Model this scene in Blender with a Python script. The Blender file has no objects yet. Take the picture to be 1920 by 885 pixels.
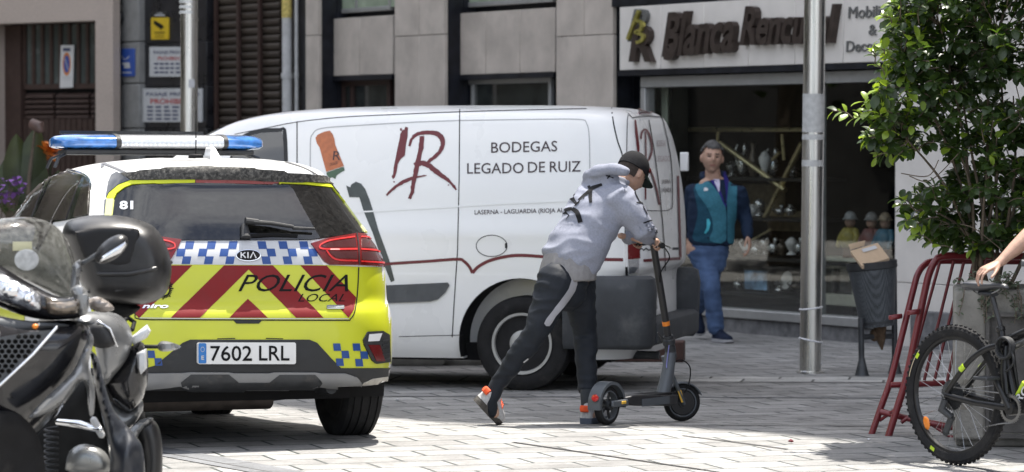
import bpy, bmesh, math, random
import numpy as np
from mathutils import Vector, Matrix, noise
from mathutils.bvhtree import BVHTree
from mathutils.geometry import delaunay_2d_cdt
V = Vector; pi = math.pi; R = math.radians
random.seed(7)
SC = bpy.context.scene; COL = SC.collection
# ---------------------------------------------------------------- camera
F = 6400.0                                   # focal length in pixels of the 1920 wide photograph
EYE = V((0, 0, 1.635)); PITCH = math.atan(177.5 / F)
cam = bpy.data.objects.new('camera', bpy.data.cameras.new('camera')); COL.objects.link(cam)
cam.location = EYE; cam.rotation_euler = (pi / 2 - PITCH, 0, 0)
cam.data.sensor_width = 36; cam.data.lens = 36 * F / 1920; cam.data.clip_end = 6000; cam.data.clip_start = .1
cam.data.dof.use_dof = True; cam.data.dof.focus_distance = 18.9; cam.data.dof.aperture_fstop = 4.2
SC.camera = cam
# ---------------------------------------------------------------- sky, sun, exposure
SUN_H = V((.45, .89, 0)).normalized(); SUN_EL = R(71)
SUN = V((SUN_H.x * math.cos(SUN_EL), SUN_H.y * math.cos(SUN_EL), math.sin(SUN_EL)))
W = bpy.data.worlds.new('World'); SC.world = W; W.use_nodes = True
nt = W.node_tree; nt.nodes.clear(); N = nt.nodes.new; L = nt.links.new
sky = N('ShaderNodeTexSky'); sky.sky_type = 'NISHITA'; sky.sun_disc = False
sky.sun_elevation = SUN_EL; sky.sun_rotation = math.atan2(SUN.x, SUN.y); sky.dust_density = 2.5
tc = N('ShaderNodeTexCoord'); nz = N('ShaderNodeTexNoise'); nz.inputs['Scale'].default_value = 2.2
nz.inputs['Detail'].default_value = 7; nz.inputs['Roughness'].default_value = .6
cr = N('ShaderNodeValToRGB'); cr.color_ramp.elements[0].position = .42; cr.color_ramp.elements[1].position = .62
mx = N('ShaderNodeMix'); mx.data_type = 'RGBA'; mx.inputs[7].default_value = (9.5, 9.7, 10.2, 1)
bg = N('ShaderNodeBackground'); bg.inputs[1].default_value = .085; ow = N('ShaderNodeOutputWorld')
L(tc.outputs['Generated'], nz.inputs['Vector']); L(nz.outputs[0], cr.inputs[0]); L(cr.outputs[0], mx.inputs[0])
L(sky.outputs[0], mx.inputs[6]); L(mx.outputs[2], bg.inputs[0]); L(bg.outputs[0], ow.inputs[0])
sun = bpy.data.objects.new('sun', bpy.data.lights.new('sun', 'SUN')); COL.objects.link(sun)
sun.data.energy = 3.7; sun.data.angle = R(.53); sun.data.color = (1, .95, .87)
sun.rotation_euler = SUN.to_track_quat('Z', 'Y').to_euler()
vs = SC.view_settings; vs.view_transform = 'Standard'; vs.look = 'None'; vs.gamma = 1; vs.use_curve_mapping = False
vs.exposure = 1.54
SC.cycles.use_denoising = True; SC.cycles.max_bounces = 8; SC.cycles.transparent_max_bounces = 16
SC.cycles.caustics_reflective = False; SC.cycles.caustics_refractive = False; SC.cycles.sample_clamp_indirect = 6
# ---------------------------------------------------------------- helpers
ROT = Matrix.Rotation(pi / 2 - PITCH, 3, 'X')
def ray(px, py): return ROT @ V(((px - 960) / F, -(py - 442.5) / F, -1))
def P(px, py, D):
    d = ray(px, py); return EYE + d * (D / d.y)
HP = [(-200, 1.635), (18.6, 1.635), (19.2, 1.637), (19.9, 1.655), (20.6, 1.69), (21.6, 1.722), (23.7, 1.726), (30, 1.75), (60, 1.76), (4000, 1.76)]
def gz(y):
    for (a, ha), (b, hb) in zip(HP, HP[1:]):
        if y <= b:
            t = max(0, (y - a) / (b - a)); return 1.635 - (ha + (hb - ha) * t)
    return 1.635 - HP[-1][1]
def crop(ox, oy, s): return lambda pts: [(ox + x / s, oy + y / s) for x, y in pts]

def tag(o, label=None, cat=None, group=None, kind=None):
    if label: o['label'] = label
    if cat: o['category'] = cat
    if group: o['group'] = group
    if kind: o['kind'] = kind
    return o
def root(name, loc, rz, label, cat, group=None):
    o = bpy.data.objects.new(name, None); COL.objects.link(o); o.empty_display_size = .2
    o.location = loc; o.rotation_euler = (rz if not isinstance(rz, (int, float)) else (0, 0, rz))
    return tag(o, label, cat, group)
def link(name, me, mat, parent=None):
    o = bpy.data.objects.new(name, me); COL.objects.link(o)
    for m in (mat if isinstance(mat, (list, tuple)) else [mat]): me.materials.append(m)
    if parent: o.parent = parent
    return o
def copy_tree(o, parent=None):
    c = o.copy(); COL.objects.link(c); c.parent = parent
    for ch in [x for x in bpy.data.objects if x.parent == o]: copy_tree(ch, c)
    return c
def bake(o):                                   # apply modifiers
    dg = bpy.context.evaluated_depsgraph_get(); dg.update()
    me = bpy.data.meshes.new_from_object(o.evaluated_get(dg)); old = o.data; o.modifiers.clear(); o.data = me
    if not len(me.materials):
        for m in old.materials: me.materials.append(m)
    bpy.data.meshes.remove(old); return o

class B:                                       # collects shapes into one mesh
    def __init__(s, M=None): s.bm = bmesh.new(); s.M = M
    def face(s, pts):
        try: return s.bm.faces.new([s.bm.verts.new(V(p)) for p in pts])
        except ValueError: return None
    def box(s, c, d, rot=None, taper=1):
        m = Matrix.Translation(V(c)) @ (rot.to_4x4() if rot else Matrix())
        vs = [s.bm.verts.new(m @ V((x * d[0] / 2 * (taper if z > 0 else 1), y * d[1] / 2 * (taper if z > 0 else 1), z * d[2] / 2)))
              for z in (-1, 1) for y in (-1, 1) for x in (-1, 1)]
        for f in ((0, 2, 3, 1), (4, 5, 7, 6), (0, 1, 5, 4), (2, 6, 7, 3), (0, 4, 6, 2), (1, 3, 7, 5)): s.bm.faces.new([vs[i] for i in f])
        return s
    def hexa(s, lo, hi):                       # two matching loops of points -> closed solid
        n = len(lo); a = [s.bm.verts.new(V(p)) for p in lo]; b = [s.bm.verts.new(V(p)) for p in hi]
        s.bm.faces.new(a[::-1]); s.bm.faces.new(b)
        for i in range(n): s.bm.faces.new((a[i], a[(i + 1) % n], b[(i + 1) % n], b[i]))
        return s
    def prism(s, pts, off):                    # polygon pts extruded by vector off
        return s.hexa(pts, [V(p) + V(off) for p in pts])
    def loft(s, secs, caps=True, closed=True):
        rows = [[s.bm.verts.new(V(p)) for p in r] for r in secs]; n = len(rows[0])
        for a, b in zip(rows, rows[1:]):
            for i in range(n if closed else n - 1):
                s.bm.faces.new((a[i], a[(i + 1) % n], b[(i + 1) % n], b[i]))
        if caps: s.bm.faces.new(rows[0][::-1]); s.bm.faces.new(rows[-1])
        return s
    def tube(s, pts, r, seg=10, ref=None, rnd=False, close=False):
        pts = [V(p) for p in pts]; n = len(pts)
        rr = [(q if isinstance(q, (tuple, list)) else (q, q)) for q in (r if isinstance(r, list) else [r] * n)]
        secs = []; up = V(ref) if ref else None
        for i in range(n):
            a = pts[i - 1] if (i or close) else pts[0]; b = pts[(i + 1) % n] if (i < n - 1 or close) else pts[-1]
            t = (b - a).normalized()
            if up is None: up = V((0, 0, 1)) if abs(t.z) < .9 else V((0, 1, 0))
            side = t.cross(up).normalized(); u2 = side.cross(t).normalized()
            if not ref: up = u2
            secs.append((pts[i], side, u2, t, rr[i]))
        rows = []
        def ring(c, sd, u, ra, rb): return [c + sd * (ra * math.cos(2 * pi * k / seg)) + u * (rb * math.sin(2 * pi * k / seg)) for k in range(seg)]
        if rnd and not close:
            c, sd, u, t, q = secs[0]
            for a in (80, 50, 25): rows.append(ring(c - t * (min(q) * math.sin(R(a))), sd, u, q[0] * math.cos(R(a)), q[1] * math.cos(R(a))))
        for c, sd, u, t, q in secs: rows.append(ring(c, sd, u, q[0], q[1]))
        if rnd and not close:
            c, sd, u, t, q = secs[-1]
            for a in (25, 50, 80): rows.append(ring(c + t * (min(q) * math.sin(R(a))), sd, u, q[0] * math.cos(R(a)), q[1] * math.cos(R(a))))
        if close: rows.append(rows[0])
        if close:
            vr = [[s.bm.verts.new(p) for p in r_] for r_ in rows[:-1]]
            for i in range(n):
                a, b = vr[i], vr[(i + 1) % n]
                for k in range(seg): s.bm.faces.new((a[k], a[(k + 1) % seg], b[(k + 1) % seg], b[k]))
        else: s.loft(rows)
        return s
    def lathe(s, prof, o=(0, 0, 0), axis=(0, 0, 1), seg=32, closed=False):   # prof = [(radius, height along axis)]
        ax = V(axis).normalized(); u = ax.orthogonal().normalized(); w = ax.cross(u); o = V(o)
        rows = [[o + ax * h + (u * math.cos(2 * pi * k / seg) + w * math.sin(2 * pi * k / seg)) * max(r, 1e-4) for k in range(seg)] for r, h in prof]
        if closed: rows.append(rows[0])
        if closed:
            vr = [[s.bm.verts.new(p) for p in r_] for r_ in rows[:-1]]
            for i in range(len(vr)):
                a, b = vr[i], vr[(i + 1) % len(vr)]
                for k in range(seg): s.bm.faces.new((a[k], a[(k + 1) % seg], b[(k + 1) % seg], b[k]))
        else: s.loft(rows)
        return s
    def ball(s, c, r, rot=None, sub=2):
        r = V(r) if isinstance(r, (tuple, list)) else V((r, r, r))
        m = Matrix.Translation(V(c)) @ (rot.to_4x4() if rot else Matrix()) @ Matrix.Diagonal((*r, 1))
        bmesh.ops.create_icosphere(s.bm, subdivisions=sub, radius=1, matrix=m); return s
    def out(s, name, mat, parent=None, smooth=35, bevel=0, seg=2, fix=True):
        if fix: bmesh.ops.recalc_face_normals(s.bm, faces=s.bm.faces)
        if s.M: s.bm.transform(s.M)
        me = bpy.data.meshes.new(name); s.bm.to_mesh(me); s.bm.free()
        if smooth:
            me.shade_smooth()
            if smooth < 180: me.set_sharp_from_angle(angle=R(smooth))
        o = link(name, me, mat, parent)
        if bevel:
            m = o.modifiers.new('bevel', 'BEVEL'); m.width = bevel; m.segments = seg; m.limit_method = 'ANGLE'; m.angle_limit = R(40)
        return o

# ---- flat shapes: groups of edges, union of groups, even-odd inside one group
def loops_edges(loops):
    return np.array([(*a, *b) for lp in loops for a, b in zip(lp, list(lp[1:]) + [lp[0]])], float)
def stroke(pts, w):
    pts = [V((p[0], p[1])) for p in pts]; n = len(pts); w = w if isinstance(w, list) else [w] * n; l = []; r = []
    for i in range(n):
        t = (pts[min(i + 1, n - 1)] - pts[max(i - 1, 0)]).normalized(); q = V((-t.y, t.x)) * (w[i] / 2)
        l.append(tuple(pts[i] + q)); r.append(tuple(pts[i] - q))
    return l + r[::-1]
def smooth2(pts, k=6):                          # Catmull-Rom through 2-D or 3-D points
    out = []; n = len(pts); d = len(pts[0])
    for i in range(n - 1):
        p = [pts[max(i - 1, 0)], pts[i], pts[i + 1], pts[min(i + 2, n - 1)]]
        for j in range(k):
            t = j / k
            out.append(tuple(.5 * (2 * p[1][c] + (p[2][c] - p[0][c]) * t + (2 * p[0][c] - 5 * p[1][c] + 4 * p[2][c] - p[3][c]) * t * t
                       + (3 * p[1][c] - p[0][c] - 3 * p[2][c] + p[3][c]) * t ** 3) for c in range(d)))
    out.append(tuple(pts[-1])); return out
_TX = {}
def text_edges(s, x0, y0, x1, y1, shear=0, bold=0, sx=1, skew=0):
    """lettering fitted to a box; y0 = baseline side, y1 = top side; skew lifts the right end"""
    key = (s, shear, bold)
    if key not in _TX:
        c = bpy.data.curves.new('t', 'FONT'); c.body = s; c.shear = shear; c.offset = bold; c.resolution_u = 3
        o = bpy.data.objects.new('t', c); COL.objects.link(o); dg = bpy.context.evaluated_depsgraph_get(); dg.update()
        me = bpy.data.meshes.new_from_object(o.evaluated_get(dg)); bm = bmesh.new(); bm.from_mesh(me)
        bmesh.ops.remove_doubles(bm, verts=bm.verts, dist=1e-5)
        _TX[key] = np.array([(*e.verts[0].co.xy, *e.verts[1].co.xy) for e in bm.edges if len(e.link_faces) == 1])
        bm.free(); bpy.data.objects.remove(o); bpy.data.curves.remove(c); bpy.data.meshes.remove(me)
    e = _TX[key].copy(); xs = e[:, [0, 2]]; ys = e[:, [1, 3]]
    fx = (xs - xs.min()) / (xs.max() - xs.min()); fy = (ys - ys.min()) / (ys.max() - ys.min())
    X = x0 + fx * (x1 - x0); Y = y0 + fy * (y1 - y0) + skew * fx
    return np.stack([X[:, 0], Y[:, 0], X[:, 1], Y[:, 1]], 1)
def fill(groups, step):
    """groups of edges -> (points, triangles) covering their union, with grid points every step"""
    vs = []; idx = {}; es = set()
    def vid(x, y):
        k = (round(x, 5), round(y, 5))
        if k not in idx: idx[k] = len(vs); vs.append(V(k))
        return idx[k]
    for g in groups:
        for a in g:
            i, j = vid(a[0], a[1]), vid(a[2], a[3])
            if i != j: es.add((min(i, j), max(i, j)))
    A = np.concatenate(groups); x0, y0 = A[:, [0, 2]].min(), A[:, [1, 3]].min(); x1, y1 = A[:, [0, 2]].max(), A[:, [1, 3]].max()
    if step:
        nx, ny = int((x1 - x0) / step), int((y1 - y0) / step)
        for i in range(1, nx + 1):
            for j in range(1, ny + 1): vid(x0 + (i - .5 + .013) * (x1 - x0) / max(nx, 1), y0 + (j - .5 + .017) * (y1 - y0) / max(ny, 1))
    r = delaunay_2d_cdt(vs, list(es), [], 0, 1e-7 * max(x1 - x0, y1 - y0), True)
    pv = np.array([(v.x, v.y) for v in r[0]]); tr = [t for f in r[2] for t in ([f] if len(f) == 3 else [[f[0], f[k], f[k + 1]] for k in range(1, len(f) - 1)])]
    tr = np.array(tr); c = pv[tr].mean(1); keep = np.zeros(len(c), bool)
    for g in groups:
        X, Y = c[:, 0][:, None], c[:, 1][:, None]
        with np.errstate(divide='ignore', invalid='ignore'):
            hit = ((g[:, 1] > Y) != (g[:, 3] > Y)) & (X < (g[:, 2] - g[:, 0]) * (Y - g[:, 1]) / (g[:, 3] - g[:, 1]) + g[:, 0])
        keep |= (hit.sum(1) % 2 == 1)
    return pv, tr[keep]
def sheet(groups, step, place, name, mat, parent=None, skirt=0., smooth=50):
    """fills the groups and puts every 2-D point into space with place(x, y) -> (point, outward normal)"""
    groups = [g if isinstance(g, np.ndarray) else loops_edges(g) for g in groups]
    if step:                                    # long outlines get points too, so they follow the surface
        for i, g in enumerate(groups):
            n = np.maximum(1, np.ceil(np.hypot(g[:, 2] - g[:, 0], g[:, 3] - g[:, 1]) / step).astype(int))
            if n.max() > 1:
                groups[i] = np.array([[a[0] + (a[2] - a[0]) * j / k, a[1] + (a[3] - a[1]) * j / k, a[0] + (a[2] - a[0]) * (j + 1) / k, a[1] + (a[3] - a[1]) * (j + 1) / k] for a, k in zip(g, n) for j in range(k)])
    pv, tr = fill(groups, step); used = sorted(set(tr.ravel())); mp = {}
    bm = bmesh.new(); nrm = {}
    for i in used:
        p, n = place(pv[i][0], pv[i][1]); mp[i] = bm.verts.new(p); nrm[mp[i]] = n
    for t in tr:
        try:
            f = bm.faces.new([mp[i] for i in t]); f.normal_update(); f.smooth = True
            if f.normal.dot(nrm[mp[t[0]]]) < 0: f.normal_flip()
        except ValueError: pass
    if skirt:
        for e in [e for e in bm.edges if len(e.link_faces) == 1]:
            a, b = e.verts; q = [bm.verts.new(x) for x in (a.co, b.co, b.co - nrm[b] * skirt, a.co - nrm[a] * skirt)]
            f = bm.faces.new(q); f.smooth = False; f.normal_update()
            if f.normal.dot(e.link_faces[0].calc_center_median() - (a.co + b.co) / 2) > 0: f.normal_flip()
    me = bpy.data.meshes.new(name); bm.to_mesh(me); bm.free()
    me.set_sharp_from_angle(angle=R(smooth))
    return link(name, me, mat, parent)
class Surf:
    """a built body other pieces are laid on: rays in the body's own coordinates"""
    def __init__(s, bvh, rt):
        s.b = bvh; s.M = rt.matrix_basis.copy() if rt else Matrix(); s.I = s.M.inverted(); s.rt = rt
    def eye(s, off=.003):                       # photograph pixel -> body
        o = s.I @ EYE
        def f(x, y):
            d = (s.I.to_3x3() @ ray(x, y)).normalized(); h = s.b.ray_cast(o, d)
            if h[0] is None:
                q = s.I @ P(x, y, s.M.translation.y); h = s.b.find_nearest(q)
            n = h[1] if h[1].dot(d) < 0 else -h[1]
            return h[0] + n * off, n
        return f
    def along(s, axis, at, off=.003):           # local projection: at(x,y) -> start point, along axis
        ax = V(axis).normalized()
        def f(x, y):
            p = V(at(x, y)); h = s.b.ray_cast(p, ax)
            if h[0] is None: h = s.b.find_nearest(p + ax * 3)
            n = h[1] if h[1].dot(ax) < 0 else -h[1]
            return h[0] + n * off, n
        return f
def plane(o, u, v, n, off=0.):                  # flat placement
    o, u, v, n = V(o), V(u), V(v), V(n)
    return lambda x, y: (o + u * x + v * y + n * off, n)
def rect(x0, y0, x1, y1): return [(x0, y0), (x1, y0), (x1, y1), (x0, y1)]
def rrect(x0, y0, x1, y1, r, k=5):
    out = []
    for cx, cy, a in ((x1 - r, y0 + r, -90), (x1 - r, y1 - r, 0), (x0 + r, y1 - r, 90), (x0 + r, y0 + r, 180)):
        out += [(cx + r * math.cos(R(a + 90 * i / k)), cy + r * math.sin(R(a + 90 * i / k))) for i in range(k + 1)]
    return out
def ell(cx, cy, a, b, k=28, rot=0): return [(cx + a * math.cos(t) * math.cos(rot) - b * math.sin(t) * math.sin(rot), cy + a * math.cos(t) * math.sin(rot) + b * math.sin(t) * math.cos(rot)) for t in [2 * pi * i / k for i in range(k)]]
def E_(*loops): return loops_edges(loops)

# ---------------------------------------------------------------- materials
MT = {}
def mat(name, col, rough=.6, metal=0, var=.12, scale=14, bump=0, bscale=60, coat=0, spec=.5, emis=None, dirt=None, stretch=None, alpha=None, trans=0, sub=None):
    if name in MT: return MT[name]
    m = bpy.data.materials.new(name); m.use_nodes = True; t = m.node_tree; n = t.nodes; l = t.links.new
    p = n['Principled BSDF']; p.inputs['Roughness'].default_value = rough; p.inputs['Metallic'].default_value = metal
    p.inputs['Coat Weight'].default_value = coat; p.inputs['Coat Roughness'].default_value = .06; p.inputs['Specular IOR Level'].default_value = spec if rough < .5 or spec != .5 else (.3 if rough < .6 else .15)
    p.inputs['Base Color'].default_value = (*col, 1)
    tc = n.new('ShaderNodeTexCoord'); src = tc.outputs['Object']
    if stretch:
        mp = n.new('ShaderNodeMapping'); mp.inputs['Scale'].default_value = stretch; l(src, mp.inputs[0]); src = mp.outputs[0]
    if var:
        a = n.new('ShaderNodeTexNoise'); a.inputs['Scale'].default_value = scale; a.inputs['Detail'].default_value = 6; l(src, a.inputs['Vector'])
        mr = n.new('ShaderNodeMapRange'); mr.inputs[1].default_value = .3; mr.inputs[2].default_value = .7
        mr.inputs[3].default_value = 1 - var; mr.inputs[4].default_value = 1 + var; l(a.outputs[0], mr.inputs[0])
        mu = n.new('ShaderNodeMix'); mu.data_type = 'RGBA'; mu.blend_type = 'MULTIPLY'; mu.inputs[0].default_value = 1; mu.inputs[6].default_value = (*col, 1)
        l(mr.outputs[0], mu.inputs[7]); last = mu.outputs[2]
        if dirt:                                 # (colour, scale, threshold, amount)
            b = n.new('ShaderNodeTexNoise'); b.inputs['Scale'].default_value = dirt[1]; b.inputs['Detail'].default_value = 8; b.inputs['Roughness'].default_value = .68; l(src, b.inputs['Vector'])
            rp = n.new('ShaderNodeMapRange'); rp.inputs[1].default_value = dirt[2]; rp.inputs[2].default_value = dirt[2] + .18; rp.inputs[4].default_value = dirt[3]; l(b.outputs[0], rp.inputs[0])
            m2 = n.new('ShaderNodeMix'); m2.data_type = 'RGBA'; l(rp.outputs[0], m2.inputs[0]); l(last, m2.inputs[6]); m2.inputs[7].default_value = (*dirt[0], 1); last = m2.outputs[2]
        l(last, p.inputs['Base Color'])
        r2 = n.new('ShaderNodeMapRange'); r2.inputs[1].default_value = .3; r2.inputs[2].default_value = .7; r2.inputs[3].default_value = max(0, rough - .06); r2.inputs[4].default_value = min(1, rough + .1)
        l(a.outputs[0], r2.inputs[0]); l(r2.outputs[0], p.inputs['Roughness'])
    if bump:
        b = n.new('ShaderNodeTexNoise'); b.inputs['Scale'].default_value = bscale; b.inputs['Detail'].default_value = 5; l(src, b.inputs['Vector'])
        q = n.new('ShaderNodeBump'); q.inputs['Strength'].default_value = min(1, bump); q.inputs['Distance'].default_value = .01; l(b.outputs[0], q.inputs['Height']); l(q.outputs[0], p.inputs['Normal'])
    if emis: p.inputs['Emission Color'].default_value = (*emis[0], 1); p.inputs['Emission Strength'].default_value = emis[1]
    if trans: p.inputs['Transmission Weight'].default_value = trans
    if sub: p.inputs['Subsurface Weight'].default_value = sub; p.inputs['Subsurface Scale'].default_value = .01; p.inputs['Subsurface Radius'].default_value = (1, .35, .2)
    MT[name] = m; return m
def glass(name, tint=(.6, .65, .65), rough=.02, ior=1.5, boost=0., haze=0.):
    """thin pane: transparent with a Fresnel reflection, optionally some dust"""
    m = bpy.data.materials.new(name); m.use_nodes = True; t = m.node_tree; n = t.nodes; l = t.links.new; n.clear()
    o = n.new('ShaderNodeOutputMaterial'); tr = n.new('ShaderNodeBsdfTransparent'); tr.inputs[0].default_value = (*tint, 1)
    g = n.new('ShaderNodeBsdfGlossy'); g.inputs['Roughness'].default_value = rough; fr = n.new('ShaderNodeLayerWeight'); pw = n.new('ShaderNodeMath'); pw.operation = 'POWER'; pw.inputs[1].default_value = 5; l(fr.outputs['Facing'], pw.inputs[0]); f0 = ((ior - 1) / (ior + 1)) ** 2
    ad = n.new('ShaderNodeMath'); ad.operation = 'MULTIPLY_ADD'; ad.inputs[1].default_value = 1 - f0; ad.inputs[2].default_value = f0 + boost; l(pw.outputs[0], ad.inputs[0])
    mi = n.new('ShaderNodeMixShader'); l(ad.outputs[0], mi.inputs[0]); l(tr.outputs[0], mi.inputs[1]); l(g.outputs[0], mi.inputs[2]); last = mi.outputs[0]
    if haze:
        d = n.new('ShaderNodeBsdfDiffuse'); d.inputs[0].default_value = (.4, .4, .38, 1); a = n.new('ShaderNodeTexNoise'); a.inputs['Scale'].default_value = 38; a.inputs['Detail'].default_value = 9; a.inputs['Roughness'].default_value = .75
        c = n.new('ShaderNodeTexCoord'); l(c.outputs['Object'], a.inputs['Vector'])
        r = n.new('ShaderNodeMapRange'); r.inputs[1].default_value = .42; r.inputs[2].default_value = .75; r.inputs[4].default_value = haze; l(a.outputs[0], r.inputs[0])
        m2 = n.new('ShaderNodeMixShader'); l(r.outputs[0], m2.inputs[0]); l(last, m2.inputs[1]); l(d.outputs[0], m2.inputs[2]); last = m2.outputs[0]
    l(last, o.inputs[0]); MT[name] = m; return m
WHITE = mat('white paint', (.77, .775, .775), .3, var=.012, scale=2, coat=.4, dirt=((.55, .53, .49), 1.6, .55, .14))
CARWHITE = mat('car white paint', (.78, .78, .77), .28, var=.0, coat=.5)
YELLOW = mat('fluorescent yellow film', (.50, .53, .016), .38, var=.04, scale=5, coat=.3, dirt=((.5, .5, .12), 9, .6, .2))
RED = mat('red film', (.19, .009, .011), .5, var=.06, spec=.3)
BLUE = mat('blue film', (.006, .05, .22), .4, var=.05, coat=.15)
FILMW = mat('white film', (.50, .51, .53), .35, var=.03, coat=.3)
BLK = mat('black print', (.010, .010, .011), .65, var=.05, spec=.12)
PLAST = mat('black grained plastic', (.028, .029, .031), .55, var=.2, bump=.15, bscale=300, dirt=((.12, .115, .11), 6, .55, .4))
GREYP = mat('grey plastic', (.085, .09, .096), .55, var=.15, bump=.1, bscale=200, dirt=((.17, .17, .17), 5, .58, .5))
SILV = mat('silver paint', (.21, .214, .22), .4, .2, var=.06, dirt=((.25, .24, .22), 7, .58, .4))
CHROME = mat('chrome', (.75, .76, .78), .12, 1, var=.04)
STEEL = mat('brushed stainless steel', (.62, .61, .58), .28, 1, var=.10, scale=30, stretch=(1, 1, .06), dirt=((.4, .38, .34), 6, .55, .4))
RUB = mat('tyre rubber', (.018, .018, .019), .75, var=.25, bump=.3, bscale=140, dirt=((.06, .057, .054), 5, .54, .5))
DARK = mat('dark recess', (.012, .012, .013), .8, var=.2)
SEAM = mat('panel gap', (.02, .02, .022), .7, var=0)
IRON = mat('dark grey metal', (.06, .063, .068), .5, .6, var=.2, dirt=((.16, .15, .14), 9, .56, .5))
# ---------------------------------------------------------------- ground
def ground_mat(name, col, joint, rot=-18, bw=.40, rh=.28, var=.30, mort=.011):
    m = bpy.data.materials.new(name); m.use_nodes = True; t = m.node_tree; n = t.nodes; l = t.links.new; p = n['Principled BSDF']
    tc = n.new('ShaderNodeTexCoord'); mp = n.new('ShaderNodeMapping'); mp.inputs['Rotation'].default_value = (0, 0, R(rot)); l(tc.outputs['Object'], mp.inputs[0])
    w = n.new('ShaderNodeTexNoise'); w.inputs['Scale'].default_value = .9; w.inputs['Detail'].default_value = 4
    av = n.new('ShaderNodeMix'); av.data_type = 'VECTOR'; av.inputs[0].default_value = .012; l(mp.outputs[0], w.inputs['Vector']); l(mp.outputs[0], av.inputs[4]); l(w.outputs['Color'], av.inputs[5])
    b = n.new('ShaderNodeTexBrick'); l(av.outputs[1], b.inputs['Vector']); b.inputs['Scale'].default_value = 1; b.inputs['Brick Width'].default_value = bw; b.inputs['Row Height'].default_value = rh
    b.inputs['Mortar Size'].default_value = mort; b.inputs['Mortar Smooth'].default_value = .3; b.inputs['Bias'].default_value = 0
    b.inputs['Color1'].default_value = (*[c * .78 for c in col], 1); b.inputs['Color2'].default_value = (*[c * 1.18 for c in col], 1); b.inputs['Mortar'].default_value = (*joint, 1)
    nz = n.new('ShaderNodeTexNoise'); nz.inputs['Scale'].default_value = 3.2; nz.inputs['Detail'].default_value = 9; nz.inputs['Roughness'].default_value = .72; l(mp.outputs[0], nz.inputs['Vector'])
    r = n.new('ShaderNodeMapRange'); r.inputs[1].default_value = .3; r.inputs[2].default_value = .7; r.inputs[3].default_value = 1 - var; r.inputs[4].default_value = 1 + var; l(nz.outputs[0], r.inputs[0])
    nz2 = n.new('ShaderNodeTexNoise'); nz2.inputs['Scale'].default_value = 45; nz2.inputs['Detail'].default_value = 6; l(mp.outputs[0], nz2.inputs['Vector'])
    r2 = n.new('ShaderNodeMapRange'); r2.inputs[1].default_value = .3; r2.inputs[2].default_value = .7; r2.inputs[3].default_value = .82; r2.inputs[4].default_value = 1.15; l(nz2.outputs[0], r2.inputs[0])
    mm = n.new('ShaderNodeMath'); mm.operation = 'MULTIPLY'; l(r.outputs[0], mm.inputs[0]); l(r2.outputs[0], mm.inputs[1])
    mu = n.new('ShaderNodeMix'); mu.data_type = 'RGBA'; mu.blend_type = 'MULTIPLY'; mu.inputs[0].default_value = 1; l(b.outputs['Color'], mu.inputs[6]); l(mm.outputs[0], mu.inputs[7])
    # dark worn patches and gum spots that belong to the stone
    nz3 = n.new('ShaderNodeTexNoise'); nz3.inputs['Scale'].default_value = 1.3; nz3.inputs['Detail'].default_value = 10; nz3.inputs['Roughness'].default_value = .8; l(mp.outputs[0], nz3.inputs['Vector'])
    r3 = n.new('ShaderNodeMapRange'); r3.inputs[1].default_value = .50; r3.inputs[2].default_value = .66; r3.inputs[4].default_value = .85; l(nz3.outputs[0], r3.inputs[0])
    mx = n.new('ShaderNodeMix'); mx.data_type = 'RGBA'; l(r3.outputs[0], mx.inputs[0]); l(mu.outputs[2], mx.inputs[6]); mx.inputs[7].default_value = (*[c * .45 for c in col], 1)
    l(mx.outputs[2], p.inputs['Base Color']); p.inputs['Roughness'].default_value = .72
    ad = n.new('ShaderNodeMath'); ad.operation = 'MULTIPLY_ADD'; ad.inputs[1].default_value = -.6; l(b.outputs['Fac'], ad.inputs[0]); l(nz2.outputs[0], ad.inputs[2])
    q = n.new('ShaderNodeBump'); q.inputs['Strength'].default_value = .5; q.inputs['Distance'].default_value = .008; l(ad.outputs[0], q.inputs['Height']); l(q.outputs[0], p.inputs['Normal'])
    return m
PAVE = ground_mat('stone paving', (.25, .246, .24), (.02, .029, .028))
ys = [-200, 0, 10, 15, 17, 18, 18.6, 18.9, 19.2, 19.55, 19.9, 20.25, 20.6, 21.1, 21.6, 22, 22.7, 23.7, 25, 27, 30, 40, 60, 200, 2500]
b = B(); b.loft([[(x, y, gz(y)) for x in (-1500, -40, -8, 8, 40, 1500)] for y in ys], caps=False, closed=False)
tag(b.out('paved_square', PAVE, smooth=180, fix=False), kind='structure')
def strip(name, a, bb, w, m, dz=.004, n=40):
    a = V(a); bb = V(bb); q = (bb - a).normalized(); q = V((-q.y, q.x)) * w / 2; s = B()
    rows = []
    for i in range(n + 1):
        c = a.lerp(bb, i / n); rows.append([(*(c + q * k), gz((c + q * k).y) + dz) for k in (-1, 1)])
    s.loft(rows, caps=False, closed=False); return tag(s.out(name, m, smooth=180, fix=False), kind='structure')
BAND = ground_mat('dark paving band', (.15, .155, .165), (.03, .03, .03), rot=58.8, bw=.9, rh=.4)
LBAND = ground_mat('pale paving band', (.42, .415, .40), (.07, .07, .065), rot=8, bw=.5, rh=.5)
fd = V((.518, -.855))
def gp(px, py):                                  # pixel on the ground
    d = ray(px, py); y = 19.
    for _ in range(30): y = (gz(y) - EYE.z) * d.y / d.z
    return V((d.x * y / d.y, y))
a = gp(420, 868); strip('paving_band', a - fd * 2.2, a + fd * 3, .24, BAND)
a = gp(1100, 850); strip('paving_joint', a - fd * .75, a + fd * 3, .022, SEAM)
a = gp(1260, 815); strip('paving_joint', a + fd * .1, a + fd * 1.1, .02, SEAM)
a = gp(1450, 712); strip('gutter_stones', a + V((-9, .5)), a + V((6, -.35)), .55, LBAND)
a = gp(1450, 745); strip('paving_seam', a + V((-5, .2)), a + V((4, -.25)), .05, BAND, n=20)
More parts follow.
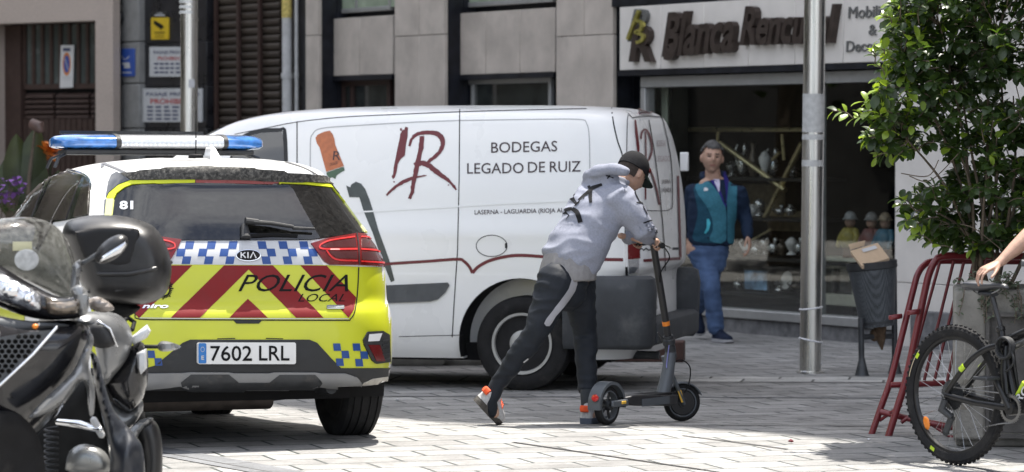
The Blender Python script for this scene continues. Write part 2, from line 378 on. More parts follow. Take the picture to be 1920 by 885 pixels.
a = gp(1500, 800); strip('paving_seam', a + V((-2.8, .25)), a + V((3, -.2)), .03, SEAM, n=20)

# ---------------------------------------------------------------- the stone building with the shop
F0 = V((2.268, 30.9, -.115)); FZ = math.atan2(-.855, .518)
FM = Matrix.Translation(F0) @ Matrix.Rotation(FZ, 4, 'Z'); FI = FM.inverted()
def hit(px, py, inset=0., M=None, I=None):       # pixel -> (along, inset, up) on a wall plane
    I = I or FI; o = I @ EYE; d = I.to_3x3() @ ray(px, py); k = (inset - o.y) / d.y; return o + d * k
def ft(px, inset=0., py=130): return hit(px, py, inset).x
def fz(px, py, inset=0.): return hit(px, py, inset).z
def fx(inset, M=None, I=None):                   # placement for sheets
    I = I or FI
    return lambda x, y: (hit(x, y, inset, None, I), V((0, -1, 0)))
STONE = mat('beige stone cladding', (.47, .42, .375), .75, var=.13, scale=3.5, bump=.25, bscale=60, dirt=((.33, .295, .265), 2.2, .52, .5))
PALE = mat('pale stone cladding', (.66, .625, .585), .7, var=.06, scale=4, bump=.2, bscale=50, dirt=((.50, .47, .44), 2.4, .58, .35))
DSTONE = mat('polished dark stone', (.010, .011, .016), .35, var=.5, scale=9, spec=.35, dirt=((.035, .037, .045), 14, .6, .5))
PLINTH = mat('grey rough plinth', (.16, .16, .165), .85, var=.3, scale=12, bump=.6, bscale=40, dirt=((.3, .3, .3), 8, .55, .5))
ALU = mat('grey anodised aluminium', (.36, .36, .355), .4, .4, var=.08)
WOODD = mat('dark brown frame', (.045, .026, .022), .5, var=.2)
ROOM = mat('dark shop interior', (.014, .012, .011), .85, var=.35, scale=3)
PANE = glass('window pane', (.55, .58, .56), .02, 1.45)
SHOPG = glass('shop window pane', (.93, .95, .94), .01, 1.5, .05)
UPG = mat('curtained window', (.30, .36, .27), .12, var=.25, scale=4, coat=1)
bl = root('stone_building', F0, FZ, 'beige stone clad building with dark recesses behind the white van', 'building')
def blk(s, t0, t1, i0, i1, z0, z1): s.box(((t0 + t1) / 2, (i0 + i1) / 2, (z0 + z1) / 2), (t1 - t0, i1 - i0, z1 - z0)); return s
TW0, TW1 = ft(1197), ft(1683)
Z3 = fz(1300, 8)
# unseen upper storeys, roofline shaped to cast the shade edge on the paving
s = B(); prof = [(-14.2, Z3 + .5), (42, Z3 + .5), (42, 21.5), (7.7, 23.5), (5.7, 24.5), (3.1, 25.8), (2.9, 27.9), (-14.2, 27.9)]
s.prism([(t, .36, z) for t, z in prof], (0, 11, 0)); s.out('upper_wall', STONE, bl)
s = B(); blk(s, -14.2, TW0 - .1, .4, 11, -.3, Z3 + .49); blk(s, TW1 + .02, 42, .05, 11, -.3, Z3 + .49); blk(s, TW0 - .1, TW1 + .02, 3.2, 11, -.3, Z3 + .49)
blk(s, TW0 - .1, TW1 + .02, .4, 3.19, Z3 - .3, Z3 + .49); s.out('ground_floor_wall', DSTONE, bl)
def pil(x0, x1, top=21, m=STONE, i1=.55, name='pilaster'):
    t0, t1 = ft(x0), ft(x1); s = B(); z = -.3
    cuts = [fz((x0 + x1) / 2, y) for y in (318, 66)] + [fz(x0, 66) + 1.25 * k for k in range(1, 15)]
    for c in [c for c in cuts if c < top] + [top]:
        if t1 - t0 > .5:
            tm = (t0 + t1) / 2; blk(s, t0, tm - .002, 0, .045, z, c - .006); blk(s, tm + .002, t1, 0, .045, z, c - .006)
        else: blk(s, t0, t1, 0, .045, z, c - .006)
        z = c
    o = s.out(name, m, bl, bevel=.004, seg=1)
    s = B(); blk(s, t0 + .004, t1 - .004, .046, i1, -.3, top); s.out('pilaster_core', DSTONE, o); return o
for x0, x1 in ((573, 597), (740, 833), (1043, 1149)): pil(x0, x1)
for k in range(4): # further piers outside the frame keep the rhythm
    t0 = TW1 + 6 + 4.2 * k; s = B(); blk(s, t0, t0 + .9, -.12, .03, -.3, 19); s.out('pilaster', STONE, bl)
# polished dark returns on the right of each pier
for x0, x1, w in ((597.5, 614, .35), (833.5, 876, .36), (1149.5, 1196, .36)):
    s = B(); blk(s, ft(x0) + .002, ft(x1, .34), .24, .395, -.3, 20.8 if x1 < 1190 else fz(1160, -2)); s.out('dark_return', DSTONE, bl)
# spandrel panels of two and three slabs, with windows above and below
def spandrel(x0, x1, yt0, yb0, n, ins=.2):
    t0, t1 = ft(x0, ins), ft(x1, ins); zt, zb = fz(x0, yt0, ins), fz(x0, yb0, ins); s = B()
    for k in range(n):
        a = t0 + (t1 - t0) * k / n; b_ = t0 + (t1 - t0) * (k + 1) / n; blk(s, a + .003, b_ - .003, ins, ins + .19, zb, zt)
    s.out('spandrel_panel', STONE, bl, bevel=.004, seg=1)
    for kz in range(1, 6):
        s = B(); blk(s, t0, t1, ins, ins + .15, zb + 3.2 * kz, zt + 3.2 * kz); s.out('spandrel_panel', STONE, bl)
        s = B(); blk(s, t0 + .15, t1 - .1, ins + .10, ins + .15, zt + 3.2 * (kz - 1) + .1, zb + 3.2 * kz - .1); s.out('window', UPG, bl)
    s = B(); blk(s, t0 - .01, t1, ins - .02, ins + .18, zb - .055, zb - .002); s.out('drip_ledge', DSTONE, bl)
    return t0, t1, zt, zb
def window(x0, x1, y0, y1, ins, m, fm, mull=(), fw=.05, name='window'):
    t0, t1 = ft(x0, ins), ft(x1, ins); z1, z0 = fz(x0, y0, ins), fz(x0, y1, ins); s = B()
    blk(s, t0, t0 + fw, ins - .05, ins, z0, z1); blk(s, t1 - fw, t1, ins - .05, ins, z0, z1); blk(s, t0 + fw, t1 - fw, ins - .05, ins, z0, z0 + fw); blk(s, t0 + fw, t1 - fw, ins - .05, ins, z1 - fw, z1)
    for q in mull: blk(s, t0 + (t1 - t0) * q - fw / 2, t0 + (t1 - t0) * q + fw / 2, ins - .048, ins - .002, z0 + fw, z1 - fw)
    f = s.out(name + '_frame', fm, bl, bevel=.006)
    s = B(); blk(s, t0 + fw, t1 - fw, ins - .02, ins - .012, z0 + fw, z1 - fw); s.out('pane', m, f); return t0, t1, z0, z1
spandrel(614, 737, 36, 143, 2); spandrel(849, 1041, 26, 141, 3)
CURT = mat('pale green curtained pane', (.38, .42, .30), .15, var=.18, scale=5, coat=1)
DPANE = mat('dark window pane', (.02, .024, .022), .06, var=.6, scale=6, coat=1)
window(636, 739, -60, 26, .34, CURT, ALU, (.38,)); window(870, 1043, -70, 15, .34, DPANE, ALU)
window(646, 738, 150, 560, .34, DPANE, WOODD, (.22,), .07); window(876, 1040, 150, 420, .34, DPANE, ALU, (.1,), .05)
# band above sign, fascia
s = B(); blk(s, ft(1150), ft(1684), -.02, .6, fz(1300, 4.2), fz(1300, -55)); s.out('stone_band', DSTONE, bl)
zs1, zs0 = fz(1168, 14), fz(1168, 132)
s = B(); t0, t1 = ft(1168), ft(1682)
for k in range(6): blk(s, t0 + (t1 - t0) * k / 6 + .002, t0 + (t1 - t0) * (k + 1) / 6 - .002, -.04, .3, zs0, zs1)
s.out('fascia', PALE, bl, bevel=.004, seg=1)
s = B(); blk(s, t0, t1 + .05, -.06, .3, zs0 - .055, zs0 - .003); s.out('fascia_ledge', DSTONE, bl)
# right wall and plinth
s = B(); z = -.3
for zc in (.55, 1.15, 1.75, 2.35, 2.95, 3.9):
    for k in range(3): blk(s, TW1 + .02 + k * .9, TW1 + .915 + k * .9, -.04, .045, z, zc - .005)
    z = zc
s.out('stone_wall', PALE, bl, bevel=.004, seg=1)
zsill = fz(1300, 590); s = B(); blk(s, TW0 - .1, TW1 + .01, -.03, .5, -.3, zsill); s.out('plinth', PLINTH, bl, bevel=.01)
s = B(); blk(s, ft(1725), 42, -.1, -.041, -.3, .32); s.out('plinth_course', PLINTH, bl, bevel=.01)
# shop window
sw = B(); zt = zs0 - .06; fr = .07
blk(sw, TW0, TW1, .02, .14, zt - .11, zt - .004); blk(sw, TW0, TW1, -.06, .14, zsill + .003, zsill + .085)
blk(sw, TW0, TW0 + .08, .02, .14, zsill + .086, zt - .112); blk(sw, TW1 - .06, TW1, .02, .14, zsill + .086, zt - .112); tm = ft(1522); blk(sw, tm - .035, tm + .035, .02, .14, zsill + .086, zt - .112)
swf = sw.out('shop_window', ALU, bl, bevel=.008)
for a, c in ((TW0 + .08, tm - .035), (tm + .035, TW1 - .06)):
    s = B(); blk(s, a, c, .07, .078, zsill + .085, zt - .11); s.out('pane', SHOPG, swf)
# interior shell
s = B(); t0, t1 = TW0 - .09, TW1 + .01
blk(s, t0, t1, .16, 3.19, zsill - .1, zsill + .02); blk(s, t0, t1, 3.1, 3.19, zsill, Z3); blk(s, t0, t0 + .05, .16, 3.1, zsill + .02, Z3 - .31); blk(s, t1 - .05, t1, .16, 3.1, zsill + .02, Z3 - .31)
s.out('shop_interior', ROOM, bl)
CREAM = mat('cream curtain', (.42, .44, .36), .8, var=.2, scale=5)
s = B(); tc0, tc1 = ft(1216, .3), ft(1256, .3); n = 26
s.loft([[(tc0 + (tc1 - tc0) * i / n, .3 + .03 * math.sin(i * 1.9), z) for i in range(n + 1)] for z in (zsill + .03, zt)], caps=False, closed=False); s.out('curtain', CREAM, bl, smooth=180)
BRN = mat('brown letter metal', (.055, .04, .034), .4, .3, var=.2)
GOLD = mat('gilded letter edge', (.62, .56, .16), .3, .8, var=.2)
LETT = mat('grey painted letters', (.13, .13, .125), .6, var=.1)
fsheet = lambda g, ins, nm, m, sk, par=bl, step=0: sheet(g, step, fx(ins), nm, m, par, sk)
# raised lettering, own thickness
sg = B(); 
sgn = fsheet([text_edges('Blanca', 1240, 108, 1375, 24, .32, .028, skew=-10)], -.11, 'raised_lettering', BRN, .075)
fsheet([text_edges('Rencurel', 1386, 86, 1567, 12, .32, .028, skew=-5)], -.11, 'raised_lettering', BRN, .075)
fsheet([E_(stroke(smooth2([(1256, 82), (1262, 96), (1256, 108), (1244, 109)]), [9, 10, 9, 8, 8, 8, 8, 8, 8, 8, 8, 8, 8, 8, 8, 8, 7, 6, 5]))], -.108, 'raised_lettering', BRN, .075)
fsheet([text_edges('R', 1178, 116, 1221, 48, .2, .03)], -.10, 'emblem', BRN, .06)
fsheet([text_edges('B', 1176, 78, 1212, 17, .3, .01)], -.085, 'emblem', LETT, .045)
fsheet([E_(stroke(smooth2([(1175, 74), (1184, 50), (1196, 20)], 4), 5)), E_(stroke(smooth2([(1192, 38), (1202, 44), (1200, 56), (1190, 60), (1204, 66), (1202, 76), (1192, 80)], 4), 6))], -.118, 'emblem_edge', GOLD, .03)
for tx, x0, y0, x1, y1, sk in (('Mobiliario', 1590, 35, 1690, 13, -5), ('&', 1628, 66, 1643, 46, 0), ('Decoración', 1586, 98, 1694, 77, -4)):
    fsheet([text_edges(tx, x0, y0, x1, y1, .05, .012, skew=sk)], -.052, 'small_lettering', LETT, .01)

# ---------------------------------------------------------------- passage wall on the left: stone pier, dark marble, brown shutter
MARB = mat('black marble wall', (.014, .014, .017), .3, var=.4, scale=6, dirt=((.05, .05, .055), 11, .6, .5))
GSTONE = mat('weathered grey stone', (.25, .25, .245), .8, var=.2, scale=5, bump=.4, dirt=((.12, .12, .12), 5, .5, .6))
s = B(); z = -.3; t0, t1 = ft(222), ft(260)
for y in (330, 240, 156, 78, -10): zc = fz(240, y); blk(s, t0, t1, 0, .399, z, zc - .012); z = zc
blk(s, t0, t1, 0, .399, z, 6); s.out('stone_pier', GSTONE, bl, bevel=.012)
s = B(); t0, t1 = ft(260.5), ft(376); z = -.3
for y in (420, 240, 162, 80, -30): zc = fz(300, y); blk(s, t0, t1, .08, .39, z, zc - .008); z = zc
s.out('marble_wall', MARB, bl, bevel=.004, seg=1)
SLAT = mat('dark brown shutter slats', (.052, .040, .031), .45, var=.3, scale=3, stretch=(.3, 1, 8), dirt=((.10, .08, .06), 5, .55, .5))
t0, t1 = ft(377, .2), ft(524, .2); s = B(); z = -.2
while z < 4.4:
    s.loft([[(t, .24, z), (t, .2, z + .02), (t, .19, z + .06), (t, .22, z + .088), (t, .3, z + .09), (t, .3, z)] for t in (t0, t1)]); z += .094
sh = s.out('roller_shutter', SLAT, bl, smooth=60)
s = B()
for x in (406, 448, 488): t = ft(x, .17); blk(s, t - .03, t + .03, .15, .185, -.2, 4.3)
s.out('shutter_guide', WOODD, sh)
s = B(); blk(s, ft(524.5), ft(572.5), .1, .39, -.3, 5); s.out('pipe_recess', MARB, bl)

def pipe(px, ins, r, m, label, py1=-80, name='drainpipe', ybot=640, group=None):
    t = ft(px, ins); z1 = fz(px, py1, ins); b0 = FM @ V((t, ins, 0)); o = root(name, (b0.x, b0.y, gz(b0.y)), FZ, label, 'pipe', group)
    s = B(); s.tube([(0, 0, -.02), (0, 0, z1)], r, 14); s.out('pipe_shaft', m, o)
    for k in range(4): s = B(); s.lathe([(r, -.03), (r * 1.22, -.03), (r * 1.22, .03), (r, .03)], (0, 0, .5 + k * 1.0), seg=14); s.out('pipe_clamp', m, o)
    return o
LPIPE = mat('pale grey pipe', (.48, .48, .48), .5, var=.1, dirt=((.25, .24, .22), 8, .55, .5))
o = pipe(538, -.02, .055, LPIPE, 'pale grey drainpipe with a yellow patch between shutter and stone pier')
STK = mat('yellow worn sticker', (.52, .42, .14), .6, var=.35, scale=30)
s = B(); z = fz(538, 33, -.02) - F0.z * 0; s.lathe([(.057, 0), (.058, .01), (.058, .6), (.057, .61)], (0, 0, z), seg=14); s.out('sticker', STK, o)
pipe(556, .06, .022, LPIPE, 'thin pale pipe right of the thick grey drainpipe')
BPIPE = mat('black pipe', (.012, .012, .013), .45, var=.1)
o = pipe(216, -.09, .075, BPIPE, 'black downpipe on the corner beside the grey stone pier', 36)
s = B(); s.tube([(0, 0, fz(216, 40, -.09)), (0, .02, fz(216, 34, -.09)), (-.03, .2, fz(216, 31, -.09))], .085, 12, rnd=True); s.out('pipe_elbow', BPIPE, o)

# signs on the passage wall
def sign(name, x0, y0, x1, y1, ins, m, label, th=.02, skew=0):
    c = hit((x0 + x1) / 2, y1, ins); o = root(name, FM @ c, FZ, label, 'sign')
    a, b_ = hit(x0, y0, ins), hit(x1, y1, ins); s = B()
    s.hexa([hit(x0, y0, ins) - c, hit(x1, y0 + skew, ins) - c, hit(x1, y1 + skew, ins) - c, hit(x0, y1, ins) - c], [p - c + V((0, th, 0)) for p in (hit(x0, y0, ins), hit(x1, y0 + skew, ins), hit(x1, y1 + skew, ins), hit(x0, y1, ins))])
    s.out('board', m, o, bevel=.003, seg=1)
    I2 = (FM @ Matrix.Translation(c)).inverted()
    def put(g, nm, mm, off=.002):
        for q_ in g: sheet([q_], 0, lambda x, y: (hit(x, y, ins - off) - c, V((0, -1, 0))), nm, mm, o)
    return put
BOARD = mat('weathered white sign board', (.52, .53, .54), .5, var=.08, dirt=((.35, .35, .35), 9, .55, .4))
YEL = mat('yellow sign', (.62, .43, .02), .5, var=.06); SBLUE = mat('blue sign', (.03, .085, .36), .4, var=.06); REDT = mat('red print', (.42, .05, .05), .5, var=0); NAVY = mat('navy print', (.06, .07, .14), .5, var=0)
q = sign('warning_sign', 283, 33, 315, 74, .06, YEL, 'yellow camera warning sign on black marble wall'); q([E_([(289, 38), (297, 42), (305, 47), (308, 52), (301, 54), (293, 49), (288, 44)]), E_(stroke([(300, 50), (302, 57)], 2))], 'pictogram', BLK)
q([E_(rect(289, 60, 309, 62)), E_(rect(291, 65, 307, 66)), E_(rect(290, 69, 308, 70))], 'small_print', BLK)
q = sign('warning_plate', 286, 22, 312, 31, .06, mat('black sign', (.02, .02, .02), .4), 'small black plate above the yellow camera sign'); q([E_(rect(294, 24, 304, 25.5)), E_(rect(290, 27.5, 309, 30))], 'small_print', BOARD)
q = sign('wall_sign', 280, 88, 352, 144, .06, BOARD, 'upper white private passage notice on black marble wall')
q([text_edges('PASAJE PRIVADO', 288, 103, 356, 95, 0, .01)], 'lettering', NAVY); q([text_edges('PROHIBIDO', 296, 113, 340, 106, 0, .01)], 'lettering', REDT)
dash = lambda x0, x1, y, h, sd: [E_(rect(x, y, x + w, y + h)) for x, w in (lambda r: [(x0 + (x1 - x0) * k / 6, (x1 - x0) / 6 * r.uniform(.55, .85)) for k in range(6)])(random.Random(sd))]
for k in range(3): q(dash(289, 350, 118 + 8 * k, 3.4, k), 'small_print', NAVY)
q = sign('wall_sign', 265, 166, 378, 229, .055, BOARD, 'lower white notice with red PROHIBIDO on black marble wall')
q([text_edges('PASAJE PRIVADO', 274, 182, 374, 173, 0, .012)], 'lettering', NAVY); q([text_edges('PROHIBIDO', 282, 195, 364, 185, 0, .02)], 'lettering', REDT)
for k in range(4): q(dash(276, 370, 199 + 7.4 * k, 3.4, 9 + k), 'small_print', NAVY)
q = sign('blue_sign', 224, 91, 251, 143, -.02, SBLUE, 'blue plaque with white emblem on grey stone pier')
q([E_(stroke(ell(235, 105, 6.5, 6, 12)[0:7], 1.6)), E_(rect(229, 117, 243, 122)), E_(rect(233, 122, 244, 128)), E_(rect(227, 135, 246, 137))], 'emblem', BOARD)

# ---------------------------------------------------------------- left building with the garage door
gl = V((-4.90, 42.4, -.12)); GZ = math.atan2(-.643, .766); GM = Matrix.Translation(gl) @ Matrix.Rotation(GZ, 4, 'Z'); GI = GM.inverted()
gx = lambda px, ins=0, py=130: hit(px, py, ins, None, GI).x
gzz = lambda px, py, ins=0: hit(px, py, ins, None, GI).z
BEIGE = mat('beige rough render', (.47, .40, .355), .9, var=.10, scale=40, bump=.5, bscale=50, dirt=((.36, .30, .265), 1.6, .52, .5))
BROWN = mat('brown garage metal', (.062, .040, .034), .5, var=.18, dirt=((.10, .075, .065), 4, .56, .5))
GGL = mat('dull greenish glazing', (.085, .10, .095), .22, var=.35, scale=2, coat=.6)
gb = root('beige_building', gl, GZ, 'beige rendered building with brown garage door at upper left', 'building')
x1, x0 = gx(179), gx(-24); zl = gzz(100, 41)
s = B(); blk(s, x1, gx(212), 0, .12, -.3, 12); blk(s, -16, x0, 0, 6, -.3, 12); blk(s, x0, x1, .002, .36, zl, 12); blk(s, -16, x1 - .5, 1.2, 6, -.3, 12); s.out('wall', BEIGE, gb)
ins = .35; s = B(); blk(s, x0, x1, ins + .06, ins + .5, -.3, zl); s.out('garage_back', DARK, gb)
zt_, zr1, zr0, zp = gzz(100, 46, ins), gzz(100, 157, ins), gzz(100, 167, ins), gzz(100, 223, ins)
s = B(); blk(s, x0 + .3, x1, ins, ins + .05, zr0, zr1); blk(s, x0, x0 + .3, ins - .05, ins + .05, -.3, zt_)
n = 10
for k in range(n + 1):
    t = x0 + .3 + (x1 - x0 - .34) * k / n; blk(s, t, t + .05, ins - .01, ins + .05, zr1 + .001, zt_)
gd = s.out('garage_door', BROWN, gb)
s = B(); blk(s, x0 + .3, x1, ins + .02, ins + .04, zr1, zt_); s.out('glazing', GGL, gd)
for a, c in ((.02, .34), (.36, .72), (.74, 1.)):
    s = B(); ta = x0 + .3 + (x1 - x0 - .3) * a; tb = x0 + .3 + (x1 - x0 - .3) * c - .02; z = zp + .02
    while z < zr0 - .05: s.hexa([(ta, ins + .05, z), (tb, ins + .05, z), (tb, ins + .05, z + .05), (ta, ins + .05, z + .05)], [(ta, ins - .01, z - .012), (tb, ins - .01, z - .012), (tb, ins, z + .02), (ta, ins, z + .02)]); z += .066
    s.out('louver_panel', BROWN, gd)
s = B(); z0 = -.3; k = 0; t = x0 + .31
while t < x1 - .03: blk(s, t, t + .05, ins - .01 + .012 * (k % 2), ins + .045, z0, zp); t += .052; k += 1
s.out('ribbed_panel', BROWN, gd)
# no parking notice hung on the glazing
c = hit(125, 165, ins - .04, None, GI); o = root('no_parking_sign', GM @ c, GZ, 'white no parking notice hung on the brown garage door', 'sign')
gh = lambda x, y, i=0: hit(x, y, ins - .04 - i, None, GI) - c
s = B(); pts = [(114, 85), (138, 84.5), (136, 164), (112, 165)]; s.hexa([gh(*p) for p in pts], [gh(*p) + V((0, .015, 0)) for p in pts]); s.out('board', mat('white sign board', (.66, .66, .66), .45, var=.05), o)
ps = lambda g, nm, m, off: [sheet([q_], 0, lambda x, y: (gh(x, y, off), V((0, -1, 0))), nm, m, o) for q_ in g]
ps([E_(ell(125, 120, 7.6, 22), ell(125, 120, 5.4, 16.5))], 'red_ring', mat('orange red print', (.62, .22, .06), .5, var=0), .002); ps([E_(ell(125, 120, 5.3, 16.4))], 'blue_disc', SBLUE, .002)
ps([E_(stroke([(121.8, 110), (128.2, 131)], 1.6))], 'slash', mat('pale print', (.5, .5, .52), .5, var=0), .004); ps([E_(rect(118, 90, 132, 96))], 'lettering', NAVY, .002); ps([E_(rect(117, 144, 132, 146)), E_(rect(117, 149, 131, 150))], 'lettering', mat('pale print', (.5, .5, .52)), .002)
# ---------------------------------------------------------------- vehicles: shared shapes
def super_ring(w, yr, yf, n, z, N=120, tp=0):
    cy, b = (yr + yf) / 2, (yf - yr) / 2; pts = []
    for i in range(720):
        t = -pi / 2 + 2 * pi * i / 720; c, s_ = math.cos(t), math.sin(t)
        pts.append((w * math.copysign(abs(c) ** (2 / n), c), cy + b * math.copysign(abs(s_) ** (2 / n), s_)))
    P_ = np.array(pts + [pts[0]]); d = np.r_[0, np.cumsum(np.hypot(*np.diff(P_, axis=0).T))]
    u = np.linspace(0, d[-1], N + 1)[:-1]
    q = lambda y: (lambda t: 1 - tp * t * t * (3 - 2 * t))(min(1, max(0, (.9 - y) / 1.4)))
    return [(x * q(y), y, z) for x, y in zip(np.interp(u, d, P_[:, 0]), np.interp(u, d, P_[:, 1]))]
def shell(keys, N=160, k=5):
    ks = smooth2(keys, k); s = B(); s.loft([super_ring(q[1], q[2], q[3], q[4], q[0], N, q[5] if len(q) > 5 else 0) for q in ks]); return s
def body_obj(s, m, rt, cuts):
    bmesh.ops.recalc_face_normals(s.bm, faces=s.bm.faces); surf = Surf(BVHTree.FromBMesh(s.bm), rt)
    o = s.out('body', m, rt, smooth=40)
    for c in cuts:
        md = o.modifiers.new('cut', 'BOOLEAN'); md.object = c; md.operation = 'DIFFERENCE'; md.solver = 'EXACT'
    o.parent = None; bake(o); o.parent = rt
    for c in cuts: bpy.data.objects.remove(c)
    o.data.shade_smooth(); o.data.set_sharp_from_angle(angle=R(40)); return o, surf
def arch_cut(y, z, r, w):
    s = B()
    for q in (-1, 1): s.lathe([(r, w - .32), (r, w + .4)], (0, y, z), (q, 0, 0), 48)
    return s.out('cut', DARK)
def arch_liner(par, y, z, r, w0, w1, q):
    s = B(); an = [R(-14 + 208 * i / 30) for i in range(31)]
    s.loft([[(q * w0, y + ra * math.cos(a), z + ra * math.sin(a)) for a in an] for w0, ra in ((w1, r - .004), (w0, r - .004))], caps=False, closed=False)
    s.loft([[(q * w0, y + ra * math.cos(a), z + ra * math.sin(a)) for a in an] for ra in (r - .004, .02)], caps=False, closed=False); return s.out('wheel_arch', DARK, par, fix=False)
def wheel_parts(par, c, rad, width, rim_r, q, style, yaw=0):
    """tyre with grooves, rim; q = +1 outer side faces local +x"""
    M_ = Matrix.Translation(V(c)) @ Matrix.Rotation(yaw, 4, 'Z'); w = width / 2; s = B(M_)
    pr = [(rim_r - .005, -w * .8), (rim_r + .02, -w * .98), ((rim_r + rad) / 2, -w * 1.04), (rad - .03, -w * .98), (rad - .008, -w * .86)]
    for g in (-.62, -.22, .22, .62): pr += [(rad - .001, w * (g - .05)), (rad - .009, w * (g - .045)), (rad - .009, w * (g + .045)), (rad - .001, w * (g + .05))]
    pr += [(rad - .008, w * .86), (rad - .03, w * .98), ((rim_r + rad) / 2, w * 1.04), (rim_r + .02, w * .98), (rim_r - .005, w * .8)]
    s.lathe(pr, (0, 0, 0), (q, 0, 0), 56); t = s.out('wheel', RUB, par, smooth=30)
    s = B(M_)
    if style == 'steel':
        s.lathe([(0, -w * .1), (rim_r + .004, -w * .1), (rim_r + .004, w * .95), (rim_r + .006, w * 1.02), (rim_r - .012, w * 1.0), (rim_r - .022, w * .55), (rim_r - .03, w * .12), (rim_r - .042, w * .12), (rim_r - .048, w * .40), (rim_r - .064, w * .44), (rim_r - .075, w * .6), (.10, w * .72), (.085, w * .86), (.07, w * .93), (.03, w * .96), (0, w * .96)], (0, 0, 0), (q, 0, 0), 48)
        rim = s.out('rim', mat('grey steel wheel', (.36, .36, .35), .45, .2, var=.1, dirt=((.16, .15, .13), 9, .52, .6)), t)
        for i in range(18):
            a = 2 * pi * i / 18; s = B(M_); s.lathe([(.019, w * .38), (.019, w * .56), (0, w * .56)], (0, (rim_r - .058) * math.cos(a), (rim_r - .058) * math.sin(a)), (q, 0, 0), 12); s.out('vent_hole', DARK, t)
    else:
        s.lathe([(0, -w * .4), (rim_r + .004, -w * .4), (rim_r + .004, w * .95), (rim_r - .012, w * .98), (rim_r - .02, w * .2), (rim_r - .03, -w * .2), (.0, -w * .2)], (0, 0, 0), (q, 0, 0), 40)
        rim = s.out('rim', mat('dark alloy back', (.06, .06, .065), .5, .5), t)
        for i in range(5):
            a = 2 * pi * i / 5; s = B(M_); e = V((0, math.cos(a), math.sin(a))); f = V((0, -math.sin(a), math.cos(a)))
            s.tube([V((q * w * .8, 0, 0)) + e * .03, V((q * w * .9, 0, 0)) + e * (rim_r - .015)], [(.03, .012), (.045, .012)], 8, ref=(1, 0, 0)); s.out('spoke', SILV, t)
    return t
def seam(surf, rt, pts, w, name='panel_gap', m=SEAM, off=.0025, par=None, closed=False, step=14):
    d = [pts[0]]
    for a, b_ in zip(pts, pts[1:]):
        k = max(1, int(math.hypot(b_[0] - a[0], b_[1] - a[1]) / 5)); d += [(a[0] + (b_[0] - a[0]) * i / k, a[1] + (b_[1] - a[1]) * i / k) for i in range(1, k + 1)]
    g = E_(stroke(d, w * .8))
    return sheet([g], step, surf.eye(off), name, m, par or rt)
def lay(surf, rt, groups, name, m, off=.003, skirt=0, step=12, par=None):
    return sheet(groups, step, surf.eye(off), name, m, par or rt, skirt)
RGLASS = mat('clear lamp glass', (.75, .75, .75), .08, var=0, coat=1); LRED = mat('red lamp glass', (.12, .005, .006), .2, var=.06, coat=.25)
DGL = mat('dark tinted glass', (.012, .013, .014), .05, var=0, coat=1)
PLATE = mat('number plate white', (.70, .70, .69), .4, var=.03)

# ---------------------------------------------------------------- white van
VY = R(13.5); VF = V((-math.cos(VY), math.sin(VY), 0)); VR = V((math.sin(VY), math.cos(VY), 0))
vrot = math.atan2(VF.y, VF.x) - pi / 2
vc = P(985, 730, 23.7) + VR * .80; vc.z = gz(23.75) - .004
van = root('delivery_van', vc, vrot, 'white delivery van with dark red winery lettering parked along the street', 'van')
s = shell([(.22, .86, -.72, 3.75, 9), (.30, .90, -.76, 3.82, 9), (.45, .935, -.80, 3.9, 9), (.76, .945, -.80, 3.92, 9), (.82, .945, -.83, 3.92, 9), (.87, .945, -.868, 3.9, 9), (1.02, .944, -.87, 3.78, 9), (1.10, .944, -.87, 3.6, 9),
           (1.2, .925, -.865, 3.2, 9), (1.28, .915, -.86, 3.05, 9), (1.45, .90, -.84, 2.85, 9), (1.7, .855, -.795, 2.52, 9), (1.82, .825, -.76, 2.3, 8.5), (1.88, .80, -.735, 2.15, 8),
           (1.925, .76, -.69, 1.95, 7), (1.955, .68, -.6, 1.7, 6), (1.975, .52, -.42, 1.35, 5), (1.985, .28, -.1, .9, 4), (1.988, .05, .3, .5, 4)], 640, 4)
vb, vs_ = body_obj(s, WHITE, van, [arch_cut(0, .34, .445, .945), arch_cut(3.0, .34, .42, .945)])
s = B()
for y in (0, 3.0):
    for q in (-1, 1):
        arch_liner(van, y, .34, .445 if y == 0 else .42, .6, .938, q)
        wheel_parts(van, (q * .80, y, .33), .33, .215, .208, q, 'steel')
s.box((0, 1.5, .26), (1.5, 4.2, .12)); s.out('underbody', DARK, van)
# seams
for pts, w in (([(557, 228), (557, 330), (556, 420), (553, 640)], 2.4), ([(862, 205), (861, 330), (858, 470), (852, 560), (848, 632)], 2.2), (smooth2([(440, 252), (500, 240), (557, 229), (640, 220), (740, 215), (860, 210), (1000, 206), (1100, 204)], 4), 1.6),
               (smooth2([(1146, 197), (1150, 230), (1158, 265), (1168, 300), (1172, 380), (1172, 450)], 4), 3), ([(748, 631), (868, 628)], 1.5)):
    seam(vs_, van, pts, w)
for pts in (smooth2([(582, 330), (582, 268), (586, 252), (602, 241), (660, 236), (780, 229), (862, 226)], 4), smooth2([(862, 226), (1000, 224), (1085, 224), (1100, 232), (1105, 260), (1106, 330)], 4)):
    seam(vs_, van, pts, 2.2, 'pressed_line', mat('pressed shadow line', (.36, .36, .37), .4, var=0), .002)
seam(vs_, van, smooth2([(600, 403), (700, 396), (860, 387), (940, 382), (1060, 377), (1140, 374)], 4), 3.5, 'pressed_crease', WHITE, .006)
seam(vs_, van, smooth2(ell(922, 461, 29, 20, 24) + [ell(922, 461, 29, 20, 24)[0]], 2), 1.8, 'fuel_flap'); lay(vs_, van, [E_([(947, 456), (951, 455), (951, 466), (947, 465)])], 'flap_catch', SEAM)
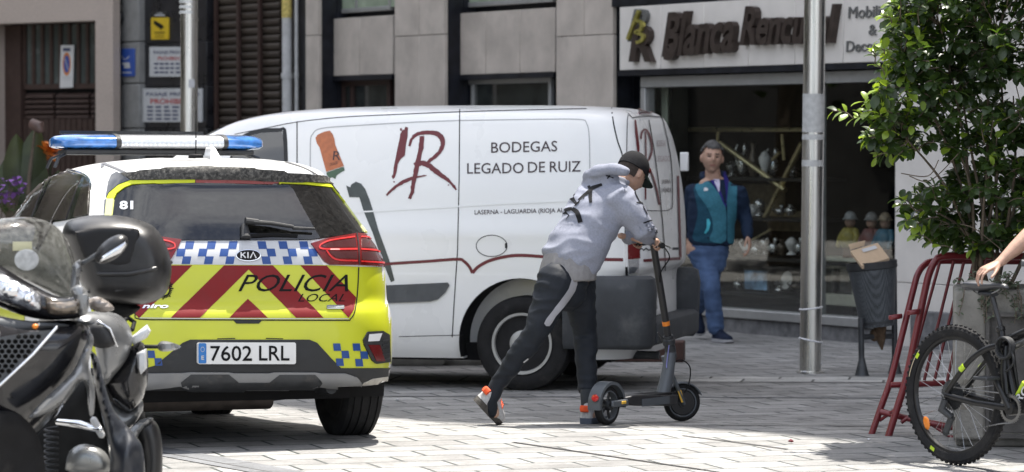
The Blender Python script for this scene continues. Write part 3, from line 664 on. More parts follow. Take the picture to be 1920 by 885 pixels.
# cab door window
g = [E_(smooth2([(432, 302), (452, 268), (480, 252), (520, 248), (530, 252), (533, 300), (531, 330), (420, 330)], 3))]
f = lay(vs_, van, [E_(stroke(smooth2([(425, 330), (446, 268), (478, 248), (524, 244), (534, 250), (537, 330)], 4), 7))], 'side_window', PLAST, .004, .01); lay(vs_, van, g, 'pane', DGL, .006, .01, par=f)
ws = vs_.along((0, -1, 0), lambda x, y: (x, 5, y), .006)
sheet([E_(rrect(-.72, 1.22, .72, 1.84, .1))], .1, ws, 'windscreen', DGL, van, .01)
for q in (-1, 1): sheet([E_(rrect(q * .62 - .16, .72, q * .62 + .16, .98, .06))], .05, ws, 'headlight', RGLASS, van, .01)
sheet([E_(rrect(-.4, .5, .4, .72, .05))], .1, ws, 'front_grille', PLAST, van, .01)
# far side and near cab door get seams of their own kind from the far side view
rs = vs_.along((-1, 0, 0), lambda x, y: (3, x, y), .004)
sheet([E_(rrect(1.85, 1.22, 2.55, 1.68, .08))], .1, rs, 'side_window', DGL, van, .01)
# graphics
MAROON = mat('dark red lettering film', (.125, .012, .018), .4, var=.08)
INK = mat('dark brown lettering film', (.035, .018, .022), .4, var=.05)
c1 = crop(540, 180, 2.95)
I_ = c1([(650, 170), (662, 172), (666, 190), (660, 225), (655, 265), (649, 330), (640, 338), (622, 350), (610, 372), (600, 420), (594, 452), (580, 458), (574, 446), (584, 430), (582, 395), (596, 345), (606, 290), (618, 240), (620, 210), (632, 188), (642, 186)])
r1 = c1(smooth2([(672, 278), (684, 240), (712, 212), (760, 203), (812, 206), (845, 225), (857, 255), (848, 295), (820, 330), (785, 358), (770, 372)], 4))
r2 = c1(smooth2([(740, 222), (738, 270), (726, 330), (716, 380), (706, 430), (694, 480), (688, 530), (672, 568)], 4))
r3 = c1(smooth2([(700, 382), (740, 372), (776, 382), (820, 418), (862, 448), (900, 480), (932, 520)], 4))
r4 = c1(smooth2([(545, 550), (575, 520), (625, 482), (680, 458), (730, 446), (766, 440)], 4))
def taper(n, a, m_, b_): return [a + (m_ - a) * min(1, 2 * i / (n - 1)) if i < n / 2 else m_ + (b_ - m_) * (2 * i / (n - 1) - 1) for i in range(n)]
rough = lambda lp, a=.5, sd=1: [(x + a * noise.noise((x * .4, y * .4, sd)), y + a * noise.noise((x * .4, y * .4, sd + 9))) for x, y in lp]
lay(vs_, van, [E_(rough(I_, 2, 1)), E_(rough(stroke(r1, taper(len(r1), 4, 10, 5)), 1.6, 2)), E_(rough(stroke(r2, taper(len(r2), 9, 9, 6)), 1.8, 3)), E_(rough(stroke(r3, taper(len(r3), 8, 10, 3)), 1.8, 4)), E_(rough(stroke(r4, taper(len(r4), 4, 7, 1.5)), 1.4, 5)),
               E_(ell(739, 341, 1.6, 1.5, 8)), E_(ell(841, 347, 1.5, 1.3, 8)), E_(ell(752, 243, 2, 3, 8))], 'painted_logo', MAROON)
lay(vs_, van, [text_edges('BODEGAS', 921, 287, 1045, 267, 0, .004, skew=-3)], 'lettering', INK)
for w_, x0, x1, dy in (('LEGADO', 876, 982, 0), ('DE', 990, 1022, -2), ('RUIZ', 1031, 1089, -3)): lay(vs_, van, [text_edges(w_, x0, 326 + dy, x1, 306 + dy, 0, .004, skew=-1)], 'lettering', INK)
lay(vs_, van, [text_edges('LASERNA - LAGUARDIA (RIOJA ALAVESA)', 890, 405, 1092, 394, 0, .01, skew=-5)], 'lettering', INK)
CAPS = mat('orange capsule print', (.42, .135, .055), .45, var=.15, scale=30); BOT = mat('dark bottle print', (.050, .060, .058), .35, var=.3); BGRN = mat('green bottle print', (.05, .10, .055), .35, var=.2)
lay(vs_, van, [E_(c1([(152, 232), (165, 214), (200, 198), (232, 192), (248, 212), (258, 240), (262, 270), (310, 388), (212, 420), (175, 285), (160, 262)]))], 'bottle_capsule', CAPS)
lay(vs_, van, [E_(c1([(213, 423), (309, 391), (314, 412), (290, 425), (270, 440), (262, 460), (245, 450), (232, 455), (215, 440)]))], 'bottle_glass', BGRN)
lay(vs_, van, [text_edges('R', *c1([(248, 355)])[0], *c1([(290, 306)])[0], .1), text_edges('LEGADO', *c1([(232, 388)])[0], *c1([(275, 372)])[0], 0, skew=-4)], 'small_lettering', INK, .005)
lay(vs_, van, [E_(c1([(322, 495), (345, 505), (350, 490), (376, 474), (405, 485), (428, 515), (450, 570), (470, 632), (500, 740), (560, 905), (590, 1020), (570, 1030), (510, 880), (470, 760), (440, 690), (420, 640), (395, 560), (340, 560)]))], 'bottle_print', BOT)
c3 = crop(720, 440, 2.765)
swoosh = smooth2([(700, 497), (738, 494), (800, 490), (858, 486), (870, 490), (880, 500), (886, 512)], 5); sw2 = smooth2([(886, 512), (897, 500), (920, 488), (955, 480), (985, 479), (1030, 482), (1080, 484), (1125, 486), (1168, 487)], 5)
lay(vs_, van, [E_(stroke(swoosh, 5.5)), E_(stroke(sw2, 6))], 'red_stripe', MAROON)
lay(vs_, van, [E_(c3([(-60, 268), (20, 262), (332, 248), (340, 262), (318, 300), (280, 335), (240, 346), (20, 354), (-60, 356)]))], 'side_moulding', GREYP, .012, .02)
# tail: lamp, doors, brake light
c2 = crop(860, 180, 2.6)
lay(vs_, van, [E_([(1176, 440), (1197, 436), (1199, 484), (1177, 486)])], 'tail_light', LRED, .01, .02); lay(vs_, van, [E_([(1171, 446), (1176, 445), (1177, 500), (1172, 500)])], 'tail_light_white', RGLASS, .008, .02)
lay(vs_, van, [E_([(1172, 489), (1176, 489), (1177, 518), (1172, 518)]), ], 'lamp_socket', SEAM, .006)
lay(vs_, van, [E_([(1178, 488), (1197, 486), (1197, 510), (1179, 512)])], 'lamp_base', CHROME, .008, .01)
lay(vs_, van, [E_(rrect(1196, 203, 1222, 215, 4))], 'brake_light', mat('dark red glass', (.12, .01, .012), .15, coat=1), .012, .02, step=6)
for pts, w in ((c2([(925, 118), (950, 260), (975, 440), (990, 600), (1003, 760), (1006, 850)]), 1.8), (smooth2(c2([(820, 550), (820, 122), (845, 108), (900, 100), (960, 102), (990, 112), (1012, 200), (1035, 330), (1040, 520), (1030, 550), (990, 560), (820, 555)]), 3), 1.6)):
    seam(vs_, van, pts, w, 'door_gap', step=8, off=.005)
lay(vs_, van, [E_(stroke(c2([(858, 118), (864, 180), (872, 250), (874, 290)]), [3, 5, 5, 3])), E_(rough(stroke(smooth2(c2([(884, 210), (890, 178), (905, 164), (922, 180), (936, 225), (938, 270), (924, 310), (908, 322), (930, 360), (958, 440), (976, 530)]), 4), 3.4), .8, 3)), E_(stroke(c2([(908, 175), (910, 300), (908, 420), (908, 505)]), 2.6))], 'painted_logo', MAROON, .006, step=4)
FAINT = mat('faded small lettering', (.42, .36, .36), .5, var=.2)
for x0, x1, y0, y1 in ((963, 1006, 216, 246), (962, 1028, 292, 320)): lay(vs_, van, [text_edges('BODEGAS' if y0 < 250 else 'LEGADO', *c2([(x0, y1)])[0], *c2([(x1, y0)])[0])], 'lettering', FAINT, .005, step=4)
for x0, x1, y0, y1 in ((988, 1030, 408, 428), (986, 1034, 447, 470)): lay(vs_, van, [text_edges('LASERNA' if y0 < 440 else 'LAGUARDIA', *c2([(x0, y1)])[0], *c2([(x1, y0)])[0], 0, .01)], 'lettering', INK, .005, step=4)
lay(vs_, van, [E_(stroke(c2([(878, 752), (890, 742), (900, 752), (912, 742), (925, 752), (944, 744)]), 2.5)), E_(rect(*c2([(1042, 738)])[0], *c2([(1070, 750)])[0]))], 'badge', IRON, step=6)
lay(vs_, van, [E_([(1205, 486), (1274, 482), (1275, 487), (1206, 491)]), E_([(1268, 330), (1272, 330), (1277, 482), (1273, 482)])], 'red_stripe', MAROON, .006, step=4)
s = B(); s.box((.92, -.80, 1.58), (.05, .06, .14)); s.out('hinge', WHITE, van, bevel=.008)
# rear bumper: two grey uprights joined by a step
BUMP = mat('dark grey bumper plastic', (.062, .066, .072), .6, var=.18, scale=6, bump=.15, bscale=180, dirt=((.15, .15, .15), 3, .52, .55))
def ringpart(x0, x1, yb, ys, z0, z1, name):      # corner of a rounded box
    s = B(); pts = []
    return s
for q in (-1, 1):
    s = B(); rows = []
    for z, g in ((.30, -.03), (.34, 0), (.70, .012), (.785, 0), (.805, -.03)):
        out = [(q * (.962 + g), -.30)] + [(q * (.962 + g - .12 * (1 - math.cos(R(a)))), -.80 - g - .12 * math.sin(R(a))) for a in (0, 15, 30, 45, 60, 75, 90)] + [(q * .80, -.92 - g)]
        inn = [(q * .79, -.70), (q * .90, -.70), (q * .90, -.30)]
        rows.append([(x, y, z) for x, y in out + inn])
    s.loft(rows); s.out('bumper_corner', BUMP, van, smooth=50)
s = B(); rows = []
for y, z0, z1 in ((-.70, .32, .50), (-.90, .32, .50), (-.93, .34, .48), (-.935, .36, .46)): rows.append([(-.789, y, z0), (.789, y, z0), (.789, y, z1), (-.789, y, z1)])
s.loft(rows); s.out('bumper_step', BUMP, van, bevel=.01)
lay(vs_, van, [E_(rrect(1207, 536, 1232, 580, 3))], 'plate_recess', mat('grey plate frame', (.30, .30, .30), .5), .004, step=6)
pl = lay(vs_, van, [E_(rrect(1208, 540, 1229, 574, 2))], 'number_plate', PLATE, .012, .01, step=6)
lay(vs_, van, [text_edges('FHJ', 1209, 570, 1227, 545, 0, .02)], 'lettering', BLK, .014, step=6, par=pl)
s = B(); s.tube([(-.55, -.3, .25), (-.55, -.9, .24)], .03, 10); s.out('exhaust_pipe', IRON, van)
s = B(); s.box((.98, 2.35, 1.25), (.16, .12, .2)); s.out('side_mirror', PLAST, van, bevel=.03)
s = B(); s.box((-.98, 2.35, 1.25), (.16, .12, .2)); s.out('side_mirror', PLAST, van, bevel=.03)
# ---------------------------------------------------------------- police car
CY = R(21.5); CF = V((-math.sin(CY), math.cos(CY), 0)); CRt = V((math.cos(CY), math.sin(CY), 0))
cc = P(476, 480, 18.1) + CF * .73; cc.z = gz(19.1) - .012
pitch = math.atan((gz(21.6) - gz(19.1)) / 2.6)
car = root('police_car', cc, (pitch, R(.35), CY), 'white and yellow police car seen from behind with blue light bar on its roof', 'car')
#        z     half   rear   front  n
s = shell([(0.305, 0.8712, -.60, 3.45, 7, 0), (0.33, 0.9225, -.71, 3.50, 6.5, 0), (0.37, 0.9430, -.745, 3.55, 6, 0), (0.47, 0.9553, -.765, 3.58, 6, 0), (0.6, 0.9584, -.765, 3.58, 6, 0), (0.7, 0.9563, -.752, 3.56, 5.8, 0), (0.745, 0.9532, -.725, 3.54, 5.8, 0), (0.78, 0.9481, -.705, 3.5, 5.8, 0),
           (0.86, 0.9409, -.70, 3.4, 5.8, 0), (0.95, 0.9276, -.69, 3.0, 5.6, 0), (1.02, 0.9040, -.675, 2.55, 5.4, .01), (1.07, 0.8866, -.65, 2.25, 5.2, .025), (1.12, 0.8679, -.62, 2.1, 5, .04), (1.2, 0.8320, -.57, 1.95, 4.8, .06), (1.3, 0.7930, -.49, 1.75, 4.6, .08), (1.39, 0.7520, -.42, 1.6, 4.5, .10),
           (1.435, 0.7192, -.42, 1.5, 4.4, .12), (1.475, 0.6834, -.42, 1.4, 4.3, .12), (1.505, 0.6270, -.34, 1.25, 4.2, .12), (1.53, 0.5553, -.20, 1.1, 4, .1), (1.548, 0.4630, -.02, .95, 3.6, .08), (1.56, 0.3400, .12, .85, 3.2, .05), (1.566, 0.1537, .3, .65, 3, 0), (1.567, 0.0307, .42, .5, 3, 0)], 640, 4)
cb, cs = body_obj(s, CARWHITE, car, [arch_cut(0, .33, .375, .90), arch_cut(2.7, .33, .375, .90)])
c7 = crop(200, 400, 2.107); c8 = crop(100, 220, 3.2); c5 = crop(0, 230, 2.6825)
def cl(groups, name, m, off=.003, skirt=0, step=6, par=None): return sheet([g if isinstance(g, np.ndarray) else loops_edges([g]) for g in groups], step, cs.eye(off), name, m, par or car, skirt)
for y in (0, 2.7):
    for q in (-1, 1):
        arch_liner(car, y, .33, .375, .55, .86, q); wheel_parts(car, (q * .775, y, .325), .325, .222, .215, q, 'alloy')
s = B(); s.box((0, 1.35, .27), (1.30, 3.5, .07)); s.out('underbody', DARK, car)
# painted lower body in yellow film (rear view)
cl([c7([(60, 160), (120, 195), (250, 200), (560, 204), (852, 204), (990, 211), (1106, 213), (1125, 330), (1140, 480), (1142, 612), (925, 612), (910, 597), (885, 572), (830, 512), (800, 500), (330, 500), (300, 512), (240, 562), (190, 602), (155, 612), (-60, 612), (-60, 300)])], 'yellow_panel', YELLOW, .002, .004)
cl([c7([(288, 106), (560, 107), (804, 109), (854, 204), (560, 204), (244, 202)])], 'chequer_band', FILMW, .0035, .002)
ck = []
for top, mid, bot in ((310, 276, 298), (396, 362, 386), (481, 447, 470), (597, 633, 613), (680, 716, 697), (762, 797, 778)):
    for x, y in ((top, 112), (mid, 141), (bot, 171)):
        k = -3 if top < 550 else 3; ck.append(c7([(x - k, y), (x + 33 - k, y), (x + 33 + k, y + 30), (x + k, y + 30)]))
for g in ck: cl([g], 'blue_chequer', BLUE, .0048, .001)
# red chevrons
for g in ([(244, 206), (337, 206), (128, 415), (95, 380)], [(463, 206), (656, 206), (856, 413), (748, 413), (560, 222), (368, 413), (253, 413)], [(765, 206), (868, 207), (984, 332), (977, 380), (955, 413)], [(557, 338), (636, 413), (484, 413)]):
    cl([c7(g)], 'red_chevron', RED, .0038, .001)
seam(cs, car, c7(smooth2([(96, 372), (112, 398), (130, 419), (300, 421), (560, 422), (800, 423), (945, 423), (960, 420), (980, 385), (990, 300), (994, 214)], 3)), 2.6, 'tailgate_gap', off=.005)
seam(cs, car, c7([(130, 414), (300, 416), (560, 416.5), (800, 417), (955, 417)]), 1.6, 'tailgate_edge', FILMW, off=.005)
cl([c7([(500, 423), (613, 423), (600, 436), (512, 436)])], 'tailgate_handle', PLAST, .007, .004)
cl([text_edges('POLICIA', *c7([(519, 309)])[0], *c7([(952, 242)])[0], .42, .0, skew=0)], 'lettering', BLK, .0055, 0, 5)
cl([text_edges('LOCAL', *c7([(754, 350)])[0], *c7([(940, 318)])[0], .42, 0)], 'lettering', BLK, .0055, 0, 5)
cl([text_edges('niro', *c7([(140, 378)])[0], *c7([(243, 361)])[0], .25, .03)], 'badge', CHROME, .008, .003)
bd = cl([c7(rrect(868, 365, 937, 380, 4))], 'badge', mat('grey badge', (.2, .22, .22), .3, .6), .008, .004); cl([text_edges('eco hybrid', *c7([(873, 377)])[0], *c7([(933, 368)])[0], 0, .0)], 'lettering', FILMW, .0095, par=bd)
# coat of arms ring partly behind the top box
cx, cy_ = 307, 541
star = [E_(ell(cx, cy_, 12.5, 15, 24), ell(cx, cy_, 10, 12.5, 24))]
for k in range(30):
    a = 2 * pi * k / 30; r0, r1 = 13.6, (21 if k % 4 == 0 else 18.4); ca, sa = math.cos(a), math.sin(a)
    star.append(E_(stroke([(cx + r0 * ca * .85, cy_ + r0 * sa), (cx + r1 * ca * .85, cy_ + r1 * sa)], [2.0, 2.2])))
cl(star, 'crest', BLK, .007)
# maker's oval
ov = cl([E_(ell(*c7([(558, 168)])[0], 23.5, 10.6, 40))], 'maker_badge', CHROME, .010, .006); cl([E_(ell(*c7([(558, 168)])[0], 21.8, 9.2, 40))], 'badge_field', BLK, .012, par=ov)
ox, oy = c7([(558, 168)])[0]; w_ = 2.3
cl([E_(stroke([(ox - 14, oy - 5.2), (ox - 14, oy + 5.2)], w_)), E_(stroke([(ox - 13.5, oy + .5), (ox - 6, oy - 5)], w_)), E_(stroke([(ox - 11, oy - .8), (ox - 5.5, oy + 5)], w_)), E_(stroke([(ox - 1.2, oy - 5.2), (ox - 1.2, oy + 5.2)], w_)), E_(stroke([(ox + 3, oy + 5.2), (ox + 8.6, oy - 5.2), (ox + 14.2, oy + 5.2)], w_))], 'lettering', FILMW, .0135, par=ov)
# tail lamps
def lamp(pts, seam_pts, leds, blocks):
    t = cl([c7(pts)], 'tail_light', LRED, .012, .02, 6)
    for b_ in blocks: cl([c7(b_)], 'lamp_cell', mat('dark lamp cell', (.05, .006, .008), .12, coat=1), .0135, .0015, 6, t)
    for l_ in leds: cl([E_(stroke(c7(smooth2(l_, 4)), 2.6))], 'light_guide', mat('bright red light guide', (.50, .018, .018), .3, coat=.2), .0155, .002, 6, t)
    cl([E_(stroke(c7(seam_pts), 2.4))], 'lamp_gap', SEAM, .0145, 0, 6, t)
lamp([(805, 122), (880, 100), (985, 82), (1040, 86), (1068, 104), (1088, 134), (1105, 211), (1040, 208), (990, 205), (880, 204), (858, 192), (828, 152)], [(982, 82), (990, 130), (993, 206)],
     [[(842, 128), (880, 112), (975, 98)], [(842, 128), (850, 145), (985, 146)], [(865, 150), (900, 184), (985, 190)], [(1000, 98), (1040, 104), (1072, 150), (1094, 196)], [(1000, 146), (1050, 150), (1080, 152)], [(1000, 192), (1060, 196), (1094, 198)]],
     [[(848, 134), (880, 117), (978, 104), (982, 138), (858, 138)], [(872, 153), (984, 154), (986, 182), (905, 178)], [(1002, 105), (1038, 110), (1060, 140), (1002, 140)], [(1002, 155), (1072, 158), (1088, 190), (1002, 186)]])
lamp([(294, 107), (210, 96), (110, 86), (60, 100), (30, 140), (10, 210), (110, 206), (236, 202), (258, 176), (282, 134)], [(112, 88), (108, 140), (108, 206)],
     [[(266, 124), (230, 112), (120, 100)], [(266, 124), (255, 145), (120, 146)], [(240, 150), (214, 182), (120, 190)]], [[(250, 130), (225, 118), (124, 106), (124, 138), (245, 138)], [(230, 153), (124, 154), (124, 184), (208, 178)]])
# bumper
BMP = mat('black bumper plastic', (.030, .031, .033), .55, var=.15, bump=.15, bscale=260, dirt=((.10, .098, .09), 5, .56, .45))
cl([c7([(-60, 611), (155, 611), (190, 601), (240, 561), (300, 511), (330, 499), (800, 499), (830, 511), (885, 571), (910, 596), (925, 611), (1142, 611), (1140, 650), (1110, 700), (1010, 705), (940, 692), (140, 698), (-60, 698)])], 'bumper', BMP, .006, .01)
cl([c7([(-60, 640), (145, 640), (150, 631), (300, 629), (330, 626), (480, 626), (500, 630), (640, 630), (660, 626), (820, 627), (845, 630), (940, 630), (985, 645), (1008, 668), (1000, 692), (940, 690), (840, 676), (780, 690), (560, 690), (430, 688), (340, 690), (290, 676), (140, 690), (-60, 690)])], 'skid_plate', SILV, .016, .012)
cl([c7([(290, 664), (330, 634), (480, 634), (520, 664), (640, 664), (680, 634), (820, 634), (850, 662), (830, 688), (780, 694), (340, 694), (300, 686)])], 'skid_recess', IRON, .018, .002)
cl([c7([(1000, 694), (1012, 668), (1050, 652), (1139, 640), (1136, 660), (1110, 704), (1010, 716), (985, 706)])], 'bumper_end', mat('whitish corner reflection', (.48, .46, .42), .6, var=.2, dirt=((.2, .18, .15), 12, .5, .6)), .008, .01)  # whitish colour paints in the reflection on this bumper corner
cl([c7([(435, 494), (506, 492), (506, 496), (435, 497)])], 'plate_lamp', SEAM, .009); cl([c7([(627, 492), (696, 494), (696, 497), (627, 496)])], 'plate_lamp', SEAM, .009)
pl = cl([c7(rrect(354, 510, 742, 593, 8))], 'number_plate', PLATE, .026, .022)
cl([c7(rrect(357, 513, 388, 590, 5))], 'plate_band', mat('blue plate band', (.02, .16, .46), .4, var=0), .028, par=pl)
cl([text_edges('7602', *c7([(404, 581)])[0], *c7([(568, 523)])[0], 0, .008), text_edges('LRL', *c7([(596, 579)])[0], *c7([(716, 523)])[0], 0, .008)], 'lettering', BLK, .0285, par=pl)
cl([text_edges('E', *c7([(368, 577)])[0], *c7([(379, 560)])[0], 0, .03)] + [E_(ell(*c7([(373 + 7 * math.cos(a), 537 + 9 * math.sin(a))])[0], .7, .8, 6)) for a in [k * pi / 6 for k in range(12)]], 'lettering', FILMW, .0295, par=pl)
def fog(pts, red, clear):
    f = cl([c7(pts)], 'fog_lamp', BMP, .014, .012, 6); cl([c7(red)], 'red_lens', LRED, .018, .004, 6, f); cl([c7(clear)], 'clear_lens', RGLASS, .018, .004, 6, f)
    for y in (500, 517, 535, 553, 572): cl([E_(stroke(c7([(1080, y + 4), (1109, y)]), 2.2))], 'fog_fin', IRON, .018, .003, 6, f)
fog([(1010, 500), (1028, 468), (1085, 465), (1110, 480), (1114, 586), (1060, 593), (1044, 581), (1014, 520)], [(1027, 519), (1070, 519), (1090, 582), (1058, 583)], [(1031, 478), (1079, 474), (1068, 504), (1027, 506)])
for x, y in ((893, 514), (926, 543), (904, 573), (970, 514), (1000, 545), (980, 575), (160, 542), (188, 572), (132, 572)): cl([c7([(x, y), (x + 28, y), (x + 32, y + 29), (x + 3, y + 29)])], 'blue_chequer', BLUE, .006, .002)
# exhaust box and pipe
s = B(); s.tube([(-.52, -.28, .235), (.22, -.28, .235)], [(.10, .055), (.10, .055)], 16, ref=(0, 0, 1)); s.out('silencer', mat('rusty steel', (.10, .085, .075), .6, .7, var=.3), car)
s = B(); s.tube([(.2, -.3, .25), (.40, -.3, .27), (.48, -.40, .29), (.49, -.56, .30)], [.03, .03, .03, .034], 12); s.out('exhaust_pipe', IRON, car)
s = B(); s.box((0, 0, .27), (1.3, .12, .07)); s.out('rear_axle', IRON, car, bevel=.02)
# rear window, yellow edge, spoiler, wiper
rw = cl([c8([(362, 590), (374, 495), (386, 462), (432, 428), (480, 408), (720, 394), (850, 390), (1350, 398), (1500, 406), (1660, 426), (1720, 452), (1738, 508), (1770, 560), (1862, 694), (1540, 738), (1200, 741), (770, 741), (560, 735), (430, 716), (345, 690)])], 'rear_window', glass('dusty tinted rear window', (.10, .11, .11), .03, 1.6, .03, .035), .010, .004, 6)
DKIN = mat('dark car interior', (.012, .012, .013), .7)
cl([c8([(356, 590), (374, 492), (386, 460), (432, 426), (720, 392), (850, 388), (1350, 396), (1660, 424), (1722, 450), (1740, 506), (1866, 696), (1540, 739), (770, 742), (430, 718), (340, 692)])], 'window_backing', DKIN, .006, 0, 6)
FLUO = mat('yellow green edge film', (.60, .66, .02), .4, var=.05); PALEY = mat('pale yellow film', (.80, .84, .32), .35, var=.05)
cl([c8([(330, 492), (346, 462), (400, 415), (470, 386), (700, 374), (846, 371), (846, 392), (720, 396), (480, 409), (432, 430), (388, 464), (374, 494)])], 'yellow_edge', FLUO, .016, .014); cl([c8([(1350, 384), (1520, 393), (1680, 412), (1742, 442), (1772, 512), (1736, 508), (1718, 454), (1660, 428), (1500, 408), (1350, 401)])], 'yellow_edge', FLUO, .016, .014)
cl([c8([(332, 498), (371, 498), (360, 590), (340, 690), (318, 690), (322, 590)])], 'side_edge', PALEY, .018, .016, 5); cl([c8([(1746, 514), (1774, 514), (1884, 692), (1860, 694)])], 'side_edge', PALEY, .018, .016, 5)
cl([c8([(848, 373), (1100, 374), (1348, 384), (1346, 402), (1100, 396), (850, 392)])], 'brake_light', mat('dull red brake light', (.26, .03, .035), .3, coat=.6), .017, .014)
DUST = mat('dusty black spoiler', (.045, .044, .042), .6, var=.4, scale=25, dirt=((.22, .21, .19), 60, .46, .6), bump=.2)
cl([c8([(415, 345), (560, 330), (700, 318), (900, 312), (1200, 322), (1450, 338), (1580, 350), (1690, 398), (1740, 440), (1680, 411), (1520, 391), (1350, 382), (1100, 372), (850, 369), (700, 372), (480, 384)])], 'spoiler', DUST, .022, .02)
GLB = mat('gloss black', (.014, .014, .016), .12, var=.1, coat=1)
cl([c8([(328, 490), (340, 400), (362, 352), (392, 337), (418, 345), (470, 384), (400, 413), (345, 460)])], 'spoiler_wing', GLB, .018, .016); cl([c8([(1600, 352), (1700, 384), (1760, 440), (1776, 510), (1744, 440), (1690, 398)])], 'spoiler_wing', GLB, .018, .016)
cl([c8([(310, 496), (330, 496), (320, 580), (306, 580)])], 'pillar_trim', GLB, .006)
cl([text_edges('81', *c8([(404, 562)])[0], *c8([(484, 510)])[0], 0, .04)], 'lettering', FILMW, .0135)
we = cs.eye(.02); wp = lambda pts, o=.02: [cs.eye(o)(x, y)[0] for x, y in c8(pts)]
s = B(); s.tube(wp([(1185, 655), (1290, 662), (1425, 682)], .045), [(.026, .014), (.022, .012), (.014, .01)], 10); s.tube(wp([(1425, 684), (1555, 690)], .035), [.009, .007], 8); s.out('wiper_arm', PLAST, car)
s = B(); s.tube(wp([(1150, 735), (1140, 660)], .02), [(.03, .025), (.02, .02)], 10); s.tube(wp([(1140, 650), (1215, 655)], .045), [(.025, .02), (.025, .016)], 10); s.out('wiper_pivot', PLAST, car)
s = B(); s.tube(wp([(1140, 722), (1300, 712), (1460, 718)], .012), [.012, .012, .01], 8); s.out('wiper_blade', DARK, car)
# side glass on the near side
SIDEG = mat('dark side glass', (.035, .030, .028), .06, var=.4, scale=3, coat=0, spec=.5)
cl([c5([(245, 232), (290, 236), (415, 262), (455, 286), (462, 310), (448, 468), (370, 484), (335, 492), (150, 520), (-20, 560), (-20, 500), (60, 390), (150, 290)])], 'window_frame', GLB, .004, .006)
for pts in ([(284, 246), (412, 274), (392, 318), (335, 486), (180, 500), (176, 480)], [(430, 284), (450, 304), (452, 330), (443, 462), (376, 478), (372, 468)], [(246, 252), (225, 300), (160, 480), (60, 500), (10, 500), (70, 410), (160, 300)]):
    f = cl([c5(pts)], 'side_window', SIDEG, .008, .004)
cl([E_(stroke(c5(smooth2([(-30, 430), (60, 330), (150, 265), (220, 240), (280, 232), (350, 244), (420, 262), (452, 284), (460, 310)], 5)), 2.6))], 'window_trim', CHROME, .011, .004, 5)
seam(cs, car, c5([(270, 240), (230, 330), (165, 500)]), 4, 'door_pillar', GLB, .009)
# roof: rails, big faded number, aerials, light bar
RAIL = mat('dark roof joint', (.10, .10, .105), .4, var=.1)
seam(cs, car, c8(smooth2([(205, 250), (290, 275), (370, 305), (438, 336)], 5)), 5, 'roof_joint', RAIL, .004); seam(cs, car, c8(smooth2([(1390, 268), (1480, 296), (1540, 322), (1585, 350)], 5)), 2.4, 'roof_joint', RAIL, .004)
GNUM = mat('grey roof number', (.30, .30, .30), .5, var=.1)
rf = cs.along((0, 0, -1), lambda x, y: (x, y, 3), .002)
sheet([text_edges('81', -.38, -.12, .36, .62, 0, .02)], .05, rf, 'roof_number', GNUM, car)
zr = 1.565
s = B(); s.loft([[(q * .03 * k, .02 + y, zr - .02 + z) for q, y in ((-1, -.0), (-1, .16), (1, .16), (1, 0))] if False else [(-.032 * k, -.06 + y0, zr - .03 + z), (.032 * k, -.06 + y0, zr - .03 + z), (.02 * k, .13, zr - .03 + z), (-.02 * k, .13, zr - .03 + z)] for k, y0, z in ((1, 0, 0), (.85, .02, .03), (.35, .06, .075), (.2, .075, .085))]); s.out('shark_fin', CARWHITE, car, smooth=70)
s = B(); s.lathe([(.042, 0), (.042, .022), (.03, .03), (0, .03)], (-.065, .12, zr - .012), seg=16); s.tube([(-.065, .12, zr + .01), (-.06, .13, zr + .26)], [.004, .002], 6); s.out('aerial', BLK, car)
lb = bpy.data.objects
LY, LZ = 1.02, 1.588
px2 = lambda px: (P(px, 262, 20.)).x
lx0, lx1 = -.665, .59
CLR = mat('clear polycarbonate', (.55, .57, .60), .12, .3, var=.12, scale=40, coat=1); BLUG = mat('blue beacon glass', (.035, .14, .40), .08, var=.5, scale=16, coat=1)
def bar(x0, x1, rnd0, rnd1, name, m, par, z0=.0, z1=.088, h=.15):
    s = B(); xs = [x0, x0 + .02, x0 + .06, x0 + .12] if rnd0 else [x0]; xs += [x1 - .12, x1 - .06, x1 - .02, x1] if rnd1 else [x1]; rows = []
    for x in xs:
        k = 1.
        if rnd0: k = min(k, (.30, .62, .86, 1)[xs.index(x)] if xs.index(x) < 4 else 1)
        if rnd1: i = len(xs) - 1 - xs.index(x); k = min(k, (.30, .62, .86, 1)[i] if i < 4 else 1)
        zz = LZ + .045 + (z0 + (z1 - z0) * .35)
        rows.append([(x, LY + h * k * math.cos(a), zz + (z1 - z0) * (.65 if math.sin(a) > 0 else .35) * (k ** .5) * (abs(math.sin(a)) ** .7) * math.copysign(1, math.sin(a))) for a in [2 * pi * j / 28 for j in range(28)]])
    s.loft(rows); return s.out(name, m, par, smooth=60)
s = B(); s.box((-.04, LY, LZ + .03), (1.12, .2, .028)); lbar = s.out('light_bar', PLAST, car, bevel=.008)
bar(lx0, -.315, True, False, 'blue_lens', BLUG, lbar); bar(.35, lx1, False, True, 'blue_lens', BLUG, lbar); bar(-.285, .325, False, False, 'clear_lens', CLR, lbar)
for x in (-.30, .338): bar(x - .014, x + .012, False, False, 'lens_band', PLAST, lbar, -.002, .092, .155)
for k in range(22):
    s = B(); s.box((-.265 + k * .0275, LY - .146, LZ + .072), (.012, .02, .014)); s.out('led_lens', CHROME, lbar)
s = B(); s.box((-.14, LY + .17, LZ + .15), (.86, .02, .018)); s.out('top_rail', PLAST, lbar)
for q in (-1, 1):
    for dy in (-.06, .06):
        s = B(); s.tube([(q * .52 - .04, LY + dy * .3, LZ + .03), (q * .60 - .04, LY + dy * 1.4, LZ - .005), (q * .625 - .04, LY + dy * 1.6, LZ - .06)], [(.012, .008)] * 3, 8); s.out('bar_foot', IRON, lbar)
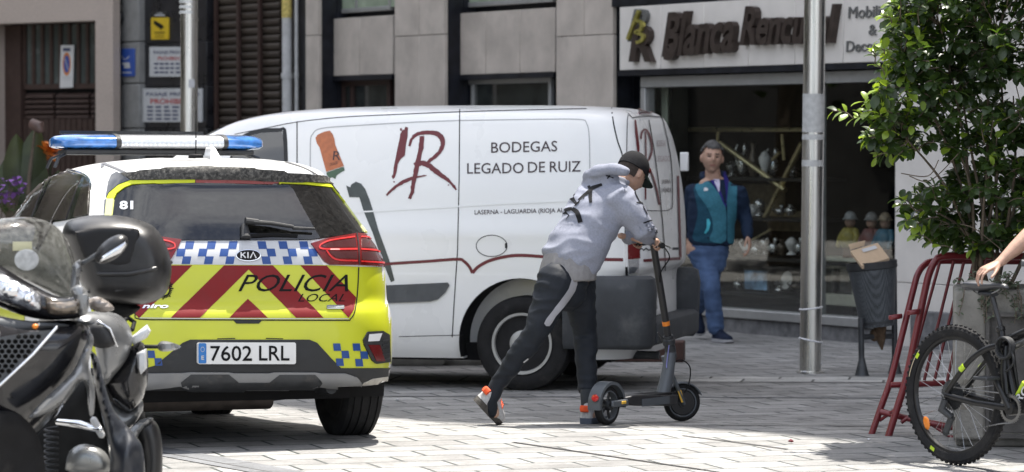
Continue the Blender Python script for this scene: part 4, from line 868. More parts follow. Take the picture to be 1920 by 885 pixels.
s = B(); s.tube([(-.90, 1.75, 1.02), (-1.0, 1.77, 1.06)], .03, 10); s.ball((-1.0, 1.78, 1.07), (.10, .06, .075)); s.out('side_mirror', GLB, car, smooth=70)
s = B(); s.tube([(.90, 1.75, 1.02), (1.0, 1.77, 1.06)], .03, 10); s.ball((1.0, 1.78, 1.07), (.10, .06, .075)); s.out('side_mirror', GLB, car, smooth=70)
wsf = cs.along((0, -1, 0), lambda x, y: (x, 4.5, y), .006); sheet([E_([(-.66, 1.08), (.66, 1.08), (.52, 1.42), (-.52, 1.42)])], .08, wsf, 'windscreen', DGL, car, .008)
rsd = cs.along((-1, 0, 0), lambda x, y: (2, x, y), .006)
for g in ([(.02, 1.06), (.62, 1.06), (.58, 1.38), (.25, 1.38)], [(.70, 1.06), (1.75, 1.06), (1.42, 1.36), (.66, 1.38)]): sheet([E_(g)], .08, rsd, 'side_window', SIDEG, car, .008)
sheet([E_([(-.4, .62), (3.2, .62), (3.2, .86), (-.4, .86)])], .1, cs.along((-1, 0, 0), lambda x, y: (2, x, y), .003), 'yellow_stripe', YELLOW, car); sheet([E_([(.45, .62), (2.3, .62), (2.3, .86), (.45, .86)])], .1, cs.along((1, 0, 0), lambda x, y: (-2, x, y), .003), 'yellow_stripe', YELLOW, car)
for q in (-1, 1): sheet([E_(rrect(q * .62 - .18, .66, q * .62 + .18, .80, .05))], .05, wsf, 'headlight', RGLASS, car, .008)
sheet([E_(rrect(-.42, .40, .42, .60, .05))], .08, wsf, 'front_grille', PLAST, car, .008)
# ---------------------------------------------------------------- people
SKIN = mat('skin', (.40, .25, .185), .5, var=.10, scale=30, sub=.08, bump=.08, bscale=200)
EYED = mat('dark iris', (.03, .022, .018), .2, var=0); LIP = mat('lips', (.34, .14, .12), .45, var=0)
HAIRG = mat('grey hair', (.075, .073, .072), .65, var=.7, scale=45, stretch=(1, 1, .3), bump=.5, bscale=120); HAIRD = mat('short dark hair', (.045, .035, .03), .7, var=.3, scale=60)
def frame(fwd, up):
    f = V(fwd).normalized(); r = f.cross(V(up)).normalized(); u = r.cross(f).normalized(); return Matrix((r, f, u)).transposed()
def gz3(p, c, s): return math.exp(-(((p[0] - c[0]) / s[0]) ** 2 + ((p[1] - c[1]) / s[1]) ** 2 + ((p[2] - c[2]) / s[2]) ** 2))
def head(b, c, fwd, up, k=1.):
    """sculpted head, eyes at half height; local x right, y forward, z up"""
    t = bmesh.new(); bmesh.ops.create_icosphere(t, subdivisions=5, radius=1); Rm = frame(fwd, up); c = V(c)
    for v in t.verts:
        x, y, z = v.co; X, Y, Z = x * .077, y * .098, z * .118
        if z < 0: X *= 1 - .30 * (-z) ** 1.3; Y = Y * (1 - .12 * -z) + .012 * -z
        if y < 0 and z < -.1: Y *= 1 - .35 * min(1, (-z - .1) * 1.6)
        q = (X, Y, Z)
        Y += .024 * gz3(q, (0, .10, -.022), (.013, .05, .022)) + .010 * gz3(q, (0, .10, .0), (.010, .05, .03))   # nose
        for s in (-1, 1):
            Y -= .012 * gz3(q, (s * .031, .09, .004), (.017, .05, .012)); Y += .005 * gz3(q, (s * .030, .09, .026), (.026, .05, .008)); Y += .006 * gz3(q, (s * .042, .08, -.03), (.02, .05, .02))
        Y += .008 * gz3(q, (0, .09, -.058), (.022, .05, .010)) - .006 * gz3(q, (0, .09, -.0585), (.02, .05, .003)); Y += .010 * gz3(q, (0, .08, -.098), (.02, .06, .014)); Y -= .004 * gz3(q, (0, .09, -.076), (.02, .05, .006))
        v.co = c + Rm @ (V((X, Y, Z)) * k)
    for s in (-1, 1):
        m = Matrix.Translation(c + Rm @ (V((s * .079, -.008, -.006)) * k)) @ (Rm @ Matrix.Rotation(s * R(-25), 3, 'Z')).to_4x4() @ Matrix.Diagonal((.010 * k, .020 * k, .033 * k, 1)); bmesh.ops.create_icosphere(t, subdivisions=2, radius=1, matrix=m)
    me = bpy.data.meshes.new('h'); t.to_mesh(me); t.free(); b.bm.from_mesh(me); bpy.data.meshes.remove(me)
def hair_cap(rt, c, fwd, up, k, m):
    """short hair over the scalp behind a sloping hairline, with tufts"""
    t = B(); head(t, c, fwd, up, k); bm = t.bm; Rm = frame(fwd, up); I = Rm.transposed(); c = V(c); kill = []
    for v in bm.verts:
        q = I @ (v.co - c) / k; line = .058 if q.y > .05 else .058 - (.05 - q.y) * .75
        if abs(q.x) > .045 and q.y > .03: line += .012
        line += .006 * noise.noise((q.x * 60, q.y * 60, 1))
        if q.z < line or (abs(q.x) > .074 and q.z < .03): kill.append(v); continue
        th = min(1, (q.z - line) / .02); d = (q - V((0, -.01, .01))).normalized(); a = .006 + .012 * th + .005 * noise.noise((q.x * 45, q.y * 20, q.z * 45)) + .003 * noise.noise((q.x * 140, q.y * 50, q.z * 140))
        q = q + d * a; v.co = c + Rm @ (q * k)
    bmesh.ops.delete(bm, geom=kill, context='VERTS'); bm.transform(Matrix.Translation(-rt.location)); return t.out('hair', m, rt, smooth=180, fix=False)
def face_marks(o, rt, c, fwd, up, k=1.):
    Rm = frame(fwd, up); I = Rm.transposed(); c = V(c) - rt.location
    o.data.materials.append(EYED); o.data.materials.append(LIP); o.data.materials.append(HAIRD)
    for p in o.data.polygons:
        q = I @ (V(p.center) - c) / k
        if q.length > .16: continue
        if q.y > .05 and abs(abs(q.x) - .031) < .011 and abs(q.z - .004) < .0048: p.material_index = 1
        elif q.y > .05 and abs(q.x) < .022 and abs(q.z + .059) < .006: p.material_index = 2
        elif q.y > .05 and .014 < abs(q.x) < .046 and abs(q.z - .025) < .0042: p.material_index = 3
def finger(b, base, d, side, lens, r, curl, ref):
    """d direction, side = axis the finger curls about"""
    p = V(base); pts = [p - V(d) * .02, p]; d = V(d).normalized(); rr = [r * 1.05, r * 1.05]
    for i, (L_, a) in enumerate(zip(lens, curl)):
        d = Matrix.Rotation(R(a), 3, V(side)) @ d; p = p + d * L_; pts.append(p); rr.append(r * (1 - .1 * (i + 1)))
    b.tube(pts, rr, 10, rnd=True)
def hand(b, wrist, d, back, thumb, curl=(25, 35, 25), k=1., tcurl=(5, 25), spread=4, tang=38, r=.0088):
    """d: wrist->knuckles, back: normal of the back of the hand, thumb: direction of the thumb side"""
    d = V(d).normalized(); back = V(back); back = (back - d * back.dot(d)).normalized(); th = V(thumb); th = (th - d * th.dot(d) - back * th.dot(back)).normalized(); w = V(wrist)
    b.tube([w - d * .03 * k, w + d * .015 * k, w + d * .05 * k, w + d * .088 * k], [(.027 * k, .020 * k), (.030 * k, .019 * k), (.040 * k, .016 * k), (.041 * k, .013 * k)], 16, ref=back, rnd=True)
    ax = back.cross(d).normalized()              # curl axis: turns d towards -back
    if (Matrix.Rotation(.3, 3, ax) @ d).dot(back) > 0: ax = -ax
    for i, (o, f, L_) in enumerate(((.031, .088, (.040, .025, .020)), (.0105, .093, (.045, .029, .022)), (-.0105, .090, (.041, .027, .021)), (-.030, .082, (.032, .020, .018)))):
        dd = Matrix.Rotation(R(spread * (1.2 - i)) * (1 if d.cross(th).dot(back) > 0 else -1), 3, back) @ d
        cc_ = [c_ + 5 * i for c_ in curl]
        finger(b, w + d * f * k + th * o * k, dd, ax, [l * k for l in L_], (r - .0007 * (i == 3)) * k, cc_, back)
    td = (d * math.cos(R(tang)) + th * math.sin(R(tang)) - back * .25).normalized()
    tx = th.cross(d).normalized(); tx = ax
    finger(b, w + d * .022 * k + th * .026 * k - back * .006 * k, td, -back if td.cross(d).dot(back) < 0 else back, [.038 * k, .030 * k, .024 * k], .0105 * k, (0, tcurl[0], tcurl[1]), back)
def skinmesh(b, name, m, rt, voxel, it=3, fac=.5, amp=0, sc=(8, 8, 8), amp2=0, sc2=(20, 20, 20), seed=0):
    """joins overlapping closed shapes into one continuous surface"""
    bmesh.ops.recalc_face_normals(b.bm, faces=b.bm.faces); o = b.out(name, m, None, smooth=180, fix=False)
    q = o.modifiers.new('r', 'REMESH'); q.mode = 'VOXEL'; q.voxel_size = voxel
    q = o.modifiers.new('s', 'SMOOTH'); q.iterations = it; q.factor = fac; bake(o); me = o.data
    if amp:
        for v in me.vertices:
            p = v.co; n = v.normal
            d = amp * noise.noise((p.x * sc[0] + seed, p.y * sc[1], p.z * sc[2]))
            e = amp2 * (abs(noise.noise((p.x * sc2[0] + 5 + seed, p.y * sc2[1], p.z * sc2[2]))) - .25) if amp2 else 0
            v.co = p + n * (d - e)
    me.transform(Matrix.Translation(-rt.location)); me.shade_smooth(); o.parent = rt; return o
def surf_of(o, rt):
    bm = bmesh.new(); bm.from_mesh(o.data); s = Surf(BVHTree.FromBMesh(bm), rt); bm.free(); return s
def shoe(b, heel, toe, up, w=.045, h=.075):
    """upper: loft from heel to toe"""
    h0, t0 = V(heel), V(toe); d = (t0 - h0); L_ = d.length; d.normalize(); u = V(up); u = (u - d * u.dot(d)).normalized(); s = d.cross(u); rows = []
    for f, ww, hh in ((-.02, .5, .55), (0, .72, .95), (.12, .82, 1.15), (.3, .85, 1.1), (.5, .95, .8), (.7, 1.05, .6), (.88, .95, .48), (.97, .7, .38), (1.0, .35, .25)):
        rows.append([h0 + d * (f * L_) + s * (w * ww * math.cos(a)) + u * (h * hh * max(0, math.sin(a)) ** .8 if math.sin(a) > 0 else .0) for a in [2 * pi * k / 16 for k in range(16)]])
    b.loft(rows); return h0, t0, d, u, s, L_
def sole(b, hd, w=.047, th=.028):
    h0, t0, d, u, s, L_ = hd; rows = []
    for z in (-th, -th * .8, 0.004): rows.append([h0 + d * (f * L_) + s * (sg * w * ww * (1 if z > -th else .93)) + u * (z + (.012 if f > .93 and z < 0 else 0)) for sg, seq in ((1, ((-.03, .4), (0, .75), (.15, .86), (.35, .82), (.55, .95), (.75, 1.07), (.9, .95), (1.0, .6), (1.03, .2))), (-1, ((1.03, .2), (1.0, .6), (.9, .95), (.75, 1.07), (.55, .95), (.35, .82), (.15, .86), (0, .75), (-.03, .4)))) for f, ww in seq])
    b.loft(rows)

# ---- kick scooter
sx0 = P(1138, 796, 19.89); sx0.z = gz(sx0.y); SH = R(55)
es = root('kick_scooter', sx0, SH - pi / 2, 'grey electric kick scooter pushed by the man in the grey hoodie', 'kick scooter')
DGREY = mat('dark grey painted metal', (.085, .095, .108), .42, .1, var=.08, dirt=((.16, .16, .16), 8, .6, .3)); BSTEM = mat('black scooter tube', (.018, .018, .02), .4, var=.1); ORG = mat('orange reflector', (.75, .22, .02), .35, var=0); YREF = mat('yellow reflector', (.78, .46, .05), .3, var=0); TAILR = mat('red tail lens', (.50, .02, .02), .2, coat=1, var=0)
zf = gz(sx0.y + .82 * math.sin(SH)) - sx0.z      # ground under the front wheel
def small_wheel(par, c, yaw, r=.114, spokes=5):
    M_ = Matrix.Translation(V(c)) @ Matrix.Rotation(yaw, 4, 'Z'); s = B(M_); s.lathe([(r - .03, -.018), (r - .018, -.025), (r - .004, -.018), (r, -.006), (r, .006), (r - .004, .018), (r - .018, .025), (r - .03, .018)], (0, 0, 0), (1, 0, 0), 40, closed=True); w_ = s.out('wheel', RUB, par)
    s = B(M_); s.lathe([(r - .026, -.02), (r - .026, .02), (r - .034, .02), (r - .034, -.02)], (0, 0, 0), (1, 0, 0), 36, closed=True); s.out('rim', DGREY, w_)
    if spokes:
        for i in range(spokes):
            a = 2 * pi * i / spokes; e = V((0, math.cos(a), math.sin(a))); s = B(M_); s.tube([e * .018, e * (r - .028)], [(.012, .008), (.009, .007)], 8, ref=(1, 0, 0)); s.out('spoke', BSTEM, w_)
        s = B(M_); s.lathe([(.028, -.03), (.03, -.02), (.03, .02), (.028, .03), (0, .031)], (0, 0, 0), (1, 0, 0), 20); s.out('hub', IRON, w_)
    else: s = B(M_); s.lathe([(0, -.022), (r - .04, -.022), (r - .036, -.016), (r - .036, .016), (r - .04, .022), (.03, .024), (.028, .034), (0, .034)], (0, 0, 0), (1, 0, 0), 36); s.out('hub_motor', BSTEM, w_)
small_wheel(es, (0, 0, .114), 0)
STE = R(-40); fw = V((0, .82, zf + .114)); small_wheel(es, fw, STE, spokes=0)
zm = lambda y: zf * y / .82
s = B(); rows = []
for y, w_, z0, z1 in ((.12, .05, .125, .155), (.17, .075, .105, .163), (.22, .08, .10, .166), (.60, .08, .10 + zm(.6), .166 + zm(.6)), (.66, .07, .115 + zm(.66), .166 + zm(.66)), (.70, .05, .14 + zm(.7), .165 + zm(.7))): rows.append([(-w_, y, z0), (w_, y, z0), (w_, y, z1), (-w_, y, z1)])
s.loft(rows); s.out('deck', BSTEM, es, bevel=.008); s = B(); s.box((0, .43, .170 + zm(.43)), (.13, .46, .008)); s.out('deck_mat', RUB, es, bevel=.003)
s = B(); s.box((.0825, .40, .133 + zm(.4)), (.004, .30, .045)); s.out('deck_side', DGREY, es)
for q in (-1, 1): s = B(); s.box((q * .05, .06, .125), (.02, .17, .04)); s.out('rear_fork', DGREY, es, bevel=.008)
s = B(); s.box((.063, .085, .128), (.006, .045, .018)); s.out('side_reflector', YREF, es, bevel=.003)
s = B(); an = [R(a) for a in range(-8, 190, 14)]
s.loft([[(x, .135 * math.cos(a) * 1.0, .114 + .135 * math.sin(a)) for a in an] for x in (-.04, .04)], caps=False, closed=False); s.loft([[(x, .141 * math.cos(a), .114 + .141 * math.sin(a)) for a in an] for x in (-.042, .042)], caps=False, closed=False)
for x in (-.041, .041): s.loft([[(x, r_ * math.cos(a), .114 + r_ * math.sin(a)) for a in an] for r_ in (.122, .141)], caps=False, closed=False)
s.out('rear_fender', DGREY, es, smooth=30)
s = B(); s.lathe([(.02, 0), (.022, .012), (.016, .022), (0, .024)], (.012, -.135, .165), (0, -1, .15), 16); s.out('tail_light', TAILR, es)
s = B(); s.tube([(0, .60, .15 + zm(.6)), (0, .655, .28 + zf), (0, .695, .42 + zf), (0, .69, .46 + zf)], [(.045, .04), (.040, .038), (.034, .036), (.03, .03)], 14, ref=(0, 1, 0)); s.out('neck', DGREY, es, smooth=60)
A0, A1 = V((0, .70, .40 + zf)), V((0, .50, 1.075 + zf)); ad = (A1 - A0).normalized()
s = B(); s.tube([A0 - ad * .01, A0 + ad * .13], [.034, .031], 16); s.lathe([(.033, 0), (.038, .005), (.038, .035), (.033, .04)], A0 + ad * .07, ad, 18); s.out('fold_joint', IRON, es, smooth=40)
s = B(); s.tube([A0 + ad * .13, A1], [.0225, .0215], 16); st = s.out('stem', BSTEM, es)
s = B(); s.tube([A0 + ad * .195, A0 + ad * .222], .0235, 16); s.out('orange_band', ORG, st)
s = B(); s.tube([A0 + ad * .09 + V((-.03, -.02, 0)), A0 + ad * .15 + V((-.05, -.03, 0))], [.008, .005], 8); s.out('fold_lever', BSTEM, es)
Ms = Matrix.Translation(fw) @ Matrix.Rotation(STE, 4, 'Z')
for q in (-1, 1): s = B(Ms); s.tube([(q * .022, -.11, .28), (q * .04, -.07, .16), (q * .045, -.01, .02), (q * .045, 0, -.01)], [(.02, .014), (.022, .012), (.018, .010), (.014, .010)], 10); f_ = s.out('fork', DGREY, es, smooth=60); s = B(Ms); s.box((q * .057, -.022, .04), (.005, .022, .075), Matrix.Rotation(R(18), 3, 'X')); s.out('fork_reflector', YREF, f_, bevel=.003)
s = B(Ms); an = [R(a) for a in range(20, 150, 10)]; s.loft([[(x, r_ * math.cos(a), r_ * math.sin(a)) for a in an] for x, r_ in ((-.034, .118), (-.03, .126), (.03, .126), (.034, .118))], caps=False, closed=False); s.out('front_fender', DGREY, es, smooth=60, fix=False)
s = B(Ms); s.tube(smooth2([(.03, -.10, .22), (.05, -.03, .26), (.06, .03, .22), (.055, .03, .13), (.05, 0, .06)], 5), .004, 6); s.out('brake_cable', BLK, es)
s = B(); s.tube(smooth2([tuple(A0 + ad * .1 + V((.02, -.02, 0))), tuple(A0 + ad * .02 + V((.01, -.06, -.06))), (.02, .62, .30)], 5), .0035, 6); s.out('lilac_cable', mat('lilac cable', (.20, .20, .45), .5), es)
HB = Matrix.Translation(A1) @ Matrix.Rotation(STE, 4, 'Z')
s = B(HB); s.tube([(-.24, -.02, 0), (-.1, 0, .01), (.1, 0, .01), (.24, -.02, 0)], .012, 12); s.out('handlebar', BSTEM, es)
for q in (-1, 1):
    s = B(HB); s.tube([(q * .13, -.006, .008), (q * .245, -.021, 0)], .018, 14); s.out('grip', RUB, es)
s = B(HB); s.lathe([(.03, -.02), (.036, -.01), (.036, .015), (.02, .03), (0, .03)], (0, 0, .015), (0, 0, 1), 20); s.out('display', BSTEM, es)
s = B(HB); s.tube([(.10, .03, 0), (.17, .045, -.01), (.22, .04, -.02)], .005, 8); s.out('brake_lever', CHROME, es)
s = B(); gA = es.matrix_basis.inverted() @ P(1245, 452, 20.2); s.tube(smooth2([tuple(HB @ V((.08, .03, 0))), tuple(HB @ V((.16, .05, -.07))), tuple(HB @ V((.06, .03, -.16))), tuple(A0 + ad * .45)], 6), .004, 6); s.out('brake_cable', BLK, es)
gripR = es.matrix_basis @ (HB @ V((.2, -.016, .003))); gripL = es.matrix_basis @ (HB @ V((-.2, -.016, .003)))
barx = (gripR - gripL).normalized()

# ---- man in the hoodie
m1 = root('person', (.25, 19.95, gz(19.95)), 0, 'man in grey hoodie and black cap leaning forward onto a kick scooter', 'person')
BF = V((.72, .69, 0)).normalized(); BR = V((BF.y, -BF.x, 0))
J = dict(pel=P(1062, 512, 20.), waist=P(1076, 468, 20.02), chest=P(1112, 405, 20.08), up=P(1140, 365, 20.14), neck=P(1160, 338, 20.2), hR=P(1043, 530, 19.9), kR=P(1008, 618, 19.80), aR=P(932, 722, 19.84),
         hL=P(1082, 528, 20.12), kL=P(1097, 625, 20.2), aL=P(1103, 765, 20.05), sR=P(1163, 376, 20.0), eR=P(1208, 430, 19.97), sL=P(1158, 352, 20.36), eL=P(1196, 432, 20.55))
hd1 = P(1184, 325, 20.27); f1 = V((.58, .58, -.57)); u1 = V((.40, .40, .82))
wR = gripR + V((-.075, .01, .035)); wL = gripL + V((-.07, -.03, .035))
b = B(); head(b, hd1, f1, u1, .98); b.tube([J['up'], J['neck'], hd1 - V(u1).normalized() * .06], [.07, .058, .054], 14)
b.tube([J['pel'], J['waist'], J['chest'], J['up']], [(.15, .11), (.14, .105), (.17, .115), (.15, .09)], 16, ref=BF, rnd=True)
for h_, k_, a_ in (('hR', 'kR', 'aR'), ('hL', 'kL', 'aL')): b.tube([J[h_], J[h_].lerp(J[k_], .5), J[k_], J[k_].lerp(J[a_], .35), J[a_]], [.085, .075, .055, .052, .038], 12, rnd=True)
for s_, e_, w_ in (('sR', 'eR', wR), ('sL', 'eL', wL)): b.tube([J[s_], J[e_], w_], [.05, .04, .028], 12, rnd=True)
for w_, g_, sg in ((wR, gripR, 1), (wL, gripL, -1)):
    d_ = (g_ + V((0, 0, .022)) - w_).normalized(); hand(b, w_ - d_ * .03, d_, V((0, 0, 1)), -barx * sg, (45, 70, 55), .95, (20, 45), 1, 55)
b.tube([J['aR'], P(921, 752, 19.83), P(928, 775, 19.85)], [.036, .034, .028], 10, rnd=True); b.tube([J['aL'], P(1106, 780, 20.03)], [.036, .034], 10, rnd=True)
o = skinmesh(b, 'body', SKIN, m1, .0055, 3); face_marks(o, m1, hd1, f1, u1, .98)
# cropped hair at the back of the head
HOOD = mat('light grey heather fleece', (.245, .258, .312), .95, var=.10, scale=90, bump=.35, bscale=400); TEE = mat('grey jersey', (.21, .205, .21), .95, var=.08, scale=60, bump=.2, bscale=300); TRK = mat('black track fabric', (.017, .020, .026), .6, var=.15, scale=12, bump=.15, bscale=60)
b = B()
b.tube([P(1062, 501, 20.), P(1066, 494, 20.0), P(1075, 478, 20.02), P(1086, 456, 20.04), P(1099, 430, 20.07), P(1118, 398, 20.11), P(1138, 368, 20.15), P(1150, 350, 20.18)], [(.165, .130), (.185, .150), (.19, .158), (.19, .155), (.19, .148), (.205, .142), (.19, .125), (.12, .09)], 24, ref=BF)
b.tube([J['up'].lerp(J['sR'], .3), J['sR'], J['sR'].lerp(J['eR'], .5), J['eR'], J['eR'].lerp(wR, .55), J['eR'].lerp(wR, .86), J['eR'].lerp(wR, .98)], [.10, .098, .085, .072, .066, .058, .045], 18, rnd=True)
b.tube([J['up'].lerp(J['sL'], .3), J['sL'], J['sL'].lerp(J['eL'], .5), J['eL'], J['eL'].lerp(wL, .6), J['eL'].lerp(wL, .98)], [.10, .095, .08, .07, .06, .045], 16, rnd=True)
nb = P(1150, 335, 20.2)                              # hood gathered behind the neck
hp = [P(1172, 322, 20.02), P(1148, 316, 20.05), P(1122, 322, 20.12), P(1108, 336, 20.2), P(1125, 334, 20.34), P(1155, 328, 20.42)]
b.tube(hp, [.028, .038, .047, .050, .046, .032], 14, rnd=True); b.tube([P(1168, 340, 20.08), P(1140, 340, 20.08), P(1112, 345, 20.14), P(1104, 346, 20.26)], [.03, .042, .046, .04], 12, rnd=True); b.tube([P(1162, 345, 20.2), P(1140, 335, 20.2), P(1118, 330, 20.22)], [.06, .08, .06], 12, rnd=True)
ho = skinmesh(b, 'hoodie', HOOD, m1, .009, 5, .5, .012, (8, 8, 5), .030, (5, 5, 11), 3)
hs = surf_of(ho, m1); c4 = crop(980, 270, 3.053)
def mark(sf, rt, strokes, name, m, par, off=.004, step=5):
    for pts, w in strokes:
        pts = smooth2(pts, 5); w = w if not isinstance(w, list) else list(np.interp(np.linspace(0, 1, len(pts)), np.linspace(0, 1, len(w)), w))
        sheet([E_(rough(stroke(pts, w), .15, 4))], step, sf.eye(off), name, m, par)
mark(hs, m1, [(c4([(243, 317), (275, 285), (333, 222)]), [2, 4, 5.5]), (c4([(270, 236), (288, 265), (290, 285), (276, 318)]), [4, 6, 6, 4]), (c4([(320, 321), (352, 295), (385, 270), (404, 252), (455, 233)]), [2.5, 5, 7, 7, 5]), (c4([(378, 240), (388, 268), (388, 300), (391, 338)]), [5, 6, 7, 5]),
                (c4([(188, 445), (212, 405), (250, 378), (285, 372)]), [2, 4, 6, 6]), (c4([(285, 372), (308, 388), (322, 415), (332, 450)]), [7, 9, 9, 9]), (c4([(478, 178), (500, 185), (520, 194)]), 2), (c4([(484, 198), (494, 186), (498, 176)]), 2.4)], 'fleece_print', BLK, ho)
mark(hs, m1, [(c4([(640, 276), (655, 308), (668, 332)]), 1.6), (c4([(640, 276), (680, 292), (704, 322)]), 1.6), (c4([(668, 332), (690, 333), (706, 324)]), 1.6), (c4([(650, 336), (690, 342), (722, 372)]), 2.2), (c4([(690, 364), (702, 385), (712, 405)]), 2), (c4([(686, 360), (710, 352), (728, 370)]), 1.8), (c4([(690, 452), (725, 440), (764, 430)]), 2.4), (c4([(752, 424), (770, 450), (776, 475), (764, 500), (784, 512)]), 1.8),
                (c4([(745, 540), (765, 545), (790, 528), (812, 515)]), 1.8), (c4([(776, 475), (800, 490), (815, 515), (800, 540)]), 1.4), (c4([(790, 455), (815, 470), (822, 490)]), 1.4)], 'sleeve_print', BLK, ho)
b = B(); b.tube([P(1068, 480, 20.01), P(1066, 500, 20.), P(1064, 514, 19.99), P(1064, 526, 19.99)], [(.16, .14), (.178, .152), (.184, .158), (.186, .16)], 22, ref=BF); skinmesh(b, 'shirt', TEE, m1, .009, 3, .5, .008, (14, 14, 3), .012, (16, 16, 2), 8)
b = B(); b.tube([P(1060, 498, 20.), P(1058, 520, 20.), P(1060, 545, 20.0)], [(.15, .125), (.165, .14), (.14, .12)], 20, ref=BF, rnd=True)
b.tube([J['hR'], J['hR'].lerp(J['kR'], .35), J['kR'], J['kR'].lerp(J['aR'], .15), J['kR'].lerp(J['aR'], .45), J['kR'].lerp(J['aR'], .85), J['aR']], [.120, .104, .074, .070, .066, .050, .045], 18, rnd=True)
b.tube([J['hL'], J['hL'].lerp(J['kL'], .35), J['kL'], J['kL'].lerp(J['aL'], .15), J['kL'].lerp(J['aL'], .5), P(1101, 736, 20.07)], [.110, .098, .072, .070, .062, .052], 18)
tr_ = skinmesh(b, 'trousers', TRK, m1, .008, 4, .5, .006, (10, 10, 6), .020, (7, 7, 15), 5); ts = surf_of(tr_, m1)
sheet([E_(c3(smooth2([(972, 226), (1000, 234), (990, 290), (930, 376), (888, 424), (856, 474), (829, 460), (858, 414), (914, 340), (955, 280), (972, 226)], 2)))], 6, ts.eye(.004), 'side_stripe', mat('pale grey stripe', (.34, .34, .37), .7, var=.05), tr_)
mark(ts, m1, [([(981, 679), (990, 672)], 2.4)], 'trouser_tag', FILMW, tr_)
# shoes
SHG = mat('light grey shoe mesh', (.42, .42, .43), .8, var=.2, scale=80, bump=.3, bscale=300); SOLE = mat('brown grey rubber sole', (.075, .07, .065), .8, var=.35, scale=30, bump=.6, bscale=60); ORN = mat('orange red laces', (.72, .10, .035), .6, var=.1); SOLE2 = mat('slate blue sole', (.08, .095, .13), .7, var=.2)
b = B(); upv = (P(960, 725, 19.85) - P(905, 760, 19.80)).normalized()
hd = shoe(b, P(900, 748, 19.80), P(934, 794, 19.90) + V((.01, .05, .012)), upv, .05, .105)
def put_shoe(b, hd, sm, lace=True):
    b.bm.transform(Matrix.Translation(-m1.location)); so = b.out('shoe', SHG, m1, smooth=60); s2 = B(); sole(s2, hd, .05, .032); s2.bm.transform(Matrix.Translation(-m1.location)); s2.out('sole', sm, so, smooth=40)
    h0, t0, d, u, s_, L_ = hd
    if lace:
        for k in range(4):
            f = .36 + .09 * k; c = h0 + d * (f * L_) + u * (.085 * (1.05 - .75 * (f - .3)) + .004) - m1.location; s2 = B(); s2.tube([c - s_ * .028 - u * .02, c - s_ * .01 + u * .004, c + s_ * .012 + u * .004, c + s_ * .03 - u * .02], .006, 6); s2.out('lace', ORN, so)
        c = h0 - m1.location + u * .06; s2 = B(); s2.tube([c - d * .012 - s_ * .025, c - d * .022, c - d * .012 + s_ * .025], [(.010, .02)] * 3, 8, ref=u); s2.out('heel_tab', ORN, so)
    return so
put_shoe(b, hd, SOLE)
b = B(); hd = shoe(b, P(1098, 789, 20.0), P(1132, 782, 20.22), V((0, 0, 1)), .046, .09); hd[0].z = hd[1].z = gz(20.05) + .034; b.bm.free(); b = B(); hd = shoe(b, hd[0], hd[1], V((0, 0, 1)), .046, .09); put_shoe(b, hd, SOLE2)
b = B(); b.tube([J['aR'].lerp(J['kR'], .12), J['aR'], P(925, 738, 19.83), P(918, 754, 19.83), P(924, 772, 19.85)], [.046, .046, .047, .045, .036], 14, rnd=True); b.bm.transform(Matrix.Translation(-m1.location)); b.out('sock', TRK, m1)
b = B(); b.tube([P(1102, 730, 20.06), J['aL'], P(1104, 775, 20.05)], [.046, .042, .042], 14); b.bm.transform(Matrix.Translation(-m1.location)); b.out('sock', mat('dark grey sock', (.05, .055, .062), .9), m1)
# cap with curved peak and short hair below it
Rm = frame(f1, u1); capm = Matrix.Translation(hd1 - m1.location) @ Rm.to_4x4()
CAPM = mat('black cap fabric', (.014, .014, .016), .85, var=.2, scale=70, bump=.4, bscale=250)
b = B(capm); rows = []
for a in (-6, 10, 25, 40, 55, 68, 79, 88): rows.append([(.086 * math.cos(R(a)) ** .8 * math.cos(t), (.108 * math.cos(R(a)) ** .8) * math.sin(t) - .002, .030 + .105 * math.sin(R(a)) - .012 * math.sin(t) * 0) for t in [2 * pi * k / 32 for k in range(32)]])
b.loft(rows); cp = b.out('cap', CAPM, m1, smooth=60)
b = B(capm); n = 13; r1_, r2_, r3_, r4_ = [], [], [], []
for k in range(n):
    t = R(20 + 140 * k / (n - 1)); x, y = .084 * math.cos(t), .104 * math.sin(t); q = math.sin(pi * k / (n - 1)) ** .5
    r1_.append((x, y, .026)); r2_.append((x * 1.02, y + .082 * q, .022 - .25 * x * x / .08)); 
b.loft([r1_, r2_, [(p[0], p[1], p[2] - .005) for p in r2_], [(p[0], p[1], p[2] - .005) for p in r1_]], caps=False, closed=False); b.out('peak', mat('dark green peak underside', (.012, .022, .018), .8, var=.1), cp, smooth=50, fix=False)
b = B(capm); b.box((.081, .055, .055), (.004, .03, .022), Matrix.Rotation(R(30), 3, 'Z')); b.out('cap_patch', mat('dark red patch', (.13, .015, .018), .7, var=.4, scale=80), cp, bevel=.001)
b = B(capm); rows = []
for z, k in ((.036, .90), (.01, .955), (-.02, .93), (-.045, .84)): rows.append([(.080 * k * math.cos(t), -.006 + .100 * k * math.sin(t), z) for t in [R(180 + 14 + (152) * i / 20) for i in range(21)]])
b.loft(rows, caps=False, closed=False); b.out('hair', HAIRD, m1, smooth=180, fix=False)

